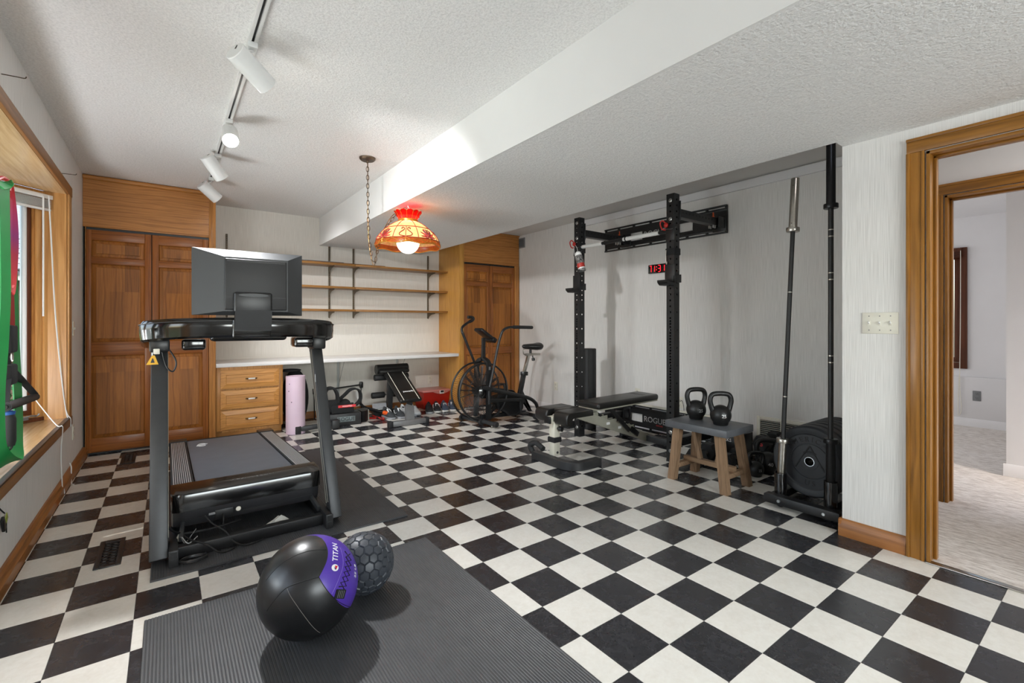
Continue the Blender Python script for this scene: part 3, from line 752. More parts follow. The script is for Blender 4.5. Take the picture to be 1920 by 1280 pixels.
# ================================================================ BUILT-INS
def door_leaf(root, x0, x1, z0, z1, yf, panels, sw, sw2=None, knob=None):
    sw2 = sw2 or sw; th = 0.032
    m = MB(); m.box(x0, x0 + sw, yf, yf + th, z0, z1, 0.003); m.box(x1 - sw2, x1, yf, yf + th, z0, z1, 0.003)
    lf = obj('door_leaf', m, M['door_z'], root)
    edges = [z1] + [v for p in panels for v in (p[1], p[0])] + [z0]
    for k in range(0, len(edges), 2):
        obj('rail', MB().box(x0 + sw, x1 - sw2, yf + 0.0005, yf + th, edges[k + 1], edges[k], 0.002), M['door_x'], lf)
    for a, b in panels:
        m = MB(); X0, X1 = x0 + sw, x1 - sw2; bw = 0.034
        fr = yf + 0.016
        # bevelled raised field
        o_ = [(X0, fr + 0.002, a), (X1, fr + 0.002, a), (X1, fr + 0.002, b), (X0, fr + 0.002, b)]
        i_ = [(X0 + bw, yf + 0.004, a + bw), (X1 - bw, yf + 0.004, a + bw), (X1 - bw, yf + 0.004, b - bw), (X0 + bw, yf + 0.004, b - bw)]
        i2 = [(x, yf + 0.012, z) for x, y, z in [(X0 + bw * 0.93, 0, a + bw * 0.93), (X1 - bw * 0.93, 0, a + bw * 0.93), (X1 - bw * 0.93, 0, b - bw * 0.93), (X0 + bw * 0.93, 0, b - bw * 0.93)]]
        o3 = [(X0, yf + 0.004, a), (X1, yf + 0.004, a), (X1, yf + 0.004, b), (X0, yf + 0.004, b)]
        o4 = [(X0 + 0.008, fr + 0.002, a + 0.008), (X1 - 0.008, fr + 0.002, a + 0.008), (X1 - 0.008, fr + 0.002, b - 0.008), (X0 + 0.008, fr + 0.002, b - 0.008)]
        V = o3 + o4 + i2 + i_; F = []
        for o in (0, 4, 8):
            for k in range(4): F.append((o + k, o + (k + 1) % 4, o + 4 + (k + 1) % 4, o + 4 + k))
        F.append((12, 13, 14, 15)); m.add(V, F)
        obj('raised_panel', m, M['door_stave'], lf, sharp=12)
    return lf
# left closet
cl = thing('built_in_closet', 'tall oak closet with panelled bifold doors in the left corner', 'closet', (-0.1, 5.65, 0))
obj('header_panel', MB().box(XL + 0.002, 0.347, 5.65, 5.67, 2.062, 2.50), M['oak_x'], cl)
obj('crown_moulding', MB().sweep([(XL + 0.002, 5.645, 2.502), (0.405, 5.645, 2.502)], [(0.02 * cos(a), 0.022 * sin(a)) for a in [k * pi / 6 for k in range(12)]]), M['oak_x'], cl)
obj('header_edge', MB().box(XL + 0.002, 0.347, 5.644, 5.67, 2.056, 2.072, 0.003), M['oak_x'], cl)
obj('side_stile', MB().box(0.347, 0.405, 5.643, 5.675, 0, 2.524, 0.003), M['oak_z'], cl)
obj('side_stile', MB().box(XL + 0.018, -0.577, 5.643, 5.675, 0, 2.06, 0.003), M['oak_z'], cl)
obj('side_panel', MB().box(0.387, 0.405, 5.675, YB - 0.002, 0, 2.524), M['oak_z'], cl)
obj('door_track', MB().box(-0.577, 0.347, 5.665, 5.69, 2.036, 2.056), M['black_plastic'], cl)
obj('inside', MB().box(-0.577, 0.387, 5.71, 5.72, 0.0, 2.06), M['black_plastic'], cl)
door_leaf(cl, -0.576, -0.114, 0.022, 2.034, 5.652, [(1.79, 1.945), (1.02, 1.73), (0.15, 0.895)], 0.034, 0.050)
door_leaf(cl, -0.108, 0.345, 0.022, 2.034, 5.652, [(1.79, 1.945), (1.02, 1.73), (0.15, 0.895)], 0.050)
# right closet
cr = thing('built_in_closet', 'oak closet with panelled bifold doors behind the fan bike', 'closet', (3.7, 5.65, 0))
obj('header_panel', MB().box(3.327, XW - 0.012, 5.65, 5.67, 2.05, 2.50), M['oak_x'], cr)
obj('crown_moulding', MB().box(3.25, XW - 0.012, 5.63, 5.66, 2.49, 2.512, 0.006), M['oak_x'], cr)
obj('side_stile', MB().box(3.25, 3.327, 5.643, 5.675, 0, 2.51, 0.003), M['oak_light_z'], cr)
obj('side_stile', MB().box(4.208, XW - 0.012, 5.643, 5.675, 0, 2.05, 0.003), M['oak_z'], cr)
obj('side_panel', MB().box(3.25, 3.268, 5.675, YB - 0.002, 0, 2.51), M['oak_light_z'], cr)
obj('door_track', MB().box(3.327, 4.208, 5.665, 5.69, 2.026, 2.046), M['black_plastic'], cr)
obj('inside', MB().box(3.27, 4.25, 5.71, 5.72, 0.0, 2.05), M['black_plastic'], cr)
door_leaf(cr, 3.329, 3.764, 0.022, 2.024, 5.652, [(1.788, 1.93), (0.85, 1.722), (0.15, 0.752)], 0.042)
door_leaf(cr, 3.770, 4.206, 0.022, 2.024, 5.652, [(1.788, 1.93), (0.85, 1.722), (0.15, 0.752)], 0.042)
# drawer cabinet
dr = thing('drawer_cabinet', 'low oak cabinet of three drawers below the left end of the white counter', 'cabinet', (0.73, 5.9, 0))
m = MB(); m.box(0.412, 0.462, 5.70, 5.72, 0.075, 0.733, 0.002); m.box(0.985, 1.038, 5.70, 5.72, 0.075, 0.733, 0.002); m.box(0.462, 0.985, 5.70, 5.72, 0.70, 0.733); m.box(0.462, 0.985, 5.70, 5.72, 0.055, 0.075)
obj('face_frame', m, M['drawer_z'], dr)
obj('body', MB().box(0.412, 1.036, 5.72, YB - 0.02, 0.06, 0.733), M['drawer_z'], dr)
obj('toe_board', MB().box(0.412, 1.03, 5.74, 5.76, 0.0, 0.06), M['drawer_x'], dr)
for z0, z1 in ((0.507, 0.702), (0.294, 0.490), (0.080, 0.282)):
    x0, x1, yf = 0.448, 1.000, 5.678; bw = 0.042
    m = MB(); m.box(x0, x1, yf + 0.006, 5.699, z0, z1, 0.003)
    V = [(x0 + 0.006, yf + 0.004, z0 + 0.006), (x1 - 0.006, yf + 0.004, z0 + 0.006), (x1 - 0.006, yf + 0.004, z1 - 0.006), (x0 + 0.006, yf + 0.004, z1 - 0.006)]
    a = [(x + (bw if x < 0.7 else -bw), yf - 0.004, z + (bw if z < (z0 + z1) / 2 else -bw)) for x, y, z in V]
    a = [(x, yf - 0.004, z) for x, y, z in a]
    b = [(x + (0.005 if x < 0.7 else -0.005), yf + 0.004, z + (0.005 if z < (z0 + z1) / 2 else -0.005)) for x, y, z in a]
    V2 = [(x, yf + 0.012, z) for x, y, z in V] + V + a + b
    F = []
    for o in (0, 4, 8):
        for k in range(4): F.append((o + k, o + (k + 1) % 4, o + 4 + (k + 1) % 4, o + 4 + k))
    F.append((12, 13, 14, 15)); m.add(V2, F)
    d = obj('drawer', m, M['drawer_x'], dr, sharp=12)
    xc, zc = (x0 + x1) / 2 + 0.005, (z0 + z1) / 2
    hm = MB(); hm.cyl((xc - 0.032, yf - 0.020, zc), (xc + 0.032, yf - 0.020, zc), 0.0075, seg=12)
    obj('handle', hm, M['white_plastic'], d)
    hb = MB()
    for q in (-1, 1):
        hb.lathe([(0.009, 0), (0.010, 0.006), (0.006, 0.012), (0.002, 0.018)], (xc + q * 0.032, yf - 0.020, zc), (q, 0, 0), 12)
        hb.cyl((xc + q * 0.038, yf + 0.008, zc), (xc + q * 0.038, yf - 0.022, zc), 0.005, seg=8)
    hb.box(xc - 0.055, xc + 0.055, yf + 0.003, yf + 0.006, zc - 0.009, zc + 0.009, 0.001)
    obj('handle_mount', hb, M['brass'], d)
ct = obj('countertop', MB().box(0.407, 3.249, 5.652, YB - 0.001, 0.735, 0.776, 0.004), M['laminate'], at=(1.8, 5.9, 0.75))
tag(ct, 'long white laminate counter running between the two oak closets', 'countertop')
M['leg_grey'] = plain('pale_grey_enamel', (176, 178, 176), 0.5, 0, 0.03)
for k, (xb, lb) in enumerate(((1.79, 'white counter bracket above the black boxes'), (2.60, 'white counter bracket behind the black exercise bench'))):
    t = thing('counter_bracket', lb, 'bracket', (xb, YB, 0.5), 0, 'brackets under the counter')
    obj('wall_leg', MB().box(xb - 0.014, xb + 0.014, YB - 0.02, YB, 0.27, 0.735, 0.003), M['leg_grey'], t)
    obj('arm', MB().box(xb - 0.014, xb + 0.014, YB - 0.34, YB, 0.715, 0.735, 0.003), M['white_enamel'], t)
    obj('brace', MB().cyl((xb, YB - 0.012, 0.36), (xb + 0.004, YB - 0.26, 0.722), 0.0025, seg=8), M['grey_steel'], t)
# wall shelves on slotted standards
shz = (1.94, 1.652, 1.367)
shl = ('top oak shelf over the counter, with thin boards on it', 'middle oak shelf over the white counter', 'lowest oak shelf over the white counter')
for z, lb in zip(shz, shl):
    t = thing('wall_shelf', lb, 'shelf', (1.8, 6.1, z), 0, 'oak shelves above the counter')
    for x0, x1 in ((0.42, 1.925), (1.928, 3.246)):
        obj('board', MB().box(x0, x1, 5.97, 6.226, z - 0.026, z, 0.003), M['shelf_x'], t)
for k, (x, zt, lb) in enumerate(((0.553, 2.21, 'slotted shelf upright rising above the treadmill screen'), (1.679, 2.176, 'slotted shelf upright second along from the left closet'), (1.987, 2.176, 'slotted shelf upright behind the swag lamp chain'), (3.068, 2.176, 'slotted shelf upright next to the right oak closet'))):
    t = thing('shelf_standard', lb, 'shelf upright', (x, YB, 1.7), 0, 'slotted uprights of the oak shelves')
    obj('channel', MB().box(x - 0.010, x + 0.010, YB - 0.014, YB, 1.262, zt, 0.001), M['standard'], t)
    sm = MB()
    for q in range(int((zt - 1.28) / 0.025)): sm.box(x - 0.003, x + 0.003, YB - 0.0146, YB - 0.013, 1.275 + q * 0.025, 1.287 + q * 0.025)
    o = obj('slot_row', sm, M['black_plastic'], t); o['kind'] = 'stuff'
    for z in shz:
        z -= 0.0265
        pf = [(x - 0.004, YB - 0.014, z), (x - 0.004, YB - 0.235, z), (x - 0.004, YB - 0.235, z - 0.014), (x - 0.004, YB - 0.12, z - 0.026), (x - 0.004, YB - 0.05, z - 0.05), (x - 0.004, YB - 0.014, z - 0.085)]
        obj('bracket', MB().prism(pf, (0.008, 0, 0)), M['standard'], t)
fb = thing('thin_board', 'thin dark boards lying along the top oak shelf', 'board', (1.8, 6.05, 1.94))
obj('board', MB().box(1.36, 2.33, 6.00, 6.10, 1.940, 1.950, 0.002), M['walnut'], fb)
obj('board', MB().box(1.20, 1.80, 6.03, 6.14, 1.9505, 1.960, 0.002), M['grey_print'], fb)
# ================================================================ SMALL WALL FITTINGS
def grille(label, c, wy, hz, nl, mid=True):
    g = thing('air_grille', label, 'vent grille', c)
    x = c[0]; y0, y1, z0, z1 = c[1] - wy / 2, c[1] + wy / 2, c[2] - hz / 2, c[2] + hz / 2; b = min(0.03, wy * 0.13)
    m = MB(); m.box(x - 0.012, x, y0, y0 + b, z0, z1, 0.003); m.box(x - 0.012, x, y1 - b, y1, z0, z1, 0.003); m.box(x - 0.012, x, y0 + b, y1 - b, z0, z0 + b, 0.003); m.box(x - 0.012, x, y0 + b, y1 - b, z1 - b, z1, 0.003)
    if mid: m.box(x - 0.010, x, c[1] - 0.012, c[1] + 0.012, z0 + b, z1 - b, 0.002)
    obj('frame', m, M['ivory'] if mid else M['grey_print'], g)
    obj('duct', MB().box(x - 0.002, x - 0.001, y0 + b * 0.8, y1 - b * 0.8, z0 + b * 0.8, z1 - b * 0.8), M['black_plastic'], g)
    R = Matrix.Rotation(0.6, 3, 'Y')
    for k in range(nl):
        z = z0 + b + (k + 0.5) * (z1 - z0 - 2 * b) / nl
        obj('louvre', MB().obox((x - 0.007, c[1], z), (0.012, wy - 2 * b, 0.0022), R), M['ivory'] if mid else M['grey_print'], g)
    return g
grille('cream return air grille low on wall behind the barbells', (XW, 1.875, 0.225), 0.43, 0.26, 12)
grille('small grey supply grille high on wall beside oak closet', (XW, 5.595, 2.40), 0.17, 0.15, 9, False)
for lb, c in (('cream outlet on wall above the padded bench', (XW, 3.43, 0.395)), ('cream outlet on wall in the shadow of the fan bike', (XW, 4.82, 0.33)), ('cream outlet behind the rack upright and stool', (XW, 2.885, 0.365))):
    t = thing('power_outlet', lb, 'outlet', c, 0, 'outlets along the striped alcove wall'); outlet(t, c, (-1, 0, 0), M['ivory'])
obj('plug_lead', MB().tube(smooth_path([(XW - 0.02, 2.87, 0.38), (XW - 0.03, 2.84, 0.39), (XW - 0.03, 2.82, 0.30), (XW - 0.025, 2.84, 0.12), (XW - 0.02, 2.87, 0.02)], 6), 0.003, 6), M['black_plastic'], t)
t = thing('power_outlet', 'cream outlet on back wall above the red tote', 'outlet', (3.10, YB, 0.365)); outlet(t, (3.10, YB, 0.365), (0, -1, 0), M['ivory'])
sp = thing('light_switch', 'ivory triple switch plate on striped wall beside the doorway', 'switch', (XS, 0.836, 1.19))
obj('cover_plate', MB().box(XS - 0.006, XS, 0.757, 0.915, 1.133, 1.246, 0.0025), M['ivory'], sp)
for k in range(3):
    y = 0.836 + (k - 1) * 0.047
    obj('toggle_bezel', MB().box(XS - 0.0085, XS - 0.005, y - 0.006, y + 0.006, 1.176, 1.202, 0.001), M['ivory'], sp)
    obj('toggle', MB().obox((XS - 0.012, y, 1.192), (0.016, 0.006, 0.010), Matrix.Rotation(0.5, 3, 'Y'), 0.0015), M['white_plastic'], sp)
    for z in (1.152, 1.227): obj('screw', MB().lathe([(0.0, 0), (0.003, 0.0005), (0.003, 0.001)], (XS - 0.0075, y, z), (-1, 0, 0), 8), M['grey_steel'], sp)
t = thing('light_switch', 'narrow ivory switch on left wall between bay window and closet', 'switch', (XL, 5.13, 1.15))
obj('cover_plate', MB().box(XL, XL + 0.006, 5.09, 5.16, 1.09, 1.205, 0.0025), M['ivory'], t); obj('toggle', MB().box(XL, XL + 0.014, 5.12, 5.13, 1.14, 1.155, 0.002), M['ivory'], t)
t = thing('power_outlet', 'outlet low on left wall between bay window and closet', 'outlet', (XL, 5.11, 0.32)); outlet(t, (XL, 5.11, 0.32), (1, 0, 0), M['ivory'])
for lb, c in (('thin curtain hook on left wall past the window corner', (XL, 4.60, 2.257)), ('thin curtain hook on left wall at the ceiling side of the window', (XL, 3.09, 2.318))):
    o = obj('wall_hook', MB().tube(smooth_path([(c[0], c[1], c[2]), (c[0] + 0.05, c[1], c[2] + 0.002), (c[0] + 0.075, c[1], c[2] + 0.003), (c[0] + 0.08, c[1], c[2] + 0.012)], 4), 0.0022, 6), M['bronze'], at=c); tag(o, lb, 'hook', 'curtain hooks')
def register(label, cx, cy, wx, wy):
    g = thing('floor_register', label, 'floor vent', (cx, cy, 0), 0, 'floor registers along the left wall')
    m = MB(); b = 0.022
    m.box(cx - wx / 2, cx - wx / 2 + b, cy - wy / 2, cy + wy / 2, 0.0, 0.006, 0.002); m.box(cx + wx / 2 - b, cx + wx / 2, cy - wy / 2, cy + wy / 2, 0.0, 0.006, 0.002)
    m.box(cx - wx / 2 + b, cx + wx / 2 - b, cy - wy / 2, cy - wy / 2 + b * 1.6, 0.0, 0.006, 0.002); m.box(cx - wx / 2 + b, cx + wx / 2 - b, cy + wy / 2 - b * 1.6, cy + wy / 2, 0.0, 0.006, 0.002)
    obj('frame', m, M['black_metal'], g)
    obj('duct', MB().box(cx - wx / 2 + b, cx + wx / 2 - b, cy - wy / 2 + b, cy + wy / 2 - b, 0.0003, 0.001), M['black_plastic'], g)
    s_ = MB()
    ny = 8
    for k in range(ny):
        y = cy - wy / 2 + b * 1.6 + (k + 0.5) * (wy - 3.2 * b) / ny
        for q in range(2):
            xx = cx + (q - 0.5) * (wx - 2 * b) / 2
            s_.tube(arc((xx, y, 0.004), (wx - 2 * b) / 4.4, 0, 2 * pi, 10, 'xy')[:-1], 0.0028, 6, True)
        s_.box(cx - wx / 2 + b, cx + wx / 2 - b, y - 0.002, y + 0.002, 0.001, 0.005)
    o = obj('scroll_grate', s_, M['black_metal'], g)
    return g
register('black scrollwork floor register beside the treadmill base', -0.232, 3.19, 0.105, 0.36)
register('black floor register in front of the left closet doors', -0.265, 5.33, 0.10, 0.36)
# ================================================================ TRACK LIGHT
TX = 0.325
tk = thing('track_light_rail', 'white ceiling track rail with dark slot running over the treadmill', 'track light', (TX, 3.0, ZC))
for y0, y1 in ((0.4, 2.66), (2.74, 5.16)):
    m = MB(); m.box(TX - 0.019, TX - 0.006, y0, y1, ZC - 0.020, ZC); m.box(TX + 0.006, TX + 0.019, y0, y1, ZC - 0.020, ZC); m.box(TX - 0.006, TX + 0.006, y0, y1, ZC - 0.004, ZC)
    obj('rail', m, M['white_enamel'], tk)
    obj('slot', MB().box(TX - 0.006, TX + 0.006, y0 + 0.01, y1 - 0.01, ZC - 0.0055, ZC - 0.0042), M['dark_steel'], tk)
m = MB(); m.box(TX - 0.019, TX + 0.019, 2.66, 2.74, ZC - 0.022, ZC, 0.002)
obj('joiner', m, M['white_enamel'], tk)
def track_head(label, ya, back, front, rad, lit):
    back, front = Vector(back), Vector(front); d = (front - back).normalized()
    t = thing('track_spotlight', label, 'spotlight', (TX, ya, ZC - 0.02), 0, 'spotlights on the ceiling track')
    obj('adapter', MB().box(TX - 0.021, TX + 0.021, ya - 0.045, ya + 0.045, ZC - 0.046, ZC - 0.018, 0.004), M['white_enamel'], t)
    side = d.cross(Vector((0, 0, 1))).normalized(); upv = side.cross(d).normalized()
    if upv.z < 0: upv = -upv
    att = back + d * 0.035 + upv * (rad * 0.96)
    obj('stem', MB().beam((TX, ya, ZC - 0.044), att, 0.024, 0.010, bev=0.003), M['white_enamel'], t)
    L = (front - back).length
    prof = [(0.0, 0.0), (rad * 0.93, 0.0), (rad, 0.004), (rad, L), (rad - 0.004, L), (rad - 0.004, L - 0.02 if lit else 0.03), (0.0, L - 0.02 if lit else 0.03)]
    obj('shade', MB().lathe(prof, back, d, 32, close=False), M['white_enamel'], t)
    obj('vent_slot', MB().obox(back - d * 0.0006 + upv * rad * 0.45, (0.008, 0.0015, 0.022), Matrix((side, d, upv)).transposed(), 0.0005), M['black_plastic'], t)
    b = MB()
    if lit: b.lathe([(0.0, L + 0.004), (rad * 0.5, L), (rad * 0.86, L - 0.012), (rad * 0.9, L - 0.019)], back, d, 28, close=False)
    else: b.lathe([(0.0, L * 0.75), (rad * 0.45, L * 0.72), (rad * 0.8, L * 0.6), (rad * 0.45, L * 0.4)], back, d, 24, close=False)
    obj('bulb', b, M['lamp_lit'] if lit else M['white_plastic'], t)
    if lit:
        l = bpy.data.lights.new('spot_beam', 'SPOT'); l.energy = lit; l.spot_size = radians(84); l.spot_blend = 0.9; l.shadow_soft_size = 0.028; l.color = (0.98, 0.985, 1.0)
        o = bpy.data.objects.new('spot_beam', l); link(o); o.location = front + d * 0.03
        o.rotation_euler = d.to_track_quat('-Z', 'Y').to_euler()
    return t
M['lamp_lit'] = emit('lit_lamp_face', (255, 250, 240), 28.0)
track_head('largest white spotlight on the track, closest to the camera', 2.53, (0.245, 2.43, 2.410), (0.390, 2.525, 2.335), 0.048, 150)
cdir = (Vector((0.25, 0.75, 0.0)) - Vector((0.325, 3.42, 2.33))).normalized()
fr = Vector((0.325, 3.43, 2.338))
track_head('glowing spotlight on the track facing the camera', 3.555, fr - cdir * 0.15, fr, 0.048, 230)
track_head('white spotlight on the track just past the glowing one', 4.33, (0.245, 4.26, 2.462), (0.352, 4.33, 2.330), 0.05, 55)
track_head('white spotlight at the far end of the track by the oak closet', 5.06, (0.250, 5.00, 2.428), (0.378, 5.055, 2.325), 0.05, 60)

# ================================================================ SWAG LAMP (stained glass shade on a chain)
LC = Vector((1.63, 3.69, 0))
sl_ = thing('swag_lamp', 'stained glass dome lamp swagged on a chain from a round canopy', 'lamp', (LC.x, LC.y, 1.82))
def shade_pt(th, t):          # t 0 bottom rim .. 1 neck
    r = 0.078 + (0.268 - 0.078) * (1 - t ** 1.75) ** 0.85; z = 1.835 + 0.205 * t
    if t < 0.14: z += 0.006 * (1 - cos(8 * th)) * (0.14 - t) / 0.14 - 0.012 * (0.14 - t) / 0.14
    return LC + Vector((r * cos(th), r * sin(th), z))
M['gl_peach'] = stained('peach_glass', (246, 178, 128), 0.72); M['gl_cream'] = stained('cream_glass', (250, 214, 150), 0.75)
M['gl_pink'] = stained('pink_glass', (226, 96, 110), 0.65); M['gl_white'] = stained('white_glass', (250, 244, 240), 0.75)
M['gl_green'] = stained('green_glass', (72, 156, 92), 0.65); M['gl_blue'] = stained('purple_glass', (94, 76, 130), 0.6)
M['gl_red'] = stained('ruby_glass', (206, 20, 16), 0.7); M['gl_amber'] = stained('amber_glass', (150, 74, 28), 0.55)
M['came'] = plain('red_lead_came', (150, 44, 30), 0.4, 0.3, 0.1, 60); M['gold'] = plain('gold_trim', (196, 136, 52), 0.35, 0.7, 0.1, 60)
SEG = 96
def shade_band(t0, t1, n):
    m = MB(); V = []; F = []
    for i in range(SEG):
        for k in range(n + 1): V.append(shade_pt(2 * pi * i / SEG, t0 + (t1 - t0) * k / n))
    for i in range(SEG):
        j = (i + 1) % SEG
        for k in range(n): F.append((i * (n + 1) + k, j * (n + 1) + k, j * (n + 1) + k + 1, i * (n + 1) + k + 1))
    return m.add(V, F)
obj('shade_top', shade_band(0.66, 1.0, 6), M['gl_peach'], sl_)
obj('shade_band', shade_band(0.17, 0.66, 6), M['gl_cream'], sl_)
obj('shade_skirt', shade_band(0.0, 0.17, 4), M['gl_amber'], sl_)
def surf_line(pts, r, mat, name='came'):
    P = [shade_pt(a, b) + (shade_pt(a, b) - LC - Vector((0, 0, 1.85))).normalized() * 0.0025 for a, b in pts]
    return MB().tube(P, r, 6)
def ring(t, r): return MB().tube([shade_pt(2 * pi * i / 64, t) + Vector((cos(2 * pi * i / 64), sin(2 * pi * i / 64), 0)) * 0.002 for i in range(64)], r, 6, True)
for t_ in (0.17, 0.66): obj('came_ring', ring(t_, 0.0035), M['came'], sl_)
obj('rim', ring(0.0, 0.004), M['gold'], sl_)
def petal(a0, t0, a1, t1, wd, n=7):
    A = Vector((a0, t0)); B = Vector((a1, t1)); d = B - A; nn = Vector((-d.y * 0.5, d.x * 0.5 / 0.25 * 0.25))
    L_, R_ = [], []
    for k in range(n + 1):
        u = k / n; w_ = wd * sin(pi * u) ** 0.8; c = A + d * u
        px_ = Vector((-d.y * 0.9, d.x * 1.0)); px_ = px_ / max(1e-6, px_.length)
        L_.append((c.x - px_.x * w_, c.y - px_.y * w_)); R_.append((c.x + px_.x * w_, c.y + px_.y * w_))
    out = L_ + R_[::-1][1:-1]
    P = [shade_pt(a, b) + Vector((cos(a), sin(a), 0.5)).normalized() * 0.0022 for a, b in out]
    c = sum(P, Vector()) / len(P); m = MB(); m.add(P + [c], [(k, (k + 1) % len(P), len(P)) for k in range(len(P))])
    return m, out + [out[0]]
NP = 8
for k in range(NP):
    a = 2 * pi * k / NP + 0.30
    obj('came', surf_line([(a + pi / NP, 0.17 + 0.83 * q / 10) for q in range(11)], 0.003, M['came']), M['came'], sl_)
    for q in (-1, 0, 1):
        obj('skirt_came', surf_line([(a + 0.10 * q * u * 2.2 + 0, 0.17 - 0.17 * u) for u in (0, 0.35, 0.7, 1.0)], 0.0022, M['gold']), M['gold'], sl_)
    obj('skirt_came', surf_line([(a - pi / NP + 2 * pi / NP * u, 0.03 + 0.12 * abs(2 * u - 1) ** 2) for u in [i / 12 for i in range(13)]], 0.0025, M['gold']), M['gold'], sl_)
    if k % 2 == 0:
        for (da, db, wd, mt) in ((0.0, 0.0, 0.035, 'gl_green'), (0.10, 0.02, 0.035, 'gl_white'), (-0.10, 0.02, 0.035, 'gl_white'), (0.17, 0.06, 0.04, 'gl_blue'), (-0.17, 0.06, 0.04, 'gl_blue')):
            m, out = petal(a, 0.24, a + da, 0.60 - db, wd); obj('petal', m, M[mt], sl_)
            obj('came', MB().tube([shade_pt(x, y) + Vector((cos(x), sin(x), 0.5)).normalized() * 0.003 for x, y in out], 0.0018, 5), M['came'], sl_)
        for s_ in (-1, 1):
            for e_, tt, mt in ((0.29, 0.42, 'gl_pink'), (0.30, 0.25, 'gl_pink'), (0.16, 0.21, 'gl_white')):
                m, out = petal(a, 0.22, a + s_ * e_, tt, 0.03); obj('petal', m, M[mt], sl_)
                obj('came', MB().tube([shade_pt(x, y) + Vector((cos(x), sin(x), 0.5)).normalized() * 0.003 for x, y in out], 0.0018, 5), M['came'], sl_)
    else:
        for s_ in (-1, 1):
            pts = [(a + s_ * x, y) for x, y in ((0.02, 0.20), (0.17, 0.24), (0.20, 0.32), (0.13, 0.41), (0.06, 0.48), (0.07, 0.56), (0.13, 0.58), (0.16, 0.54), (0.13, 0.51))]
            P = smooth_path([(x, y, 0) for x, y in pts], 4)
            obj('scroll_came', surf_line([(p.x, p.y) for p in P], 0.004, M['came']), M['came'], sl_)
        obj('came', surf_line([(a, 0.17 + 0.49 * q / 8) for q in range(9)], 0.003, M['came']), M['came'], sl_)
obj('neck_band', MB().lathe([(0.078, 2.038), (0.082, 2.042), (0.082, 2.056), (0.077, 2.060)], (LC.x, LC.y, 0), seg=40, close=False), M['gold'], sl_)
cn = []
for k in range(12):      # ruby crown panels
    a0, a1 = 2 * pi * k / 12, 2 * pi * (k + 1) / 12; am = (a0 + a1) / 2
    def cp(a, u): r = 0.074 + 0.034 * u ** 1.3; return Vector((LC.x + r * cos(a), LC.y + r * sin(a), 2.060 + 0.058 * u))
    V = []; F = []
    for i in range(5):
        aa = a0 + (a1 - a0) * i / 4; top = 1.0 + 0.14 * sin(pi * i / 4); bul = 0.004 * sin(pi * i / 4)
        for q in range(5):
            p = cp(aa, top * q / 4); p += Vector((cos(aa), sin(aa), 0)) * bul; V.append(p)
    for i in range(4):
        for q in range(4): F.append((i * 5 + q, (i + 1) * 5 + q, (i + 1) * 5 + q + 1, i * 5 + q + 1))
    obj('crown_panel', MB().add(V, F), M['gl_red'], sl_)
    obj('came', MB().tube([cp(a0, u / 4) + Vector((cos(a0), sin(a0), 0)) * 0.001 for u in range(5)], 0.002, 5), M['gold'], sl_)
    obj('came', MB().tube([cp(a0 + (a1 - a0) * i / 6, 1.0 + 0.14 * sin(pi * i / 6)) for i in range(7)], 0.002, 5), M['gold'], sl_)
obj('crown_cap', MB().lathe([(0.0, 2.106), (0.05, 2.10), (0.096, 2.086)], (LC.x, LC.y, 0), seg=32, close=False), M['gl_red'], sl_)
obj('globe', MB().sphere((LC.x, LC.y, 1.868), 0.094, 28, 18), emit('lamp_globe', (255, 244, 230), 3.2), sl_)
obj('spider', MB().cyl((LC.x, LC.y, 1.96), (LC.x, LC.y, 2.135), 0.006, seg=8), M['brass'], sl_)
point_light('crown_bulb', (LC.x, LC.y, 2.03), 6, (1.0, 0.82, 0.6), 0.03)
obj('hook', MB().tube(smooth_path([(LC.x, LC.y, ZS), (LC.x, LC.y, 2.165), (LC.x + 0.012, LC.y, 2.155), (LC.x, LC.y, 2.142), (LC.x - 0.012, LC.y, 2.15)], 5), 0.003, 6), M['white_enamel'], sl_)
def chain(pts, root, pitch=0.034, mat=None):
    P = [Vector(p) for p in pts]; d = 0; dist = [0]
    for a, b in zip(P[:-1], P[1:]): d += (b - a).length; dist.append(d)
    n = int(d / pitch); k = 0
    def at(s_):
        for i in range(len(P) - 1):
            if s_ <= dist[i + 1]: u = (s_ - dist[i]) / max(1e-6, dist[i + 1] - dist[i]); return P[i].lerp(P[i + 1], u), (P[i + 1] - P[i]).normalized()
        return P[-1], (P[-1] - P[-2]).normalized()
    for i in range(n):
        c, t = at((i + 0.5) * pitch)
        sd = t.cross(Vector((0.3, 0.9, 0.2))).normalized(); sd2 = t.cross(sd)
        w_ = sd if i % 2 else sd2
        hl, hw = pitch * 0.66, pitch * 0.30
        lp = [c + t * hl * cos(q) * (1.0) + w_ * hw * sin(q) for q in [2 * pi * j / 12 for j in range(12)]]
        obj('link', MB().tube(lp, 0.0026, 5, True), mat or M['bronze'], root)
CZ = (1.304, 3.742)
cp_ = sl_
obj('canopy', MB().lathe([(0.0, ZC - 0.024), (0.052, ZC - 0.022), (0.062, ZC - 0.012), (0.064, ZC)], (CZ[0], CZ[1], 0), seg=32, close=False), M['bronze'], cp_)
obj('cap', MB().lathe([(0.0, ZC - 0.044), (0.008, ZC - 0.042), (0.010, ZC - 0.022)], (CZ[0], CZ[1], 0), seg=12, close=False), M['bronze'], cp_)
dn = [(CZ[0], CZ[1], ZC - 0.04), (CZ[0] + 0.004, CZ[1], 2.2), (CZ[0] + 0.012, CZ[1], 1.9), (1.335, 3.722, 1.70)]
chain(smooth_path(dn, 8), cp_)
lw = smooth_path([(1.335, 3.722, 1.70), (1.36, 3.72, 1.69), (1.375, 3.73, 1.75), (1.42, 3.78, 1.86), (1.49, 3.80, 2.0), (1.55, 3.76, 2.10), (1.60, 3.72, 2.145), (LC.x - 0.008, LC.y, 2.148)], 6)
chain(lw, cp_)
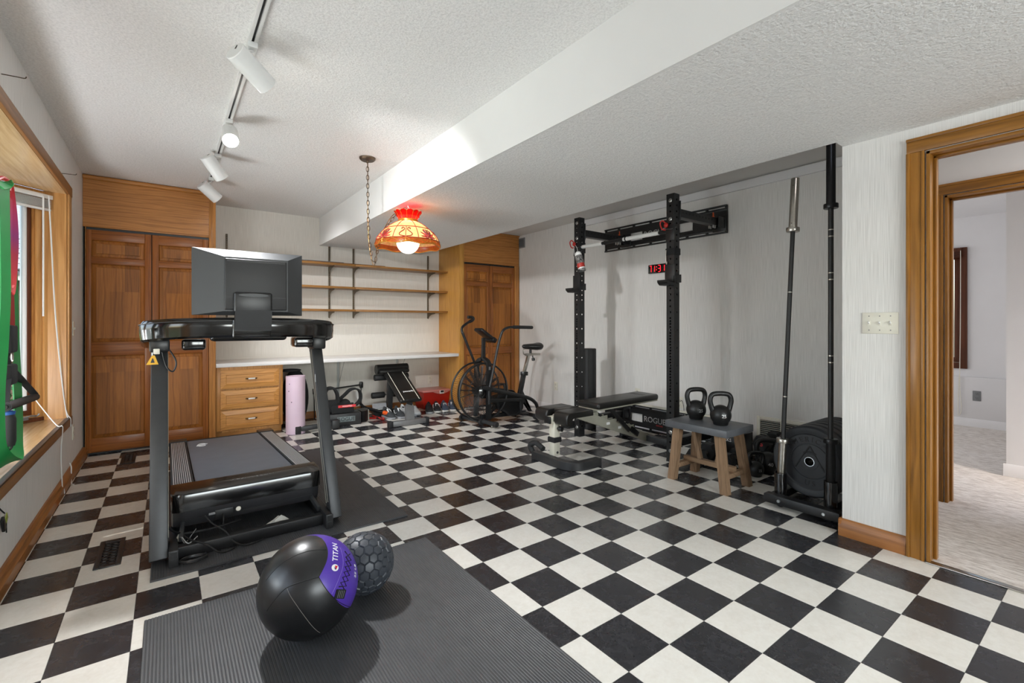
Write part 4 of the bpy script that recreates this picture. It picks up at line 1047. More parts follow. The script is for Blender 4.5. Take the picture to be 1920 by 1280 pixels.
obj('lamp_cord', MB().tube(smooth_path([(CZ[0] + 0.004, CZ[1] + 0.004, ZC - 0.04), (CZ[0] + 0.01, CZ[1] + 0.006, 1.9), (1.345, 3.725, 1.66), (1.372, 3.735, 1.72), (1.40, 3.77, 1.84), (1.475, 3.80, 2.0), (1.54, 3.77, 2.11), (1.62, 3.70, 2.15), (LC.x, LC.y, 2.135)], 6), 0.0028, 6), M['brass'], cp_)

# ================================================================ BANDS AND STRAPS AT THE LEFT WINDOW
def ribbon(pts, wdir, w_, th=0.004, ws=None):
    P = smooth_path(pts, 8); m = MB(); V = []; F = []; n = len(P)
    for i, p in enumerate(P):
        t = (P[min(i + 1, n - 1)] - P[max(i - 1, 0)]).normalized()
        wd = Vector(wdir); wd = (wd - t * wd.dot(t)); wd = wd.normalized() if wd.length > 1e-4 else Vector((0, 1, 0)); nn = t.cross(wd)
        k = 1.0 if ws is None else ws[0] + (ws[1] - ws[0]) * i / (n - 1)
        for a, b in ((-1, -1), (1, -1), (1, 1), (-1, 1)): V.append(p + wd * a * w_ / 2 * k + nn * b * th / 2)
    for i in range(n - 1):
        for k in range(4): F.append((i * 4 + k, i * 4 + (k + 1) % 4, i * 4 + 4 + (k + 1) % 4, i * 4 + 4 + k))
    F.append((3, 2, 1, 0)); F.append((n * 4 - 4, n * 4 - 3, n * 4 - 2, n * 4 - 1)); return m.add(V, F)
BX = -0.50
def grad_mat():
    s = NT('red_to_magenta_rubber'); tc = s.n('ShaderNodeTexCoord'); sx = s.n('ShaderNodeSeparateXYZ'); s.l(tc.outputs['Object'], sx.inputs[0])
    mr = s.n('ShaderNodeMapRange'); mr.inputs['From Min'].default_value = -0.42; mr.inputs['From Max'].default_value = 0.02; s.l(sx.outputs[2], mr.inputs[0])
    s.base(s.ramp(mr.outputs[0], [(0.0, lin((206, 58, 62))), (0.25, lin((176, 38, 70))), (0.42, lin((150, 46, 120))), (0.62, lin((196, 52, 110))), (0.8, lin((206, 34, 44))), (1.0, lin((206, 30, 36)))]))
    s.set(Roughness=0.4); return s.m
M['green_rubber'] = plain('green_rubber', (18, 132, 62), 0.42, 0, 0.08, 8)
hk = thing('anchor_strap', 'black anchor strap on the window head casing carrying the bands', 'strap', (XL + 0.02, 2.45, 2.19))
obj('plate', MB().box(XL + 0.0225, XL + 0.03, 2.42, 2.50, 2.16, 2.22, 0.002), M['bronze'], hk)
obj('arm', MB().tube(smooth_path([(XL + 0.028, 2.46, 2.20), (BX - 0.03, 2.46, 2.19), (BX + 0.005, 2.46, 2.185), (BX + 0.012, 2.46, 2.20)], 5), 0.006, 8), M['bronze'], hk)
obj('webbing', ribbon([(BX, 2.46, 2.19), (BX, 2.465, 2.0), (BX, 2.47, 1.82)], (0, 1, 0), 0.03, 0.004), M['black_fabric'], hk)
obj('ring', MB().tube(arc((BX, 2.475, 1.80), 0.032, 0, 2 * pi, 16, 'yz')[:-1], 0.005, 6, True), M['steel'], hk)
M['green_rubber'] = plain('green_rubber', (18, 132, 62), 0.42, 0, 0.08, 8)
g1 = thing('resistance_band', 'wide bright green rubber resistance band looped down in front of window', 'resistance band', (-0.49, 2.60, 1.75), 0, 'bands hanging at the bay window')
obj('band', ribbon([(-0.485, 2.411, 1.683), (-0.485, 2.522, 1.703), (-0.485, 2.536, 1.644), (-0.485, 2.544, 1.504), (-0.485, 2.551, 1.302), (-0.485, 2.522, 1.120), (-0.485, 2.479, 0.964), (-0.485, 2.472, 0.827), (-0.485, 2.507, 0.702), (-0.495, 2.674, 0.640), (-0.510, 2.857, 0.669), (-0.520, 2.940, 0.782), (-0.525, 2.950, 0.921), (-0.530, 2.941, 1.109), (-0.530, 2.915, 1.340), (-0.530, 2.872, 1.587)], (0.25, 1.0, 0), 0.060, 0.005), M['green_rubber'], g1)
g2 = thing('resistance_band', 'red and magenta rubber band folded over behind the green band', 'resistance band', (-0.5, 2.68, 1.78), 0, 'bands hanging at the bay window')
rb = grad_mat()
obj('band', ribbon([(-0.500, 2.677, 1.723), (-0.500, 2.709, 1.692), (-0.500, 2.750, 1.614), (-0.500, 2.766, 1.529), (-0.500, 2.750, 1.429), (-0.500, 2.725, 1.356), (-0.500, 2.693, 1.315)], (0.35, 1.0, 0.1), 0.042, 0.005), rb, g2)
obj('band', ribbon([(-0.505, 2.689, 1.725), (-0.505, 2.689, 1.581), (-0.505, 2.689, 1.454), (-0.505, 2.696, 1.315)], (0.2, 1.0, 0), 0.060, 0.005), rb, g2)
obj('fold', ribbon([(-0.497, 2.646, 1.329), (-0.497, 2.685, 1.315), (-0.497, 2.717, 1.330)], (0.3, 0.2, 1.0), 0.030, 0.006), plain('coral_rubber', (214, 92, 92), 0.45), g2)
obj('loop', MB().tube(smooth_path([(-0.490, 2.454, 1.700), (-0.490, 2.536, 1.730), (-0.490, 2.601, 1.736), (-0.490, 2.632, 1.727), (-0.490, 2.624, 1.700)], 6), 0.007, 8), plain('red_rubber', (190, 34, 36), 0.42), g2)
obj('fold', ribbon([(-0.512, 2.742, 1.374), (-0.512, 2.750, 1.288), (-0.512, 2.758, 1.201), (-0.512, 2.766, 1.092)], (0.3, 1.0, 0), 0.055, 0.005), plain('dark_red_rubber', (140, 36, 34), 0.5), g2)
st = thing('suspension_strap', 'black suspension trainer strap with foam handle hanging at the window', 'exercise strap', (-0.51, 2.72, 1.0))
obj('strap', ribbon([(-0.518, 2.595, 1.715), (-0.518, 2.681, 1.578), (-0.518, 2.726, 1.372), (-0.518, 2.742, 1.158), (-0.518, 2.758, 0.984)], (0.4, 1.0, 0), 0.03, 0.004), M['black_fabric'], st)
obj('cuff', MB().obox(Vector((-0.515, 2.782, 1.124)), (0.03, 0.10, 0.115), None, 0.01), M['black_fabric'], st)
obj('cuff', MB().obox(Vector((-0.512, 2.758, 0.979)), (0.03, 0.11, 0.085), None, 0.01), M['black_fabric'], st)
obj('buckle', MB().tube(arc((-0.515, 2.79, 1.051), 0.026, 0, 2 * pi, 14, 'yz')[:-1], 0.005, 6, True), M['steel'], st)
hA, hB = Vector((-0.485, 2.553, 0.873)), Vector((-0.505, 3.178, 0.835))
obj('handle_strap', ribbon([(-0.512, 2.807, 0.991), (-0.510, 2.977, 0.927), (-0.505, 3.178, 0.845)], (1, 0.2, 0.2), 0.024, 0.006), M['black_fabric'], st)
obj('handle_strap', ribbon([(-0.512, 2.726, 0.976), (-0.500, 2.639, 0.920), (-0.487, 2.556, 0.879)], (1, 0.2, 0.2), 0.024, 0.006), M['black_fabric'], st)
obj('handle', MB().cyl(hA, hB, 0.017, seg=16), M['foam'], st)
obj('handle_core', MB().cyl(hA - (hB - hA) * 0.03, hB + (hB - hA) * 0.03, 0.0085, seg=12), M['black_plastic'], st)
pg = thing('hand_grip', 'black padded grip with blue cap hanging below the strap handle', 'exercise handle', (-0.505, 2.696, 0.700))
obj('grip', MB().lathe([(0.0, 0.0), (0.020, 0.0), (0.024, 0.02), (0.024, 0.107), (0.018, 0.127), (0.0, 0.127)], (-0.505, 2.696, 0.700), seg=18), M['foam'], pg)
obj('cap', MB().lathe([(0.0, 0.125), (0.02, 0.125), (0.022, 0.137), (0.0, 0.143)], (-0.505, 2.696, 0.700), seg=18), M['blue'], pg)
obj('cord', MB().tube(smooth_path([(-0.508, 2.712, 0.834), (-0.508, 2.728, 0.911), (-0.508, 2.736, 1.007)], 5), 0.004, 6), M['black_fabric'], pg)
obj('strap_end', MB().tube(smooth_path([(-0.505, 2.673, 0.705), (-0.505, 2.704, 0.683), (-0.505, 2.752, 0.684), (-0.505, 2.752, 0.710)], 5), 0.004, 6), M['black_fabric'], pg)
kt = thing('key_tag', 'small dark fob with green tag dangling on left wall under the sill', 'key tag', (XL + 0.012, 3.10, 0.36))
obj('cord', MB().tube(smooth_path([(XL + 0.008, 2.98, 0.395), (XL + 0.009, 3.05, 0.35), (XL + 0.01, 3.092, 0.325)], 5), 0.003, 6), M['black_fabric'], kt)
obj('fob', MB().obox((XL + 0.012, 3.06, 0.285), (0.012, 0.03, 0.07), Matrix.Rotation(0.5, 3, 'X'), 0.004), M['black_plastic'], kt)
obj('tag', MB().obox((XL + 0.010, 3.125, 0.292), (0.003, 0.036, 0.036), Matrix.Rotation(0.6, 3, 'X'), 0.001), plain('green_tag', (150, 158, 70), 0.5), kt)
obj('tail', MB().cyl((XL + 0.010, 3.12, 0.275), (XL + 0.010, 3.125, 0.225), 0.0025, seg=6), M['black_fabric'], kt)
# ================================================================ MATS AND BALLS
def ribbed(label, x0, x1, y0, y1, th, pitch=0.0105):
    n = int((x1 - x0) / pitch); pr = []
    for k in range(n):
        a = x0 + k * (x1 - x0) / n; q = (x1 - x0) / n
        pr += [(a, th - 0.0016), (a + q * 0.22, th), (a + q * 0.72, th), (a + q * 0.94, th - 0.0016)]
    pr = [(x0, 0.0005)] + pr + [(x1, th - 0.0016), (x1, 0.0005)]
    V = [(x, y0, z) for x, z in pr] + [(x, y1, z) for x, z in pr]; N = len(pr); F = [tuple(range(N)), tuple(range(2 * N - 1, N - 1, -1))]
    for i in range(N): F.append((i, (i + 1) % N, N + (i + 1) % N, N + i))
    o = obj('exercise_mat', MB().add(V, F), M['mat'], at=((x0 + x1) / 2, (y0 + y1) / 2, 0), sharp=10)
    return tag(o, label, 'mat')
M['mat'] = plain('mat_rubber', (66, 67, 69), 0.5, 0, 0.10, 14, bump=0.12, bscale=260)
ribbed('large black ribbed mat under the medicine balls', -0.07, 1.150, 0.70, 2.37, 0.008)
ribbed('black ribbed mat lying beneath the treadmill', -0.06, 1.195, 2.712, 4.62, 0.010)
BC, BR = Vector((0.438, 1.905, 0.186)), 0.178
mbll = thing('medicine_ball', 'large black leather medicine ball with purple panel', 'medicine ball', BC)
def plane3(a, b, c):
    a, b, c = Vector(a), Vector(b), Vector(c); n = (b - a).cross(c - a).normalized()
    return a, n
A1 = plane3((0.237, -0.057, 0.97), (0.263, -0.447, 0.855), (-0.009, -0.838, 0.545))
A2 = plane3((-0.009, -0.838, 0.545), (0.235, -0.965, 0.119), (0.69, -0.581, -0.432))
inside = Vector((0.6, -0.63, 0.45)).normalized()
b = bmesh.new(); bmesh.ops.create_uvsphere(b, u_segments=96, v_segments=64, radius=1.0)
for p, n in (A1, A2): bmesh.ops.bisect_plane(b, geom=b.verts[:] + b.edges[:] + b.faces[:], plane_co=p, plane_no=n, dist=1e-5)
pur, blk = [], []
for f in b.faces:
    c = f.calc_center_median()
    ok = all(((c - p).dot(n)) * ((inside - p).dot(n)) > 0 for p, n in (A1, A2))
    (pur if ok else blk).append([v.co.copy() for v in f.verts])
b.free()
def ball_part(name, faces, mat, r):
    m = MB(); idx = {}; V = []; F = []
    for f in faces:
        q = []
        for v in f:
            k = (round(v.x, 5), round(v.y, 5), round(v.z, 5))
            if k not in idx: idx[k] = len(V); V.append(BC + v * r)
            q.append(idx[k])
        F.append(tuple(q))
    return obj(name, m.add(V, F), mat, mbll, sharp=80)
M['ball_black'] = plain('ball_leather', (24, 24, 25), 0.33, 0, 0.06, 8, bump=0.10, bscale=320)
M['purple'] = plain('purple_vinyl', (78, 50, 158), 0.34, 0, 0.05, 8, bump=0.06, bscale=320)
ball_part('black_panel', blk, M['ball_black'], BR); pp = ball_part('purple_panel', pur, M['purple'], BR)
def on_ball(pts, off=1.0, n=8): return [BC + p.normalized() * BR * off for p in smooth_path(pts, n)]
def seam(pts, r, mat, name='seam', off=1.0): obj(name, MB().tube(on_ball(pts, off), r, 6), mat, mbll)
M['stitch'] = plain('seam_thread', (9, 9, 9), 0.7); M['thread'] = plain('grey_thread', (120, 116, 110), 0.6)
seam([(0.237, -0.057, 0.97), (0.256, -0.202, 0.945), (0.263, -0.447, 0.855), (0.182, -0.66, 0.729), (-0.009, -0.838, 0.545)], 0.0012, M['stitch'])
seam([(-0.009, -0.838, 0.545), (0.086, -0.935, 0.344), (0.235, -0.965, 0.119), (0.412, -0.906, -0.098), (0.69, -0.581, -0.432)], 0.0012, M['stitch'])
seam([(0.242, -0.433, 0.869), (0.071, -0.417, 0.906), (-0.164, -0.377, 0.912), (-0.37, -0.336, 0.866), (-0.592, -0.278, 0.756), (-0.853, -0.206, 0.48)], 0.0012, M['stitch'])
seam([(-0.009, -0.838, 0.545), (-0.302, -0.791, 0.532), (-0.566, -0.69, 0.452), (-0.721, -0.624, 0.303), (-0.882, -0.471, 0.007)], 0.0016, M['stitch'])
seam([(-0.566, -0.69, 0.452), (-0.527, -0.781, 0.334), (-0.417, -0.899, 0.132), (-0.247, -0.954, -0.172), (0.026, -0.794, -0.607)], 0.0008, M['thread'])
seam([(0.212, -0.959, 0.187), (0.38, -0.842, 0.383), (0.53, -0.636, 0.561), (0.561, -0.306, 0.769)], 0.0005, plain('lilac_thread', (150, 136, 200), 0.6))
for side in (0, 1):          # crossed lacing
    base = on_ball([(0.347, -0.914, 0.209), (0.494, -0.842, 0.217), (0.558, -0.757, 0.341), (0.635, -0.63, 0.447), (0.699, -0.482, 0.528), (0.732, -0.271, 0.625), (0.672, -0.109, 0.732)], 1.0, 6)
cl_ = [p - BC for p in on_ball([(0.43, -0.885, 0.19), (0.53, -0.79, 0.31), (0.62, -0.65, 0.44), (0.69, -0.46, 0.55), (0.71, -0.2, 0.67)], 1.0, 6)]
zz = [[], []]
for i in range(0, len(cl_) - 1, 3):
    t = (cl_[i + 1] - cl_[i]).normalized(); sd = t.cross(cl_[i].normalized())
    s_ = 1 if (i // 3) % 2 else -1
    zz[0].append(tuple((cl_[i] + sd * s_ * 0.016).normalized())); zz[1].append(tuple((cl_[i] - sd * s_ * 0.016).normalized()))
for z in zz:
    obj('lacing', MB().tube([BC + Vector(p) * BR * 1.004 for p in z], 0.0022, 6), M['stitch'], mbll)
tb = Vector((0.384, -0.917, 0.108)).normalized(); tt = Vector((0.4, 0.25, 0.9)); tt = (tt - tb * tt.dot(tb)).normalized(); ts = tt.cross(tb)
R = Matrix((ts, tb, tt)).transposed()
obj('strap_tab', MB().obox(BC + tb * (BR + 0.001), (0.044, 0.008, 0.030), R, 0.003), M['black_fabric'], mbll)
for q in (-0.012, -0.004, 0.004, 0.012): obj('tab_stitch', MB().obox(BC + tb * (BR + 0.0052) + ts * q, (0.0016, 0.001, 0.024), R), M['grey_print'], mbll)
def on_ball_text(txt, size, cdir_, up, name, mat):
    c = Vector(cdir_).normalized(); x = Vector(up); x = (x - c * x.dot(c)).normalized(); y = c.cross(x)
    m = text_mb(txt, size, 0.0004)
    def fn(v):
        d = (c + (x * v.x + y * v.y) / BR).normalized(); return BC + d * (BR + 0.0006 + v.z)
    return obj(name, m.map(fn), mat, pp)
on_ball_text('TITAN', 0.031, (0.432, -0.445, 0.785), (0.12, 0.42, 0.20), 'lettering', M['white'])
on_ball_text('25 LB', 0.022, (0.828, -0.49, 0.26), (0.1, 0.6, 0.5), 'lettering', M['white'])
lc = Vector((0.335, -0.739, 0.585)).normalized(); ly = Vector((0.1, 0.3, 0.4)); ly = (ly - lc * ly.dot(lc)).normalized(); lx = ly.cross(lc)
def logo(pts, off, mat):
    P = [BC + (lc + (lx * a + ly * bb) / BR).normalized() * (BR + off) for a, bb in pts]; c = sum(P, Vector()) / len(P)
    obj('emblem', MB().add(P + [c], [(k, (k + 1) % len(P), len(P)) for k in range(len(P))]), mat, pp)
logo([(0.014 * cos(a), 0.012 * sin(a)) for a in [2 * pi * k / 20 for k in range(20)]], 0.0008, M['white'])
logo([(-0.001, 0.007), (0.011, 0.006), (0.005, -0.006), (0.001, -0.001)], 0.0013, M['red_print'])
logo([(-0.003, 0.003), (0.002, -0.001), (0.004, -0.008), (-0.002, -0.006)], 0.0014, plain('navy_print', (30, 40, 110), 0.5))
# slam ball with hexagon relief
SBC, SBR = Vector((0.697, 2.044, 0.1365)), 0.128
def hexes():
    s = bmesh.new(); bmesh.ops.create_icosphere(s, subdivisions=3, radius=1.0)
    out = MB(); lines = MB()
    for v in s.verts:
        fs = [f.calc_center_median().normalized() for f in v.link_faces]; c = v.co.normalized()
        x = (fs[0] - c * fs[0].dot(c)).normalized(); y = c.cross(x)
        fs.sort(key=lambda p: atan2(p.dot(y), p.dot(x)))
        n = len(fs); o_ = [SBC + p * SBR * 0.965 for p in fs]; i_ = [SBC + (c + (p - c) * 0.80).normalized() * SBR * 0.997 for p in fs]
        out.add(o_ + i_ + [SBC + c * SBR * 1.003], [(k, (k + 1) % n, n + (k + 1) % n, n + k) for k in range(n)] + [(n + k, n + (k + 1) % n, 2 * n) for k in range(n)])
    s.free(); return out
sb = obj('slam_ball', hexes(), plain('slam_ball_rubber', (56, 60, 66), 0.42, 0, 0.06, 20), at=SBC, sharp=25); tag(sb, 'smaller grey black ball with hexagon relief next to the medicine ball', 'slam ball')

# ================================================================ TREADMILL
td = thing('treadmill', 'black folding treadmill with large screen and inclined belt', 'treadmill', (0.38, 3.4, 0.01))
PB, PT = 2.83, 3.33          # post base / top in y
def post(x0, x1, inner):
    p0, p1 = Vector(((x0 + x1) / 2, PB + 0.05, 0.036)), Vector(((x0 + x1) / 2, PT + 0.03, 1.09))
    d = (p1 - p0).normalized(); f = Vector((0, -1, 0)); f = (f - d * f.dot(d)).normalized()
    w_ = x1 - x0; dp = 0.085
    sec = [(-w_ / 2, -dp / 2), (w_ / 2, -dp / 2), (w_ / 2, dp / 2), (-w_ / 2, dp / 2)]
    m = MB(); R = Matrix((Vector((1, 0, 0)), -f, d)).transposed()
    m.obox((p0 + p1) / 2, (w_, dp, (p1 - p0).length + 0.02), R, 0.006)
    o = obj('upright', m, M['dark_steel'], td)
    gm = MB()
    for e in (-0.026, 0.012): gm.obox((p0 + p1) / 2 - f * (-e) + Vector((inner * (w_ / 2 + 0.0005), 0, 0)), (0.002, 0.004, 0.98), R)
    obj('edge_strip', gm, M['silver_paint'], o)
    return p0, p1
post(-0.068, 0.008, 1); post(0.775, 0.838, -1)
rl = Vector((0.7745, 0, 0))
obj('scratch_mark', MB().obox((0.774, 3.20, 0.835), (0.001, 0.006, 0.05), Matrix.Rotation(-0.2, 3, 'X')), M['white'], td)
# arched console with side arms
arch = []
for k in range(25):
    u = -1 + 2 * k / 24; x = 0.392 + 0.462 * sin(u * pi / 2 * 0.98)
    arch.append((x, 3.16 + 0.10 * (1 - cos(u * pi / 2)) , 1.145 + 0.025 * (1 - u * u)))
al = [(-0.070, 3.30, 1.138), (-0.072, 3.46, 1.12), (-0.074, 3.60, 1.10)]; ar = [(0.854, 3.30, 1.138), (0.856, 3.46, 1.12), (0.858, 3.60, 1.10)]
full_arch = [Vector(p) for p in al[::-1]] + [Vector(p) for p in arch] + [Vector(p) for p in ar]
sec = [(-0.045, -0.052), (-0.03, -0.062), (0.03, -0.062), (0.045, -0.050), (0.05, 0.0), (0.05, 0.03), (0.036, 0.052), (-0.036, 0.052), (-0.05, 0.03), (-0.05, 0.0)]
obj('console_arch', MB().sweep(full_arch, sec, up=(0, 0, 1)), M['gloss_black'], td, sharp=35)
obj('arch_trim', MB().sweep([p + Vector((0, 0, 0.034)) for p in full_arch], [(-0.0525, -0.002), (0.0525, -0.002), (0.0525, 0.002), (-0.0525, 0.002)], up=(0, 0, 1)), M['grey_plastic'], td)
obj('console_belly', MB().box(0.20, 0.60, 3.155, 3.30, 1.085, 1.14, 0.02, 3), M['gloss_black'], td)
for x in (0.125, 0.255): obj('screw_hole', MB().cyl((x, 3.118 + (0.02 if x < 0.2 else 0.0), 1.165), (x, 3.13 + (0.02 if x < 0.2 else 0.0), 1.165), 0.007, seg=12), M['black_plastic'], td)
for x0, x1 in ((0.07, 0.185), (0.66, 0.80)): obj('cup_holder', MB().box(x0, x1, 3.24, 3.38, 1.035, 1.10, 0.015, 3), M['gloss_black'], td)
obj('upright_collar', MB().box(-0.075, 0.016, 3.22, 3.40, 1.03, 1.10, 0.012), M['black_plastic'], td)
obj('upright_collar', MB().box(0.768, 0.846, 3.22, 3.40, 1.02, 1.10, 0.012), M['black_plastic'], td)
# screen
sc = thing  # (name kept free)
SX0, SX1, SZ0, SZ1 = 0.112, 0.678, 1.235, 1.610
def frustum(x0, x1, z0, z1, yb, yf, ins):
    V = [(x0, yb, z0), (x1, yb, z0), (x1, yb, z1), (x0, yb, z1), (x0 + ins[0], yf, z0 + ins[2]), (x1 - ins[1], yf, z0 + ins[2]), (x1 - ins[1], yf, z1 - ins[3]), (x0 + ins[0], yf, z1 - ins[3])]
    return MB().add(V, [(0, 1, 5, 4), (1, 2, 6, 5), (2, 3, 7, 6), (3, 0, 4, 7), (4, 5, 6, 7)])
scr = obj('screen', frustum(SX0, SX1, SZ0, SZ1, 3.13, 3.075, (0.145, 0.09, 0.022, 0.045)).add([], []), M['screen_back'] if 'screen_back' in M else plain('screen_back', (62, 64, 66), 0.5, 0.1, 0.04, 6), td, sharp=10)
obj('screen_bezel', MB().box(SX0, SX1, 3.13, 3.152, SZ0, SZ1, 0.004), M['black_plastic'], scr)
obj('display', MB().box(SX0 + 0.02, SX1 - 0.02, 3.152, 3.154, SZ0 + 0.02, SZ1 - 0.02), M['gloss_black'], scr)
px0, px1, pz0, pz1 = SX0 + 0.150, SX1 - 0.098, SZ0 + 0.030, SZ1 - 0.055
obj('back_cover', MB().box(px0, px1, 3.066, 3.08, pz0, pz1, 0.006, 3), plain('screen_cover', (32, 32, 33), 0.5, 0, 0.05, 20), scr)
obj('cover_joint', MB().box(px0 + 0.003, px1 - 0.003, 3.0655, 3.067, pz0 + 0.072, pz0 + 0.0735), M['black_plastic'], scr)
vm = MB()
for k in range(36):
    x = px0 + 0.014 + k * (px1 - px0 - 0.028) / 35; vm.box(x - 0.0022, x + 0.0022, 3.0652, 3.068, pz1 - 0.016, pz1 - 0.006)
o = obj('vent_slots', vm, M['black_plastic'], scr); o['kind'] = 'stuff'
nk = MB(); nk.box(0.304, 0.497, 3.03, 3.072, 1.250, 1.365, 0.012, 3)
nk.prism([(0.310, 3.03, 1.262), (0.310, 3.05, 1.145), (0.310, 3.12, 1.145), (0.310, 3.07, 1.262)], (0.185, 0, 0))
obj('screen_neck', nk, M['black_plastic'], td)
obj('neck_lip', MB().lathe([(0.0, 0.0), (0.07, 0.001), (0.075, 0.004)], (0.400, 3.029, 1.348), (0, -1, 0), 24).map(lambda v: Vector((v.x, v.y, 1.348 + (v.z - 1.348) * 0.13))), M['dark_steel'], td)
obj('neck_plate', MB().box(0.303, 0.50, 3.095, 3.115, 1.105, 1.215, 0.012, 3), M['gloss_black'], td)
# deck
HX0, HX1, HY = 0.018, 0.768, 3.03
def hood_shell(prof, name, mat, x0, x1, rnd_):
    nx = 16; V = []; n = len(prof)
    for k in range(nx + 1):
        u = 0.5 - 0.5 * cos(pi * k / nx); x = x0 + (x1 - x0) * u; e = max(0.0, 1 - min(x - x0, x1 - x) / rnd_); dy = rnd_ * 0.8 * (1 - sqrt(max(0.0, 1 - e * e)))
        V += [(x, y + (dy if y < 3.15 else 0), z) for y, z in prof]
    F = [tuple(range(n)), tuple(range(nx * n + n - 1, nx * n - 1, -1))]
    for k in range(nx):
        for i in range(n): F.append((k * n + i, k * n + (i + 1) % n, (k + 1) * n + (i + 1) % n, (k + 1) * n + i))
    return obj(name, MB().add(V, F), mat, td, sharp=30)
hood_shell([(3.21, 0.293), (3.046, 0.286), (3.034, 0.280), (3.030, 0.270), (3.028, 0.190), (3.21, 0.190)], 'motor_hood', M['gloss_black'], HX0, HX1, 0.04)
hood_shell([(3.21, 0.1898), (3.036, 0.1898), (3.040, 0.135), (3.062, 0.102), (3.11, 0.088), (3.42, 0.088), (3.42, 0.1898)], 'motor_cover', plain('satin_black_cover', (44, 44, 46), 0.32, 0, 0.05, 8, coat=0.3), HX0 + 0.003, HX1 - 0.003, 0.06)
obj('hood_seam', MB().box(HX0 + 0.05, HX1 - 0.05, 3.037, 3.0405, 0.140, 0.1415), M['black_plastic'], td)
wm = MB(); rnd = random.Random(4)
for k in range(26):
    x = 0.30 + k * 0.0085 + rnd.uniform(-0.004, 0.004); wm.obox((x, 3.12 + rnd.uniform(-0.006, 0.006), 0.2902), (rnd.uniform(0.002, 0.009), rnd.uniform(0.001, 0.004), 0.0008), Matrix.Rotation(rnd.uniform(0, 3), 3, 'Z'))
o = obj('scuff_marks', wm, M['silver_print'], td)
obj('inlet_plate', MB().box(0.215, 0.30, 3.03, 3.036, 0.112, 0.165, 0.002), M['black_plastic'], td)
obj('rocker_switch', MB().box(0.185, 0.215, 3.026, 3.032, 0.146, 0.158, 0.002), M['grey_print'], td)
obj('fuse_cap', MB().lathe([(0.0, 0.004), (0.010, 0.004), (0.013, 0.0)], (0.325, 3.03, 0.150), (0, -1, 0), 18), M['ivory'], td)
DY0, DY1, DZ0, DZ1 = 3.20, 4.78, 0.278, 0.215
def dz(y): return DZ0 + (DZ1 - DZ0) * (y - DY0) / (DY1 - DY0)
def slab(x0, x1, y0, y1, up, dn, name, mat):
    V = [(x0, y0, dz(y0) - dn), (x1, y0, dz(y0) - dn), (x1, y1, dz(y1) - dn), (x0, y1, dz(y1) - dn), (x0, y0, dz(y0) + up), (x1, y0, dz(y0) + up), (x1, y1, dz(y1) + up), (x0, y1, dz(y1) + up)]
    return obj(name, MB().add(V, [(3, 2, 1, 0), (4, 5, 6, 7), (0, 1, 5, 4), (1, 2, 6, 5), (2, 3, 7, 6), (3, 0, 4, 7)]), mat, td)
slab(0.135, 0.655, 3.18, 4.74, -0.004, 0.02, 'running_belt', plain('belt', (96, 104, 114), 0.48, 0, 0.06, 10, bump=0.1, bscale=300))
slab(0.05, 0.745, 3.3, 4.70, -0.03, 0.10, 'deck_frame', M['black_metal'])
for x0, x1 in ((0.022, 0.128), (0.662, 0.768)):
    o = slab(x0, x1, 3.20, 4.74, 0.002, 0.085, 'side_rail', M['rubber'])
    for k in range(9):
        xx = x0 + 0.012 + k * (x1 - x0 - 0.026) / 8
        V = [(xx - 0.0032, 3.22, dz(3.22) + 0.0018), (xx + 0.0032, 3.22, dz(3.22) + 0.0018), (xx + 0.0032, 4.66, dz(4.66) + 0.0018), (xx - 0.0032, 4.66, dz(4.66) + 0.0018),
             (xx - 0.002, 3.22, dz(3.22) + 0.0055), (xx + 0.002, 3.22, dz(3.22) + 0.0055), (xx + 0.002, 4.66, dz(4.66) + 0.0055), (xx - 0.002, 4.66, dz(4.66) + 0.0055)]
        obj('grip_rib', MB().add(V, [(4, 5, 6, 7), (0, 1, 5, 4), (1, 2, 6, 5), (2, 3, 7, 6), (3, 0, 4, 7)]), M['silver_print'], o)
    slab(x0 - 0.004, x1 + 0.008, 4.68, 4.80, 0.010, 0.09, 'end_cap', M['black_plastic'])
    obj('rear_foot', MB().box(x0 + 0.02, x1 - 0.02, 4.62, 4.72, 0.0105, 0.135, 0.01), M['rubber'], td)
obj('rear_roller', MB().cyl((0.13, 4.73, 0.19), (0.66, 4.73, 0.19), 0.028, seg=20), M['black_plastic'], td)
lg = [(0.20, 4.50), (0.235, 4.512), (0.262, 4.498), (0.262, 4.485), (0.238, 4.492), (0.205, 4.482)]
def on_belt(p): return Vector((p[0], p[1], dz(p[1]) - 0.0032))
obj('belt_emblem', MB().tube([on_belt((0.228 + 0.030 * cos(a), 4.46 + 0.048 * sin(a))) for a in [0.5 + k * 0.45 for k in range(12)]], 0.0035, 6), M['white'], td)
obj('belt_emblem', MB().tube([on_belt((0.228 + 0.036 * sin(k * 0.5 - 1.5) , 4.46 + 0.02 * (k - 3) / 2)) for k in range(7)], 0.0035, 6), M['white'], td)
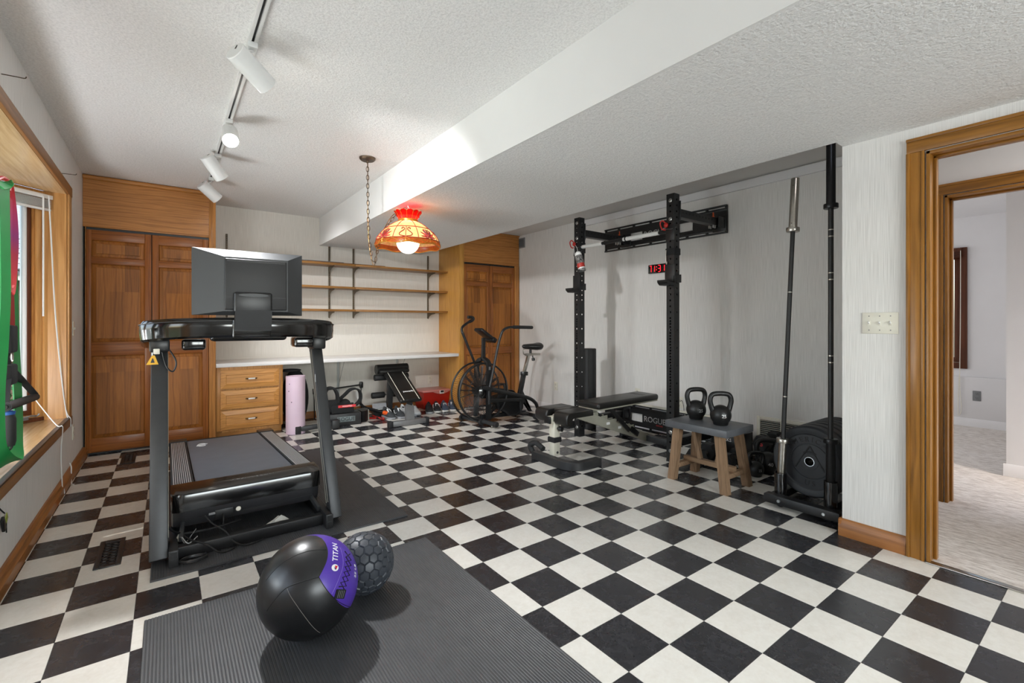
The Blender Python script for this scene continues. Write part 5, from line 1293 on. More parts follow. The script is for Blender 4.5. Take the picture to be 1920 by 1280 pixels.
# base frame
obj('base_tube', MB().box(0.008, 0.775, 2.865, 2.915, 0.012, 0.072, 0.005), M['black_metal'], td)
for x0, x1 in ((0.009, 0.047), (0.735, 0.773)):
    obj('foot_tube', MB().box(x0, x1, 2.80, 4.2, 0.012, 0.088, 0.006), M['black_metal'], td)
    m = MB(); m.box(x0 - 0.001, x1 + 0.001, 2.792, 2.80, 0.011, 0.090, 0.003); obj('tube_cap', m, M['grey_plastic'], td)
    m = MB()
    for z0, z1 in ((0.018, 0.047), (0.053, 0.082)): m.box(x0 + 0.006, x1 - 0.006, 2.7905, 2.793, z0, z1)
    obj('cap_recess', m, M['black_plastic'], td)
obj('incline_arm', MB().beam((0.73, 2.93, 0.085), (0.70, 3.16, 0.155), 0.02, 0.03, bev=0.004), M['dark_steel'], td); obj('incline_arm', MB().beam((0.06, 2.93, 0.085), (0.08, 3.16, 0.155), 0.02, 0.03, bev=0.004), M['dark_steel'], td)
obj('cross_tube', MB().box(0.047, 0.735, 3.30, 3.35, 0.02, 0.07, 0.004), M['black_metal'], td)
# loose leads at the motor end
td_c = ((smooth_path([(-0.03, 2.99, 0.22), (0.0, 2.93, 0.17), (0.06, 2.965, 0.105), (0.16, 2.98, 0.09), (0.25, 3.0, 0.085), (0.34, 3.05, 0.08)], 6), 0.006),
        (smooth_path([(0.165, 3.006, 0.158), (0.20, 2.96, 0.12), (0.25, 2.90, 0.09), (0.29, 2.85, 0.04), (0.34, 2.83, 0.018), (0.42, 2.85, 0.018)], 6), 0.004),
        (smooth_path([(0.252, 3.028, 0.14), (0.252, 3.005, 0.12), (0.25, 3.0, 0.095)], 5), 0.0045),
        (smooth_path([(0.07, 2.95, 0.10), (0.10, 2.90, 0.085), (0.17, 2.84, 0.06), (0.22, 2.815, 0.02), (0.28, 2.83, 0.017), (0.285, 2.87, 0.017)], 6), 0.0045))
for P, r in td_c: obj('lead', MB().tube(P, r, 8), M['black_plastic'], td)
obj('lead', MB().tube([(0.11 + (0.05 + 0.004 * (k % 3)) * cos(k * 0.42), 2.81 + 0.035 * sin(k * 0.42), 0.018 + 0.0004 * k) for k in range(32)], 0.0055, 8), M['black_plastic'], td)
obj('wire', MB().tube(smooth_path([(0.06, 2.93, 0.10), (0.075, 2.90, 0.076), (0.10, 2.93, 0.09), (0.125, 2.97, 0.11)], 5), 0.0022, 6), M['grey_steel'], td)
obj('wire', MB().tube(smooth_path([(0.065, 2.92, 0.10), (0.09, 2.885, 0.075), (0.13, 2.93, 0.085)], 5), 0.0022, 6), M['silver_print'], td)
obj('plug', MB().obox((0.055, 2.965, 0.085), (0.024, 0.024, 0.034), Matrix.Rotation(0.5, 3, 'Y'), 0.004), M['ivory'], td)
obj('plug_label', MB().obox((0.062, 2.953, 0.078), (0.018, 0.002, 0.014), Matrix.Rotation(0.5, 3, 'Y')), M['orange'], td)
obj('strap_loop', MB().tube(smooth_path([(-0.02, 3.25, 1.04), (0.0, 3.24, 0.95), (0.03, 3.235, 0.92), (0.045, 3.24, 0.97), (0.02, 3.26, 1.03), (0.005, 3.27, 1.05)], 6), 0.0045, 6), M['black_plastic'], td)
obj('connector', MB().obox((-0.042, 3.215, 1.035), (0.028, 0.02, 0.03), None, 0.004), M['ivory'], td)
wt = MB(); wt.prism([(-0.087, 3.20, 0.965), (-0.034, 3.20, 0.965), (-0.05, 3.20, 1.015), (-0.062, 3.20, 1.015)], (0, 0.002, 0))
wtag = obj('warning_tag', wt, plain('yellow_tag', (232, 176, 34), 0.5), td)
obj('warning_mark', MB().prism([(-0.068, 3.1985, 0.975), (-0.050, 3.1985, 0.975), (-0.057, 3.1985, 0.999), (-0.061, 3.1985, 0.999)], (0, 0.001, 0)), M['black_plastic'], wtag)
obj('tag_strip', MB().box(-0.064, -0.058, 3.20, 3.202, 1.012, 1.03), M['white_plastic'], td)
cloth = MB(); rnd = random.Random(12); N = 9
V = [(0.36 + 0.028 * i + rnd.uniform(-0.006, 0.006), 2.96 + 0.012 * j + rnd.uniform(-0.006, 0.006), 0.012 + 0.07 * exp(-((i - 6) ** 2) / 3.0) * (0.6 + 0.4 * sin(j * 1.3)) + rnd.uniform(0, 0.008)) for i in range(N) for j in range(6)]
F = [(i * 6 + j, i * 6 + j + 1, (i + 1) * 6 + j + 1, (i + 1) * 6 + j) for i in range(N - 1) for j in range(5)]
o = obj('plastic_bag', cloth.add(V, F), plain('crumpled_plastic', (186, 184, 176), 0.3, 0, 0.08, 20), at=(0.48, 2.99, 0.012)); tag(o, 'crumpled pale plastic bag lying under the treadmill motor end', 'bag')
# ================================================================ WALL-MOUNTED RACK
rk = thing('squat_rack', 'black folding wall rack with two perforated uprights and pull-up bar', 'squat rack', (3.88, 2.99, 0))
def perf_plate(m, o, u, wdt, zs, rad, z_end):
    """vertical sheet from o along u (width wdt), holes of radius rad at heights zs"""
    o, u = Vector(o), Vector(u); z = o.z
    def P(a, b): return Vector((o.x + u.x * a, o.y + u.y * a, b))
    cuts = [o.z] + [(zs[i] + zs[i + 1]) / 2 for i in range(len(zs) - 1)] + [z_end]
    for i, h in enumerate(zs):
        a, b = cuts[i], cuts[i + 1]; hw = wdt / 2
        out = [(0, a), (hw, a), (wdt, a), (wdt, h), (wdt, b), (hw, b), (0, b), (0, h)]
        inn = [(hw + rad * cos(q), h + rad * sin(q)) for q in [-3 * pi / 4 + k * pi / 4 for k in range(8)]]
        V = [P(*v) for v in out] + [P(*v) for v in inn]
        m.add(V, [(k, (k + 1) % 8, 8 + (k + 1) % 8, 8 + k) for k in range(8)])
UX = 3.47; UW = 0.076
def zlist(dense):
    z = 0.32; out = [0.11, 0.17, 0.22, 0.27]
    while z < 2.29:
        out.append(z); z += 0.0254 if (dense and 0.55 < z < 1.22) else (0.0508 if dense or z > 1.3 or z < 0.35 else 0.1524)
    return [q for q in out if q < 2.285]
for y0 in (2.385, 3.525):
    m = MB(); y1 = y0 + UW; x1 = UX + UW
    zd, zs_ = zlist(True), zlist(False)
    for off, inset in ((0, 0),):
        perf_plate(m, (UX, y0, 0.012), (0, 1, 0), UW, zd, 0.0085, 2.30)
        perf_plate(m, (x1, y0, 0.012), (0, 1, 0), UW, zd, 0.0085, 2.30)
        perf_plate(m, (UX, y0, 0.012), (1, 0, 0), UW, zs_, 0.0085, 2.30)
        perf_plate(m, (UX, y1, 0.012), (1, 0, 0), UW, zs_, 0.0085, 2.30)
    m.box(UX, x1, y0, y1, 2.298, 2.302, 0.001); m.box(UX, x1, y0, y1, 0.010, 0.014)
    up_ = obj('upright', m, M['black_metal'], rk, sharp=20)
    obj('foot_pad', MB().box(UX - 0.002, x1 + 0.002, y0 - 0.002, y1 + 0.002, 0.0, 0.012, 0.002), M['rubber'], rk)
    for z in (2.245, 2.085, 0.255, 0.095):
        m = MB(); yc = y0 + UW / 2
        m.lathe([(0.0, 0.003), (0.013, 0.003), (0.017, 0.0)], (UX, yc, z), (-1, 0, 0), 18)
        m.lathe([(0.0, 0.010), (0.010, 0.010), (0.0105, 0.002)], (UX, yc, z), (-1, 0, 0), 6)
        obj('bolt', m, M['bolt'], rk)
    for zc in (2.145, 0.16):           # arms to the wall
        m = MB(); ax0, ax1 = x1, 4.17
        m.box(ax0, ax1, y0 + 0.004, y1 - 0.004, zc - 0.036, zc + 0.036, 0.003)
        arm = obj('arm', m, M['black_metal'], rk)
        hm = MB()
        for k in range(10): hm.cyl((ax0 + 0.06 + k * 0.0508, y0 + 0.0032, zc + 0.008), (ax0 + 0.06 + k * 0.0508, y0 + 0.005, zc + 0.008), 0.0085, seg=10)
        obj('arm_hole', hm, M['stitch'], arm)['kind'] = 'stuff'
        obj('hinge_plate', MB().box(x1, x1 + 0.006, y0 - 0.012, y1 + 0.012, zc - 0.07, zc + 0.10, 0.002), M['black_metal'], rk)
        m = MB(); m.box(4.15, 4.28, y0 - 0.012, y0 - 0.004, zc - 0.05, zc + 0.05, 0.003); m.box(4.15, 4.28, y1 + 0.004, y1 + 0.012, zc - 0.05, zc + 0.05, 0.003); m.box(4.262, 4.2715, y0 - 0.022, y1 + 0.04, zc - 0.075, zc + 0.075, 0.003)
        obj('wall_hinge', m, M['black_metal'], rk)
        for q in range(4): obj('bolt', MB().cyl((4.10 + 0.03 * (q % 2), y0 + 0.014 + 0.04 * (q // 2), zc - 0.062), (4.10 + 0.03 * (q % 2), y0 + 0.014 + 0.04 * (q // 2), zc - 0.034), 0.008, seg=8), M['bolt'], rk)
    m = MB(); m.tube(smooth_path([(4.14, y0 + 0.038, 2.18), (4.135, y0 + 0.03, 2.22), (4.15, y0 + 0.045, 2.235), (4.145, y0 + 0.04, 2.19)], 5), 0.005, 6); m.cyl((4.14, y0 + 0.038, 2.178), (4.14, y0 + 0.038, 2.20), 0.012, seg=12)
    obj('pull_pin', m, M['orange'], rk)
def wall_plate(zo, text):
    X0, X1 = 4.272, 4.292; Y0, Y1 = 2.36, 3.90
    z = lambda v: v + zo
    m = MB()
    for za, zb in ((0.045, 0.058), (0.302, 0.315)):      # outer lips
        m.box(X0 - 0.012, X1, Y0, Y1, z(za), z(zb), 0.002)
    for za, zb in ((0.075, 0.10), (0.262, 0.287)):       # inner strips
        m.box(X0, X1, Y0, Y1, z(za), z(zb), 0.002)
    for za, zb in ((0.058, 0.075), (0.287, 0.302)):      # bridges between slots
        ys = [Y0, Y0 + 0.20, Y0 + 0.42, Y0 + 0.63, Y0 + 0.87, Y0 + 1.10, Y0 + 1.32, Y1 - 0.02]
        for y in ys: m.box(X0, X1, y, y + 0.02, z(za), z(zb))
    cut = [(2.72, 2.885), (3.345, 3.575)]
    for a, b_ in ((Y0, 2.72), (2.885, 3.345), (3.575, Y1)): m.box(X0, X1, a, b_, z(0.10), z(0.262))
    for a, b_ in cut: m.box(X0, X1, a, b_, z(0.10), z(0.125)); m.box(X0, X1, a, b_, z(0.218), z(0.262))
    p = obj('wall_plate', m, M['black_metal'], rk)
    t = place(text_mb('ROGUE', 0.085, 0.0004, 'LEFT', 0.0004, 1.0), (X0 - 0.0006, 3.325, z(0.172)), (0, -1, 0), (0, 0, 1))
    obj('lettering', t, M['silver_print'], p)
    t = place(text_mb('ENDURE', 0.022, 0.0004, 'LEFT'), (X0 - 0.0006, 3.16, z(0.125)), (0, -1, 0), (0, 0, 1))
    if not text: obj('lettering', t, M['red_print'], p)
    for y in (2.46, 2.56, 3.70, 3.80): obj('bolt', MB().lathe([(0.0, 0.006), (0.008, 0.006), (0.010, 0.0)], (X0, y, z(0.19)), (-1, 0, 0), 8), M['bolt'], p)
wall_plate(2.005, True); wall_plate(-0.045, False)
obj('stringer', MB().box(4.225, 4.272, 2.50, 3.45, 0.275, 0.292, 0.003), M['ivory'], rk)
pb = MB(); pb.cyl((3.508, 2.461, 1.992), (3.508, 3.525, 1.992), 0.016, seg=18)
bar = obj('pull_up_bar', pb, M['black_metal'], rk)
for a, b_ in ((3.24, 3.52), (2.565, 2.965)):
    m = MB(); N = 10
    for k in range(N):
        ya, yb_ = a + (b_ - a) * k / N, a + (b_ - a) * (k + 1) / N
        m.tube([(3.508, ya, 1.992), (3.508, yb_ + 0.003, 1.992)], [0.0195, 0.0187], 16)
    obj('grip_tape', m, M['white_plastic'], bar)
for y in (3.195, 2.93): obj('tape_band', MB().cyl((3.508, y, 1.992), (3.508, y + 0.014, 1.992), 0.0205, seg=16), M['stitch'], bar)
for y0 in (2.385, 3.525):
    m = MB(); m.box(UX - 0.006, UX, y0 - 0.006, y0 + UW + 0.004, 1.90, 2.03, 0.002); m.box(UX, UX + UW + 0.01, y0 + (UW if y0 < 3 else -0.006), y0 + (UW + 0.006 if y0 < 3 else 0.0), 1.93, 2.04, 0.002)
    obj('bar_bracket', m, M['black_metal'], rk)
jl = ('J-shaped bar hook on the rack upright carrying the bottle', 'J-shaped bar hook on the rack upright behind the stool')
for y0, lb in ((3.525, jl[0]), (2.385, jl[1])):
    t = thing('bar_hook', lb, 'bar hook', (UX, y0 + 0.04, 1.6), 0, 'bar hooks on the rack uprights')
    ya, yb_ = y0 - 0.012, y0 + UW + 0.010
    m = MB(); m.box(UX - 0.010, UX - 0.001, ya, yb_, 1.535, 1.695, 0.003); m.box(UX - 0.010, UX + UW + 0.008, ya - 0.002, y0 - 0.001, 1.54, 1.60, 0.002); m.box(UX + UW + 0.001, UX + UW + 0.010, ya - 0.002, y0 + 0.03, 1.54, 1.61, 0.003)
    obj('cup_plate', m, M['black_metal'], t)
    sh = [(UX - 0.010, ya, 1.535), (UX - 0.010, ya, 1.512), (UX - 0.085, ya, 1.512), (UX - 0.115, ya, 1.535), (UX - 0.118, ya, 1.555), (UX - 0.105, ya, 1.557), (UX - 0.085, ya, 1.541)]
    obj('shelf_lip', MB().prism(sh, (0, yb_ - ya, 0)), M['black_plastic'], t)
sf = thing('safety_strap', 'black strap and chrome hook wrapped round the rack upright by the clock', 'strap', (UX, 2.42, 1.8))
obj('band', MB().box(UX - 0.008, UX + UW + 0.008, 2.377, 2.469, 1.775, 1.835, 0.006), M['black_fabric'], sf)
obj('hook', MB().tube(smooth_path([(UX - 0.012, 2.455, 1.82), (UX - 0.016, 2.457, 1.76), (UX - 0.013, 2.452, 1.70), (UX - 0.018, 2.445, 1.72)], 5), 0.005, 8), M['steel'], sf)
for lb, y, z in (('red clip dangling on the rack upright with the bottle', 3.585, 2.035), ('red clip dangling on the rack upright nearest the stool', 2.455, 2.045)):
    t = thing('cord_clip', lb, 'clip', (UX - 0.02, y, z), 0, 'red clips on the rack')
    obj('loop', MB().tube(smooth_path([(UX - 0.010, y, z), (UX - 0.03, y + 0.025, z + 0.03), (UX - 0.035, y + 0.045, z + 0.01), (UX - 0.03, y + 0.03, z - 0.04), (UX - 0.014, y + 0.005, z - 0.05)], 6), 0.006, 8), M['red'], t)
    obj('knob', MB().sphere((UX - 0.022, y - 0.005, z - 0.012), 0.020, 14, 10, (0.8, 1, 1.1)), M['red'], t)
    obj('wire', MB().tube(smooth_path([(UX - 0.012, y + 0.02, z - 0.04), (UX - 0.012, y - 0.05, z - 0.05), (UX + 0.03, y - 0.075, z - 0.03)], 5), 0.002, 6), M['grey_steel'], t)
# wall clock
ck = thing('wall_clock', 'black digital wall clock with red glowing digits behind the rack', 'clock', (4.28, 3.15, 1.785))
obj('case', MB().box(4.268, 4.298, 3.02, 3.262, 1.735, 1.832, 0.004), M['gloss_black'], ck)
M['led'] = emit('red_digits', (255, 26, 40), 3.2)
seg7 = {'1': 'bc', '3': 'abgcd', '7': 'abc', '0': 'abcdef', '2': 'abged', '5': 'afgcd', '4': 'fgbc'}
def digit(ch, yc):
    w_, hh, t_ = 0.030, 0.034, 0.005; m = MB(); zc = 1.784; X = 4.2675
    seg = {'a': (0, hh, 1), 'g': (0, 0, 1), 'd': (0, -hh, 1), 'b': (1, hh / 2, 0), 'c': (1, -hh / 2, 0), 'f': (-1, hh / 2, 0), 'e': (-1, -hh / 2, 0)}
    for s_ in seg7[ch]:
        a, dz_, hz = seg[s_]
        if hz: m.box(X - 0.0006, X, yc - w_ / 2 + 0.003, yc + w_ / 2 - 0.003, zc + dz_ - t_ / 2, zc + dz_ + t_ / 2)
        else: m.box(X - 0.0006, X, yc - a * w_ / 2 - t_ / 2, yc - a * w_ / 2 + t_ / 2, zc + dz_ - hh / 2 + 0.003, zc + dz_ + hh / 2 - 0.003)
    obj('digit', m, M['led'], ck)
for ch, y in (('1', 3.236), ('1', 3.192), ('3', 3.118), ('1', 3.068)): digit(ch, y)
obj('digit', MB().box(4.2669, 4.2675, 3.215, 3.238, 1.815, 1.820), M['led'], ck)
for z in (1.80, 1.768): obj('colon_dot', MB().box(4.2669, 4.2675, 3.150, 3.157, z, z + 0.007), M['led'], ck)
# hanging bottle
bt = thing('chalk_bottle', 'camouflage and red bottle with white cap hanging from the rack upright', 'bottle', (3.41, 3.45, 1.80))
p0, p1 = Vector((3.41, 3.475, 1.885)), Vector((3.415, 3.425, 1.725)); dd = (p1 - p0).normalized()
def camo():
    s = NT('camouflage_label'); f = s.noise(s.coords(), 26, 3, 0.6, 1.0)
    s.base(s.ramp(f, [(0.36, lin((34, 34, 34))), (0.45, lin((92, 90, 88))), (0.55, lin((150, 148, 146))), (0.62, lin((40, 38, 38)))])); s.set(Roughness=0.4); return s.m
Lb = (p1 - p0).length
obj('body', MB().lathe([(0.0, 0.0), (0.036, 0.0), (0.038, 0.006), (0.038, Lb - 0.006), (0.036, Lb), (0.0, Lb)], p0, dd, 26), camo(), bt)
obj('cap', MB().lathe([(0.034, 0.002), (0.034, 0.016), (0.030, 0.034), (0.016, 0.046), (0.0, 0.049)], p0, -dd, 24), M['white_plastic'], bt)
obj('label', MB().lathe([(0.0384, Lb * 0.52), (0.0384, Lb * 0.78)], p0, dd, 26, close=False), plain('red_label', (176, 54, 46), 0.45, 0, 0.4, 30), bt)
obj('label_stripe', MB().lathe([(0.0386, Lb * 0.80), (0.0386, Lb * 0.86)], p0, dd, 26, close=False), M['white_plastic'], bt)
obj('loop', MB().tube(smooth_path([p0 + Vector((0.0, 0.036, -0.02)), p0 + Vector((-0.01, 0.05, 0.03)), (3.44, 3.575, 1.99), (3.455, 3.58, 2.02), (3.45, 3.54, 1.98), p0 + Vector((-0.005, 0.01, 0.05))], 6), 0.003, 6), M['white_plastic'], bt)
obj('chain', MB().tube(smooth_path([(3.545, 3.52, 2.16), (3.54, 3.515, 2.06), (3.52, 3.51, 1.98), (3.47, 3.50, 1.94), p0 + Vector((0.01, -0.01, 0.03))], 6), 0.005, 6), M['dark_steel'], bt)
# tall foam roller on end
fr_ = obj('foam_roller', MB().lathe([(0.0, 0.0), (0.070, 0.0), (0.076, 0.006), (0.076, 0.900), (0.070, 0.907), (0.0, 0.907)], (3.845, 3.745, 0.0), seg=40), M['foam'], at=(3.845, 3.745, 0)); tag(fr_, 'tall black foam roller standing on end behind the far rack upright', 'foam roller')

# ================================================================ ADJUSTABLE BENCH
bn = thing('weight_bench', 'adjustable black padded bench with silver frame at the rack', 'bench', (3.2, 2.97, 0))
YC_ = 2.985
# front foot: rounded U of black tube
ft = smooth_path([(2.60, 3.20, 0.035), (2.605, 3.05, 0.035), (2.60, 2.92, 0.035), (2.615, 2.80, 0.035), (2.67, 2.735, 0.035), (2.76, 2.72, 0.035), (2.90, 2.72, 0.035)], 8)
sq = [(-0.03, -0.034), (0.03, -0.034), (0.034, -0.03), (0.034, 0.03), (0.03, 0.034), (-0.03, 0.034), (-0.034, 0.03), (-0.034, -0.03)]
obj('front_foot', MB().sweep(ft, sq, up=(0, 0, 1)), M['grey_plastic'], bn)
obj('foot_handle', MB().tube(smooth_path([(2.60, 3.22, 0.05), (2.585, 3.24, 0.11), (2.60, 3.18, 0.14), (2.60, 3.08, 0.11)], 6), 0.024, 10), M['rubber'], bn)
obj('post', MB().box(2.625, 2.690, 2.965, 3.030, 0.0685, 0.36, 0.004), M['cream_paint'], bn)
obj('post_strap', MB().box(2.614, 2.701, 2.952, 3.043, 0.180, 0.225, 0.01), M['black_fabric'], bn)
obj('knob', MB().lathe([(0.0, 0.0), (0.008, 0.0), (0.008, 0.02), (0.022, 0.022), (0.024, 0.05), (0.0, 0.056)], (2.66, 2.966, 0.300), (0.3, -1, 0), 16), M['black_plastic'], bn)
obj('post_bolt', MB().lathe([(0.0, 0.006), (0.009, 0.006), (0.011, 0.0)], (2.66, 2.965, 0.095), (0, -1, 0), 12), M['dark_steel'], bn)
obj('post_head', MB().box(2.60, 2.68, 2.975, 3.03, 0.34, 0.402, 0.006), M['cream_paint'], bn)
obj('end_plug', MB().box(2.575, 2.59, 2.965, 3.04, 0.345, 0.405, 0.004), M['black_plastic'], bn)
# main rail sloping to the rear foot
def bar_(a, b_, w_, h_, mat, name, bev=0.004): return obj(name, MB().beam(a, b_, w_, h_, bev=bev), mat, bn)
bar_((2.70, YC_, 0.385), (2.96, YC_, 0.405), 0.05, 0.05, M['silver_paint'], 'seat_rail')
bar_((2.90, YC_, 0.395), (3.86, YC_, 0.052), 0.055, 0.082, M['silver_paint'], 'main_rail')
for k in range(5):
    u = 0.22 + k * 0.13; x = 2.90 + 0.96 * u; z = 0.395 - 0.343 * u + 0.055
    for s_ in (-1, 1): obj('ladder_plate', MB().box(x - 0.045, x + 0.04, YC_ + s_ * 0.024 - 0.003, YC_ + s_ * 0.024 + 0.003, z - 0.03, z + 0.012, 0.003), M['silver_paint'], bn)
for k, x in enumerate((3.26, 3.42)): obj('label', MB().box(x, x + 0.045, YC_ - 0.0285, YC_ - 0.0278, 0.252 - 0.057 * k, 0.275 - 0.057 * k), M['white'], bn)
bar_((3.12, YC_, 0.385), (3.46, YC_, 0.195), 0.03, 0.03, M['black_metal'], 'back_strut'); bar_((3.30, YC_ - 0.035, 0.40), (3.57, YC_ - 0.035, 0.16), 0.02, 0.04, M['black_metal'], 'back_strut')
bar_((3.60, YC_ - 0.03, 0.175), (3.70, YC_ - 0.03, 0.105), 0.03, 0.05, M['black_plastic'], 'strut_foot')
bar_((3.87, 2.70, 0.045), (3.87, 3.28, 0.045), 0.06, 0.06, M['grey_plastic'], 'rear_foot')
for y in (2.70, 3.28): obj('foot_cap', MB().box(3.835, 3.905, y - 0.02, y + 0.02, 0.0, 0.078, 0.006), M['rubber'], bn)
bar_((2.98, YC_, 0.40), (3.86, YC_, 0.415), 0.045, 0.030, M['silver_paint'], 'back_rail')
obj('pivot', MB().cyl((2.985, YC_ - 0.05, 0.402), (2.985, YC_ + 0.05, 0.402), 0.022, seg=18), M['steel'], bn)
obj('pivot_cap', MB().cyl((2.985, YC_ - 0.054, 0.402), (2.985, YC_ - 0.05, 0.402), 0.010, seg=12), M['black_plastic'], bn)
# seat pad with notch and rolled front
def pad_sec(x0, x1, zt, th, roll):
    pts = [(x1, zt - th), (x1, zt - 0.012), (x1 - 0.012, zt)]
    pts += [(x0 + 0.045 - 0.045 * sin(q), zt - 0.045 + 0.045 * cos(q)) for q in [k * (pi / 2) / 5 for k in range(6)]]
    if roll: pts += [(x0, zt - 0.085), (x0 + 0.012, zt - 0.105), (x0 + 0.035, zt - 0.112), (x0 + 0.058, zt - 0.104), (x0 + 0.066, zt - 0.085), (x0 + 0.062, zt - th - 0.012), (x0 + 0.08, zt - th)]
    else: pts += [(x0, zt - th)]
    return pts
def pad_lobe(y0, y1, x0, x1, zt, th, roll):
    s_ = pad_sec(x0, x1, zt, th, roll); cx = sum(p[0] for p in s_) / len(s_); cz = sum(p[1] for p in s_) / len(s_); m = MB(); V = []; F = []; N = len(s_)
    ys = [(y0, 0.93), (y0 + 0.008, 0.985), (y0 + 0.018, 1.0), (y1 - 0.018, 1.0), (y1 - 0.008, 0.985), (y1, 0.93)]
    for y, k in ys: V += [(cx + (x - cx) * k, y, cz + (z - cz) * k) for x, z in s_]
    for i in range(len(ys) - 1):
        for j in range(N): F.append((i * N + j, i * N + (j + 1) % N, (i + 1) * N + (j + 1) % N, (i + 1) * N + j))
    F += [tuple(range(N)), tuple(range(len(ys) * N - 1, (len(ys) - 1) * N - 1, -1))]
    return m.add(V, F)
mseat = MB(); a = pad_lobe(2.80, 2.968, 2.615, 2.935, 0.452, 0.048, True); b_ = pad_lobe(3.055, 3.215, 2.615, 2.935, 0.452, 0.048, True); c_ = MB().box(2.70, 2.935, 2.955, 3.07, 0.405, 0.451, 0.012)
for q in (a, b_, c_): mseat.add(q.V, q.F)
obj('seat_pad', mseat, M['vinyl'], bn, sharp=50)
obj('seat_hinge', MB().box(2.66, 2.74, 2.83, 2.93, 0.315, 0.375, 0.01), M['black_plastic'], bn)
bpd = MB(); bpd.obox((3.475, YC_ + 0.005, 0.459), (0.86, 0.27, 0.058), Matrix.Rotation(-0.012, 3, 'Y'), 0.022, 4)
bp_ = obj('back_pad', bpd, M['vinyl'], bn, sharp=60)
obj('pad_board', MB().obox((3.475, YC_ + 0.005, 0.426), (0.84, 0.25, 0.012), Matrix.Rotation(-0.012, 3, 'Y'), 0.002), M['silver_paint'], bn)
obj('pad_patch', MB().obox((3.74, YC_ + 0.005, 0.4918), (0.05, 0.16, 0.0008), Matrix.Rotation(-0.012, 3, 'Y')), M['grey_plastic'], bp_)

# ================================================================ STOOL WITH KETTLEBELLS
so_ = thing('stool', 'wooden trestle stool with grey slab top holding two kettlebells', 'stool', (3.27, 1.945, 0))
SZ = 0.452
obj('top', MB().box(3.065, 3.432, 1.695, 2.188, SZ - 0.05, SZ, 0.003), plain('grey_slab', (88, 90, 94), 0.42, 0, 0.08, 18, bump=0.08, bscale=120), so_)
for sx in (-1, 1):
    for sy in (-1, 1):
        tp = Vector((3.2485 + sx * 0.125, 1.945 + sy * 0.165, SZ - 0.05)); bo = Vector((3.268 + sx * 0.150, 1.945 + sy * 0.212, 0.0))
        w_, d_ = 0.052, 0.055
        V = [(tp.x - w_ / 2, tp.y - d_ / 2, tp.z), (tp.x + w_ / 2, tp.y - d_ / 2, tp.z), (tp.x + w_ / 2, tp.y + d_ / 2, tp.z), (tp.x - w_ / 2, tp.y + d_ / 2, tp.z)]
        V2 = [(v[0] + bo.x - tp.x, v[1] + bo.y - tp.y, 0.0) for v in V]
        obj('leg', MB().add(V + V2, [(3, 2, 1, 0), (4, 5, 6, 7), (0, 1, 5, 4), (1, 2, 6, 5), (2, 3, 7, 6), (3, 0, 4, 7)]), M['stool_z'], so_)
for sy in (-1, 1): obj('cross_rail', MB().box(3.13, 3.405, 1.945 + sy * 0.188 - 0.02, 1.945 + sy * 0.188 + 0.02, 0.09, 0.125, 0.003), M['base_x'] if False else M['stool_x'], so_)
obj('stretcher', MB().box(3.242, 3.292, 1.745, 2.145, 0.125, 0.16, 0.003), M['stool_x'], so_)
for sy in (-1, 1): obj('brace', MB().beam((3.266, 1.945 + sy * 0.07, 0.16), (3.258, 1.945 + sy * 0.125, SZ - 0.052), 0.035, 0.028), M['stool_z'], so_)
def kettlebell(label, c, rz, sc=1.0, group='black kettlebells', txt='25'):
    t = thing('kettlebell', label, 'kettlebell', c, rz, group)
    R_ = 0.073 * sc
    m = MB(); m.lathe([(0.0, 0.0), (0.045 * sc, 0.0), (0.050 * sc, 0.004)] + [(R_ * sin(q), R_ * 0.98 - R_ * cos(q)) for q in [pi * (0.26 + 0.74 * k / 18) for k in range(18)]] + [(0.0, R_ * 1.96)], (0, 0, 0), seg=36)
    obj('body', m, M['iron'], t, local=True, sharp=60)
    h = 0.128 * sc
    P = smooth_path([(-0.052 * sc, 0, 0.098 * sc), (-0.066 * sc, 0, 0.135 * sc), (-0.074 * sc, 0, 0.178 * sc), (-0.062 * sc, 0, 0.214 * sc), (-0.03 * sc, 0, 0.226 * sc), (0.03 * sc, 0, 0.226 * sc), (0.062 * sc, 0, 0.214 * sc), (0.074 * sc, 0, 0.178 * sc), (0.066 * sc, 0, 0.135 * sc), (0.052 * sc, 0, 0.098 * sc)], 6)
    rs = [0.0175 * sc + 0.004 * sc * max(0, abs(2 * k / (len(P) - 1) - 1) - 0.75) * 4 for k in range(len(P))]
    obj('handle', MB().tube(P, rs, 14), M['iron'], t, local=True, sharp=60)
    tm = text_mb(txt, 0.034 * sc, 0.0004, bold=0.0006)
    def fn(v):
        a = v.x / R_; z = v.y / R_
        return Vector((sin(a) * cos(z), -cos(a) * cos(z), sin(z))) * (R_ * 1.003 + v.z) + Vector((0, 0, R_ * 0.98))
    obj('number', tm.map(fn), M['silver_print'], t, local=True)
    return t
kettlebell('black kettlebell numbered 25 standing on the stool, set farther back', (3.290, 2.066, SZ), -0.50, 1.0, 'kettlebells on the stool')
kettlebell('black kettlebell numbered 25 standing on the stool, towards the barbells', (3.235, 1.835, SZ), -0.72, 1.0, 'kettlebells on the stool')
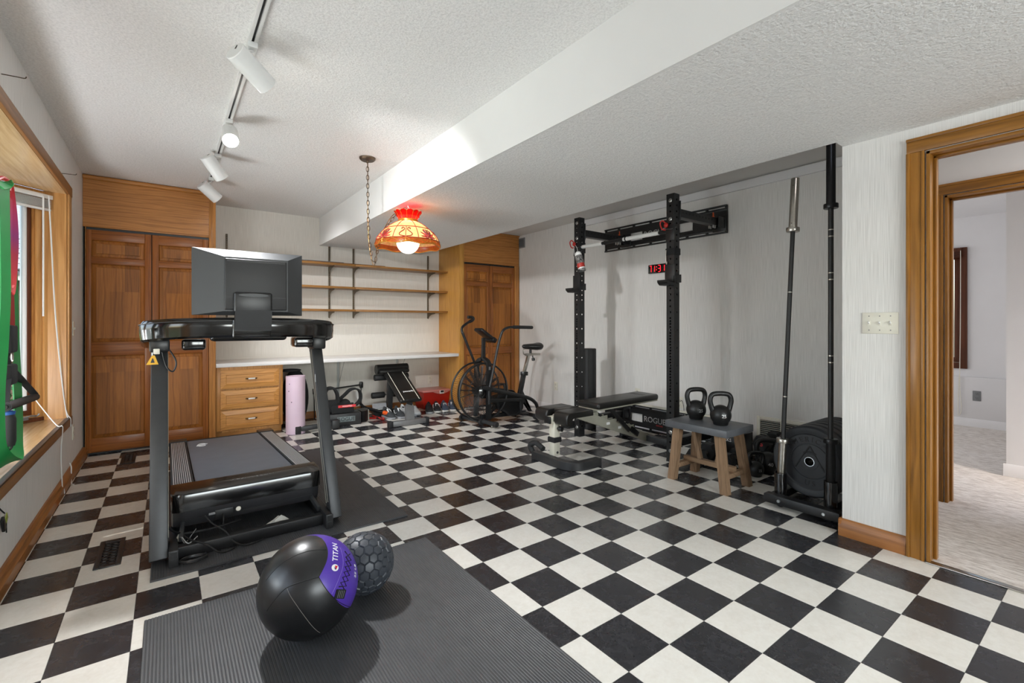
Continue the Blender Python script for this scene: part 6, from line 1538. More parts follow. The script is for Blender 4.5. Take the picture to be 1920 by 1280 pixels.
# behind the stool
kettlebell('black kettlebell on the floor between the stool and the plates', (3.86, 1.79, 0), -0.9, 1.12, 'weights on the floor behind the stool', '40')
kettlebell('black kettlebell on the floor half hidden behind a stool leg', (3.685, 1.80, 0), -0.6, 0.80, 'weights on the floor behind the stool', '15')
def hexdb(label, c, rz, sc, txt, tilt=0.0):
    t = thing('dumbbell', label, 'dumbbell', c, rz, 'weights on the floor behind the stool')
    for s_ in (-1, 1):
        pr = [(0.0, -0.048 * sc), (0.062 * sc, -0.048 * sc), (0.074 * sc, -0.036 * sc), (0.074 * sc, 0.036 * sc), (0.062 * sc, 0.048 * sc), (0.0, 0.048 * sc)]
        m = MB().lathe(pr, (0, 0, 0), (1, 0, 0), 6); R_ = Matrix.Rotation(pi / 6, 3, 'X')
        hz = 0.074 * sc * 0.866
        m.map(lambda v: (R_ @ v) + Vector((s_ * 0.115 * sc, 0, 0)))
        mn = min(v[2] for v in m.V); m.map(lambda v: v - Vector((0, 0, mn)))
        hd_ = obj('head', m, M['rubber'], t, local=True, sharp=20)
        if s_ == -1: obj('number', place(text_mb(txt, 0.05 * sc, 0.0004, bold=0.001), (-(0.115 + 0.0485) * sc, 0, -mn), (0, -1, 0), (0, 0, 1)), M['red_print'], hd_, local=True)
    obj('handle', MB().cyl((-0.08 * sc, 0, -mn), (0.08 * sc, 0, -mn), 0.016 * sc, seg=14), M['steel'], t, local=True)
    return t
hexdb('large black hex dumbbell with red number below the stool', (3.66, 2.235, 0), 0.15, 1.15, '50')
hexdb('black hex dumbbell lying behind the stool brace', (3.765, 2.035, 0), 0.1, 1.05, '45')
hexdb('black hex dumbbell close to the baseboard grille', (4.125, 1.90, 0), 0.05, 0.95, '40')
hexdb('black hex dumbbell stacked on another below the grille', (4.12, 1.905, 0.1219), 0.02, 0.98, '35')
rw = thing('storage_tray', 'low black storage tray with white lettering behind the stool', 'tray', (4.08, 2.22, 0))
m = MB(); m.box(3.98, 4.20, 2.08, 2.35, 0, 0.012, 0.003)
for q in ((3.98, 3.992, 2.08, 2.35), (4.188, 4.20, 2.08, 2.35), (3.992, 4.188, 2.08, 2.092), (3.992, 4.188, 2.338, 2.35)): m.box(q[0], q[1], q[2], q[3], 0.012, 0.22, 0.003)
obj('body', m, M['black_plastic'], rw)
obj('lettering', place(text_mb('RACKS', 0.04, 0.0004), (3.9795, 2.22, 0.16), (0, -1, 0), (0, 0, 1)), M['white'], rw)
tw = obj('towel', MB().add([(4.0 + 0.16 * i / 8 + 0.0, 2.10 + 0.23 * j / 8, 0.222 + 0.02 * sin(i * 1.7) * cos(j * 1.3) + 0.02) for i in range(9) for j in range(9)], [(i * 9 + j, i * 9 + j + 1, (i + 1) * 9 + j + 1, (i + 1) * 9 + j) for i in range(8) for j in range(8)]), plain('dark_red_cloth', (120, 34, 34), 0.9, 0, 0.15, 40), at=(4.08, 2.21, 0.22)); tag(tw, 'dark red cloth draped over the storage tray behind the stool', 'cloth')
gb = thing('jump_rope', 'bright green rope coiled on the lower rack arm behind the stool', 'rope', (3.95, 2.42, 0.2))
for k in range(9):
    a = k * 0.7; obj('coil', MB().tube([(3.92 + 0.02 * k * 0.9 + (0.065 + 0.012 * sin(k)) * cos(q + a), 2.424 + 0.034 * sin(q + a), 0.206 + 0.006 * (k % 4) + 0.006 * sin(2 * q + k)) for q in [2 * pi * i / 22 for i in range(22)]], 0.006, 6, True), plain('lime_cord', (112, 186, 36), 0.5, 0, 0.1, 40) if k == 0 else bpy.data.materials['lime_cord'], gb)

# ================================================================ PLATES, BARBELLS AND THEIR STAND
bs_ = thing('plate_stand', 'black wheeled stand holding bumper plates and two upright barbells', 'weight stand', (3.4, 1.28, 0))
obj('front_tube', MB().box(3.125, 3.19, 1.055, 1.475, 0.030, 0.085, 0.004), M['black_metal'], bs_)
for y in (1.055, 1.475): obj('tube_cap', MB().box(3.127, 3.188, y - 0.004, y + 0.004, 0.032, 0.083, 0.003), M['grey_plastic'], bs_)
for y in (1.10, 1.44): obj('side_tube', MB().box(3.19, 4.02, y - 0.025, y + 0.025, 0.030, 0.080, 0.004), M['black_metal'], bs_)
obj('side_tube', MB().box(4.02, 4.08, 1.075, 1.465, 0.030, 0.085, 0.004), M['black_metal'], bs_)
for (x, y) in ((3.20, 1.405), (3.20, 1.13), (3.98, 1.42), (3.98, 1.12)):
    m = MB(); m.lathe([(0.0, -0.014), (0.024, -0.014), (0.028, -0.010), (0.028, 0.010), (0.024, 0.014), (0.0, 0.014)], (x, y, 0.028), (1, 0.3, 0), 18); obj('caster', m, M['rubber'], bs_)
    obj('caster_fork', MB().box(x - 0.018, x + 0.018, y - 0.018, y + 0.018, 0.045, 0.06, 0.003), M['steel'], bs_)
for y, x in ((1.385, 3.122), (1.13, 3.122)): obj('bolt', MB().lathe([(0.0, 0.008), (0.009, 0.008), (0.011, 0.0)], (3.125, y, 0.058), (-1, 0, 0), 10), M['bolt'], bs_)
B1, B2 = Vector((3.215, 1.412, 0.085)), Vector((3.215, 1.125, 0.085))
for bpt, hh in ((B1, 0.13), (B2, 0.15)):
    m = MB().lathe([(0.0295, 0.0), (0.036, 0.0), (0.036, hh), (0.0295, hh)], bpt, seg=26, close=False); obj('bar_sleeve', m, M['gloss_black'], bs_)
    obj('bar_sleeve_base', MB().cyl(bpt, bpt + Vector((0, 0, 0.004)), 0.036, seg=26), M['gloss_black'], bs_)
def barbell(label, base, top, L, sl, grip_r, mat_s, mat_b, marks):
    base, top = Vector(base), Vector(top); d = (top - base).normalized()
    t = thing('barbell', label, 'barbell', base, 0, 'barbells standing in the plate stand')
    s_ = MB().lathe([(0.0, 0.0), (0.024, 0.0), (0.025, 0.002), (0.025, sl - 0.022), (0.025, sl - 0.02)], base, d, 24, close=False); obj('sleeve', s_, mat_s, t)
    obj('collar', MB().lathe([(0.014, sl - 0.024), (0.038, sl - 0.024), (0.039, sl - 0.021), (0.039, sl + 0.001), (0.037, sl + 0.004), (0.014, sl + 0.004)], base, d, 28, close=False), mat_s, t)
    obj('shaft', MB().cyl(base + d * (sl - 0.01), base + d * (L - sl + 0.01), grip_r, seg=18), mat_b, t)
    obj('collar', MB().lathe([(0.014, L - sl - 0.004), (0.037, L - sl - 0.004), (0.039, L - sl - 0.001), (0.039, L - sl + 0.021), (0.038, L - sl + 0.024), (0.014, L - sl + 0.024)], base, d, 28, close=False), mat_s, t)
    obj('sleeve', MB().lathe([(0.025, L - sl + 0.02), (0.025, L - 0.004), (0.0235, L), (0.018, L), (0.017, L - 0.004), (0.0, L - 0.004)], base, d, 24, close=False), mat_s, t)
    for q in marks:
        obj('knurl_ring', MB().lathe([(grip_r + 0.0004, q), (grip_r + 0.0004, q + 0.006)], base, d, 18, close=False), M['steel'], t)
    m = MB()
    for q in (L - sl * 0.14, L - sl + 0.05): m.lathe([(0.0, 0.0008), (0.0025, 0.0006), (0.003, 0.0)], base + d * q + Vector((-0.025, 0, 0)), (-1, 0, 0), 8)
    obj('sleeve_hole', m, M['stitch'], t)
    return t
barbell('slim black barbell with bright steel sleeves', B1 + Vector((0, 0, 0.005)), B1 + Vector((0.075, -0.058, 2.045)), 2.045, 0.345, 0.0135, M['steel'], M['black_metal'], (0.62, 1.30))
barbell('taller all black barbell beside the wallpapered corner', B2 + Vector((0, 0, 0.005)), B2 + Vector((0.004, 0.0, 2.195)), 2.195, 0.40, 0.0145, M['bar_black'] if 'bar_black' in M else plain('black_oxide', (40, 40, 41), 0.3, 0.7, 0.1, 60), M['black_metal'], (0.86, 0.90, 1.36, 1.40, 1.62, 1.66))
PY, PZ = 1.27, 0.312
lip = PZ
def plate(label, x, th, first):
    R_ = 0.2255
    c = Vector((x, PY, R_ + 0.081))
    t = thing('bumper_plate', label, 'weight plate', (x, PY, R_ + 0.081), 0, 'bumper plates in the stand')
    pr = [(0.029, 0.006), (0.050, 0.006), (0.052, 0.008), (0.106, 0.010), (0.108, 0.006), (0.112, 0.006), (0.114, 0.010), (0.170, 0.010), (0.178, 0.004), (0.190, 0.002), (0.196, 0.0), (0.214, 0.0), (0.2255, 0.014), (0.2255, th - 0.014), (0.214, th), (0.196, th), (0.17, th - 0.008), (0.029, th - 0.006)]
    obj('disc', MB().lathe(pr, c, (1, 0, 0), 64, close=False), M['plate_rubber'], t, sharp=25)
    obj('hub_ring', MB().lathe([(0.0255, 0.0), (0.0295, 0.0), (0.0295, th), (0.0255, th), (0.0255, 0.0)], c + Vector((0.002, 0, 0)), (1, 0, 0), 32, close=False), M['chrome'], t)
    if first:
        tri = []
        for k in range(3):
            a = pi / 2 + k * 2 * pi / 3; a2 = a + 2 * pi / 3
            p, q = Vector((0, 0.098 * cos(a), 0.098 * sin(a))), Vector((0, 0.098 * cos(a2), 0.098 * sin(a2)))
            if k in (0, 2):
                obj('raised_rib', MB().tube([c + Vector((0.010, 0, 0)) + p, c + Vector((0.010, 0, 0)) + q], 0.0055, 8), M['rubber'], t)
        obj('raised_rib', MB().tube([c + Vector((0.010, 0.062 * cos(q), 0.062 * sin(q))) for q in [pi * 0.30 + pi * 0.40 * k / 10 for k in range(11)]], 0.0055, 8), M['rubber'], t)
        for txt, a0, inv in (('AMERICAN', pi / 2, 1), ('US', -pi / 2, -1)):
            tm = text_mb(txt, 0.045, 0.0022, spacing=1.5)
            rr = 0.140
            def fn(v):
                a = a0 - inv * v.x / rr; r_ = rr + inv * v.y
                return c + Vector((0.0095 - v.z, -r_ * cos(a), r_ * sin(a)))
            obj('embossed_lettering', tm.map(lambda v: fn(v)), M['rubber'], t)
    return t
xs = [(3.285, 0.085), (3.375, 0.080), (3.46, 0.072), (3.537, 0.072), (3.614, 0.062), (3.681, 0.055), (3.741, 0.05)]
pn = ('front bumper plate of the row, with embossed letters and a bright hub', 'second bumper plate of the row in the stand', 'third bumper plate of the row in the stand', 'fourth bumper plate of the row in the stand', 'fifth bumper plate of the row in the stand', 'sixth bumper plate of the row in the stand', 'rearmost bumper plate of the row, closest to the alcove wall')
for k, (x, th) in enumerate(xs): plate(pn[k], x, th, k == 0)
# ================================================================ FAN BIKE
ab = thing('fan_bike', 'black air resistance exercise bike with large caged fan and moving handles', 'exercise bike', (3.2, 4.72, 0))
M['fan_brown'] = plain('brown_tinted_blade', (74, 60, 52), 0.4, 0.2, 0.1, 20)
FC = Vector((3.0, 4.72, 0.385)); FR = 0.335
def ringY(y, r, rad, seg=56): return MB().tube([(FC.x + r * cos(a), y, FC.z + r * sin(a)) for a in [2 * pi * k / seg for k in range(seg)]], rad, 8, True)
for y in (4.63, 4.81):
    obj('cage_rim', ringY(y, FR, 0.011), M['black_metal'], ab)
    obj('cage_ring', ringY(y - 0.004 if y < 4.7 else y + 0.004, FR * 0.62, 0.003), M['black_metal'], ab)
obj('cage_band', MB().lathe([(FR + 0.004, -0.075), (FR + 0.007, -0.075), (FR + 0.007, -0.055), (FR + 0.004, -0.055)], FC, (0, 1, 0), 56, close=False), M['black_metal'], ab)
w_ = MB()
for side in (-1, 1):
    for k in range(84):
        a = 2 * pi * k / 84; y = FC.y + side * 0.095; a2 = a + 0.28
        w_.tube([(FC.x + 0.085 * cos(a), y, FC.z + 0.085 * sin(a)), (FC.x + 0.21 * cos(a + 0.10), y - side * 0.003, FC.z + 0.21 * sin(a + 0.10)), (FC.x + FR * cos(a2), FC.y + side * 0.09, FC.z + FR * sin(a2))], 0.0017, 4)
o = obj('cage_wire', w_, M['dark_steel'], ab); o['kind'] = 'stuff'
for k in range(20):
    a = 2 * pi * k / 20 + 0.2
    d = Vector((cos(a), 0, sin(a))); tn = Vector((-sin(a), 0, cos(a)))
    R_ = Matrix((d, (Vector((0, 1, 0)) * 0.9 + tn * 0.44).normalized(), (tn * 0.9 - Vector((0, 1, 0)) * 0.44).normalized())).transposed()
    obj('fan_blade', MB().obox(FC + d * 0.185, (0.23, 0.036, 0.003), R_, 0.001), M['fan_brown'], ab)
obj('fan_hub', MB().lathe([(0.0, -0.105), (0.045, -0.105), (0.055, -0.095), (0.062, -0.08), (0.062, 0.08), (0.055, 0.10), (0.0, 0.105)], FC, (0, 1, 0), 32), M['black_plastic'], ab)
obj('hub_cover', MB().lathe([(0.0, -0.125), (0.03, -0.125), (0.078, -0.10), (0.082, -0.088), (0.0, -0.088)], FC, (0, 1, 0), 32), M['gloss_black'], ab)
# forked mast straddling the fan
for y, nm in ((4.585, 1), (4.855, 0)):
    P = smooth_path([(3.045, 4.72 + (y - 4.72) * 0.15, 0.765), (3.045, 4.72 + (y - 4.72) * 0.72, 0.735), (3.04, y, 0.66), (3.035, y, 0.40), (3.03, y, 0.06)], 6)
    fk = obj('fork', MB().sweep(P, [(-0.02, -0.026), (0.02, -0.026), (0.02, 0.026), (-0.02, 0.026)], up=(1, 0, 0)), M['black_metal'], ab)
    if nm:
        tm = text_mb('ASSAULTFITNESS', 0.030, 0.0004, bold=0.0004)
        obj('lettering', place(tm, (3.036, y - 0.0206, 0.57), (0, 0, 1), (-1, 0, 0)), M['silver_print'], fk)
mast = smooth_path([(3.045, 4.72, 0.76), (3.048, 4.72, 0.88), (3.05, 4.72, 1.02)], 4)
obj('console_mast', MB().sweep(mast, [(-0.016, -0.02), (0.016, -0.02), (0.016, 0.02), (-0.016, 0.02)], up=(1, 0, 0)), M['black_metal'], ab)
Rc = Matrix.Rotation(0.60, 3, 'Y')
cons = obj('console', MB().obox((3.075, 4.72, 1.052), (0.25, 0.17, 0.035), Rc, 0.008), M['black_plastic'], ab)
obj('console_screen', MB().obox(Vector((3.075, 4.72, 1.052)) + Rc @ Vector((0.01, 0, 0.0185)), (0.15, 0.12, 0.002), Rc), M['grey_print'], cons)
obj('console_end', MB().obox(Vector((3.075, 4.72, 1.052)) + Rc @ Vector((0.10, 0, -0.005)), (0.06, 0.19, 0.055), Rc, 0.01), M['black_plastic'], cons)
# handle arms
near = smooth_path([(2.985, 4.50, 0.26), (2.982, 4.50, 0.36), (2.99, 4.50, 0.45), (3.02, 4.50, 0.56), (3.11, 4.50, 0.93), (3.15, 4.495, 1.06), (3.185, 4.49, 1.115), (3.25, 4.485, 1.142), (3.32, 4.48, 1.146)], 6)
far = smooth_path([(3.20, 4.94, 0.34), (3.165, 4.94, 0.46), (3.10, 4.94, 0.62), (2.915, 4.94, 1.02), (2.885, 4.945, 1.09), (2.89, 4.95, 1.14), (2.96, 4.96, 1.19), (3.02, 4.965, 1.215)], 6)
h1 = obj('handle_arm', MB().tube(near, 0.0155, 12), M['black_metal'], ab); h2 = obj('handle_arm', MB().tube(far, 0.0155, 12), M['black_metal'], ab)
obj('grip', MB().tube(smooth_path([(3.32, 4.48, 1.146), (3.47, 4.475, 1.143), (3.60, 4.47, 1.140)], 5), [0.021] * 10 + [0.018], 14), M['foam'], h1)
obj('grip', MB().tube(smooth_path([(3.0, 4.963, 1.21), (3.05, 4.965, 1.235), (3.05, 4.97, 1.262), (2.985, 4.975, 1.268)], 5), 0.020, 14), M['foam'], h2)
obj('pivot_housing', MB().cyl((2.985, 4.46, 0.435), (2.985, 4.60, 0.435), 0.026, seg=18), M['black_metal'], ab)
obj('pivot_cap', MB().box(2.975, 3.06, 4.465, 4.515, 0.420, 0.448, 0.006), M['dark_steel'], ab)
obj('pivot_housing', MB().cyl((3.16, 4.86, 0.45), (3.16, 4.97, 0.45), 0.026, seg=18), M['black_metal'], ab)
# linkages, frame, seat
obj('link_arm', MB().tube(smooth_path([(3.02, 4.50, 0.42), (3.20, 4.505, 0.378), (3.45, 4.51, 0.312), (3.60, 4.515, 0.262), (3.69, 4.52, 0.20), (3.73, 4.53, 0.13)], 6), 0.022, 12), M['black_metal'], ab)
obj('link_arm', MB().cyl((3.02, 4.54, 0.29), (3.50, 4.57, 0.25), 0.020, seg=14), M['black_metal'], ab)
obj('link_arm', MB().cyl((3.17, 4.90, 0.40), (3.52, 4.87, 0.33), 0.014, seg=12), M['dark_steel'], ab)
obj('base_beam', MB().beam((3.0, 4.72, 0.075), (3.68, 4.72, 0.06), 0.05, 0.05, bev=0.006), M['black_metal'], ab)
obj('frame_tube', MB().beam((3.10, 4.70, 0.09), (3.34, 4.70, 0.26), 0.03, 0.03, bev=0.005), M['black_metal'], ab)
gd = [(3.17, 4.655, 0.30), (3.30, 4.655, 0.335), (3.52, 4.655, 0.295), (3.61, 4.655, 0.235), (3.60, 4.655, 0.12), (3.50, 4.655, 0.055), (3.38, 4.655, 0.05), (3.33, 4.655, 0.10), (3.22, 4.655, 0.16)]
gdo = obj('chain_guard', MB().prism(gd, (0, 0.10, 0)), M['grey_plastic'], ab)
obj('guard_panel', MB().prism([(x * 0.86 + 3.42 * 0.14, 4.650, z * 0.86 + 0.19 * 0.14) for x, y, z in gd], (0, 0.006, 0)), M['black_plastic'], gdo)
obj('chain_wheel', MB().lathe([(0.0, -0.012), (0.098, -0.012), (0.102, 0.0), (0.098, 0.012), (0.0, 0.012)], (3.50, 4.80, 0.25), (0, 1, 0), 40), M['black_plastic'], ab)
obj('crank_axle', MB().cyl((3.50, 4.60, 0.245), (3.50, 4.86, 0.245), 0.014, seg=14), M['steel'], ab)
for (dx, dz_, y, py) in ((0.028, -0.165, 4.595, 4.535), (-0.045, 0.165, 4.865, 4.92)):
    cr_ = obj('crank', MB().beam((3.50, y, 0.245), (3.50 + dx, y, 0.245 + dz_), 0.018, 0.028, bev=0.004), M['dark_steel'], ab)
    pdl = MB(); pdl.box(3.50 + dx - 0.055, 3.50 + dx + 0.045, min(py, py) - 0.042, py + 0.042, 0.245 + dz_ - 0.012, 0.245 + dz_ + 0.012, 0.005)
    obj('pedal', pdl, M['black_plastic'], cr_)
obj('seat_tube', MB().beam((3.55, 4.72, 0.11), (3.665, 4.72, 0.565), 0.045, 0.055, bev=0.006), M['black_metal'], ab)
obj('seat_brace', MB().prism([(3.62, 4.712, 0.37), (3.60, 4.712, 0.24), (3.79, 4.712, 0.06), (3.74, 4.712, 0.06)], (0, 0.016, 0)), M['black_metal'], ab)
obj('seat_clamp', MB().box(3.63, 3.705, 4.685, 4.755, 0.525, 0.575, 0.006), M['black_plastic'], ab)
obj('clamp_knob', MB().lathe([(0.0, 0.0), (0.010, 0.0), (0.010, 0.03), (0.024, 0.032), (0.026, 0.055), (0.0, 0.06)], (3.64, 4.70, 0.555), (-0.8, -0.6, 0.1), 16), M['black_plastic'], ab)
obj('seat_post', MB().beam((3.655, 4.72, 0.53), (3.735, 4.72, 0.775), 0.036, 0.036, bev=0.004), M['steel'], ab)
obj('seat_slide', MB().box(3.69, 3.92, 4.70, 4.74, 0.775, 0.805, 0.004), M['steel'], ab)
obj('slide_knob', MB().lathe([(0.0, 0.0), (0.008, 0.0), (0.008, 0.03), (0.020, 0.034), (0.022, 0.066), (0.0, 0.072)], (3.80, 4.715, 0.775), (0.1, -0.2, -1), 16), M['black_plastic'], ab)
obj('seat_bracket', MB().tube(smooth_path([(3.70, 4.72, 0.79), (3.66, 4.72, 0.80), (3.655, 4.72, 0.85), (3.69, 4.72, 0.862), (3.76, 4.72, 0.86)], 5), 0.006, 8), M['steel'], ab)
obj('seat_stem', MB().cyl((3.77, 4.72, 0.805), (3.77, 4.72, 0.86), 0.016, seg=14), M['black_plastic'], ab)
sd = MB(); V = []; F = []; NS, NA = 14, 14
for i in range(NS + 1):
    u = i / NS; x = 3.635 + 0.295 * u; wd = 0.028 + 0.085 * max(0.0, min(1.0, (u - 0.25) / 0.45)) ** 1.2; wd *= (1 - max(0, (u - 0.86) / 0.14) ** 2 * 0.55); hh = 0.020 + 0.026 * u ** 0.8; zc = 0.895 + 0.010 * cos(u * pi * 1.0) * 0.4 + (0.006 if u > 0.8 else 0)
    e = 1.0 if 0 < i < NS else 0.35
    for k in range(NA):
        a = 2 * pi * k / NA; V.append((x, 4.72 + wd * cos(a) * e * 1.0, zc + hh * sin(a) * e * (1.0 if sin(a) > 0 else 1.25)))
for i in range(NS):
    for k in range(NA): F.append((i * NA + k, i * NA + (k + 1) % NA, (i + 1) * NA + (k + 1) % NA, (i + 1) * NA + k))
F += [tuple(range(NA)), tuple(range(NS * NA + NA - 1, NS * NA - 1, -1))]
obj('saddle', sd.add(V, F), M['vinyl'], ab, sharp=70)
obj('front_foot', MB().cyl((2.915, 4.97, 0.048), (2.985, 4.36, 0.048), 0.026, seg=16), M['dark_steel'], ab)
for y, x in ((4.97, 2.915), (4.60, 2.958)): obj('transport_wheel', MB().lathe([(0.0, -0.016), (0.034, -0.016), (0.038, -0.010), (0.038, 0.010), (0.034, 0.016), (0.0, 0.016)], (x - 0.018, y, 0.040), (0.1, -1, 0), 22), M['rubber'], ab)
obj('foot_cap', MB().lathe([(0.0, -0.02), (0.026, -0.02), (0.030, -0.012), (0.030, 0.022), (0.026, 0.026)], (2.984, 4.365, 0.048), (0.11, -1, 0), 18), M['rubber'], ab)
obj('leveller', MB().lathe([(0.0, 0.0), (0.016, 0.0), (0.018, 0.006), (0.010, 0.010), (0.008, 0.03), (0.0, 0.03)], (2.975, 4.43, 0.0), seg=14), M['steel'], ab)
obj('rear_foot', MB().cyl((3.68, 4.50, 0.042), (3.68, 4.95, 0.042), 0.024, seg=16), M['black_metal'], ab)
for y in (4.50, 4.95): obj('foot_cap', MB().lathe([(0.0, -0.03), (0.030, -0.03), (0.034, -0.02), (0.034, 0.02), (0.0, 0.03)], (3.68, y, 0.034), (0, 1, 0), 18), M['rubber'], ab)

# ================================================================ SIT-UP BENCH AT THE BACK WALL
ub = thing('situp_bench', 'black decline exercise bench with foam rollers under the counter', 'bench', (2.3, 5.5, 0))
A_, B_ = Vector((2.345, 5.22, 0.245)), Vector((2.365, 5.84, 0.555)); dB = (B_ - A_).normalized(); nB = Vector((0, -dB.z, dB.y)).normalized(); sB = Vector((1, 0, 0))
Rb = Matrix((sB, dB, nB)).transposed()
obj('pad', MB().obox((A_ + B_) / 2 + nB * 0.02, (0.285, (B_ - A_).length, 0.05), Rb, 0.02, 3), M['vinyl'], ub)
for s_ in (-1, 1): obj('piping', MB().cyl(A_ + sB * s_ * 0.098 + nB * 0.0465, B_ + sB * s_ * 0.098 + nB * 0.0465, 0.0035, seg=8), M['ivory'], ub)
obj('lettering', place(text_mb('powerfit', 0.040, 0.0005, bold=0.001), A_ + dB * 0.175 + nB * 0.0455 + sB * 0.02, sB, dB), M['white'], ub)
obj('bolster', MB().cyl(B_ + sB * -0.215 + nB * 0.035 + dB * 0.03, B_ + sB * 0.205 + nB * 0.035 + dB * 0.03, 0.062, seg=24), M['vinyl'], ub)
obj('bolster_pad', MB().obox(B_ + nB * 0.05 - dB * 0.02, (0.40, 0.12, 0.05), Rb, 0.02, 3), M['vinyl'], ub)
obj('frame_rail', MB().beam(A_ - nB * 0.03, B_ - nB * 0.03 + dB * 0.02, 0.05, 0.05, bev=0.005), M['dark_steel'], ub)
fp = smooth_path([(2.295, 5.145, 0.06), (2.30, 5.16, 0.14), (2.325, 5.23, 0.205)], 6)
obj('front_post', MB().sweep(fp, [(-0.05, -0.022), (0.05, -0.022), (0.05, 0.022), (-0.05, 0.022)], up=(0, -1, 0.2)), M['grey_steel'], ub)
obj('front_foot', MB().beam((2.06, 5.135, 0.035), (2.49, 5.125, 0.035), 0.06, 0.06, bev=0.006), M['grey_steel'], ub)
for x in (2.05, 2.50): obj('foot_cap', MB().obox((x, 5.13, 0.036), (0.05, 0.075, 0.072), None, 0.008), M['rubber'], ub)
obj('rear_post', MB().beam((2.352, 5.93, 0.0), (2.362, 5.90, 0.53), 0.06, 0.085, up=(0, 1, 0), bev=0.005), M['dark_steel'], ub)
obj('rear_foot', MB().beam((2.16, 5.95, 0.03), (2.56, 5.95, 0.03), 0.06, 0.06, bev=0.006), M['dark_steel'], ub)
for z, y in ((0.495, 5.86), (0.255, 5.95)):
    obj('roller_bar', MB().cyl((2.14, y, z), (2.60, y, z), 0.010, seg=10), M['steel'], ub)
    for x0, x1 in ((2.13, 2.295), (2.42, 2.585)): obj('foam_roller', MB().lathe([(0.0, 0.0), (0.036, 0.0), (0.040, 0.006), (0.040, x1 - x0 - 0.006), (0.036, x1 - x0), (0.0, x1 - x0)], (x0, y, z), (1, 0, 0), 20), M['foam'], ub)
# red tote
to = thing('storage_tote', 'red plastic tote with lid in the corner below the counter', 'storage box', (3.03, 6.07, 0))
bt_ = [(2.86, 5.93), (3.225, 5.93), (3.225, 6.20), (2.86, 6.20)]; tt_ = [(2.835, 5.90), (3.245, 5.90), (3.245, 6.225), (2.835, 6.225)]
V = [(x, y, 0.0) for x, y in bt_] + [(x, y, 0.235) for x, y in tt_]
obj('body', MB().add(V, [(3, 2, 1, 0), (0, 1, 5, 4), (1, 2, 6, 5), (2, 3, 7, 6), (3, 0, 4, 7), (4, 5, 6, 7)]), plain('red_tote_plastic', (170, 34, 22), 0.3, 0, 0.08, 6), to)
lid = MB(); lid.box(2.828, 3.247, 5.888, 6.23, 0.235, 0.262, 0.008, 3)
lid.prism([(2.84, 5.892, 0.24)] + [(2.84 + 0.40 * k / 12, 5.892, 0.236 - (0.035 * max(0.0, sin((k - 4) / 8 * pi)) if 4 <= k <= 12 else 0)) for k in range(13)] + [(3.24, 5.892, 0.24)], (0, 0.006, 0))
M['tote_lid'] = plain('rose_tote_lid', (206, 132, 124), 0.3, 0, 0.06, 6)
obj('lid', lid, M['tote_lid'], to)
lt = obj('latch', MB().box(3.075, 3.145, 5.882, 5.893, 0.205, 0.252, 0.006), M['white_plastic'], to); obj('latch_button', MB().box(3.085, 3.135, 5.8795, 5.883, 0.222, 0.25, 0.003), M['dark_steel'], lt)
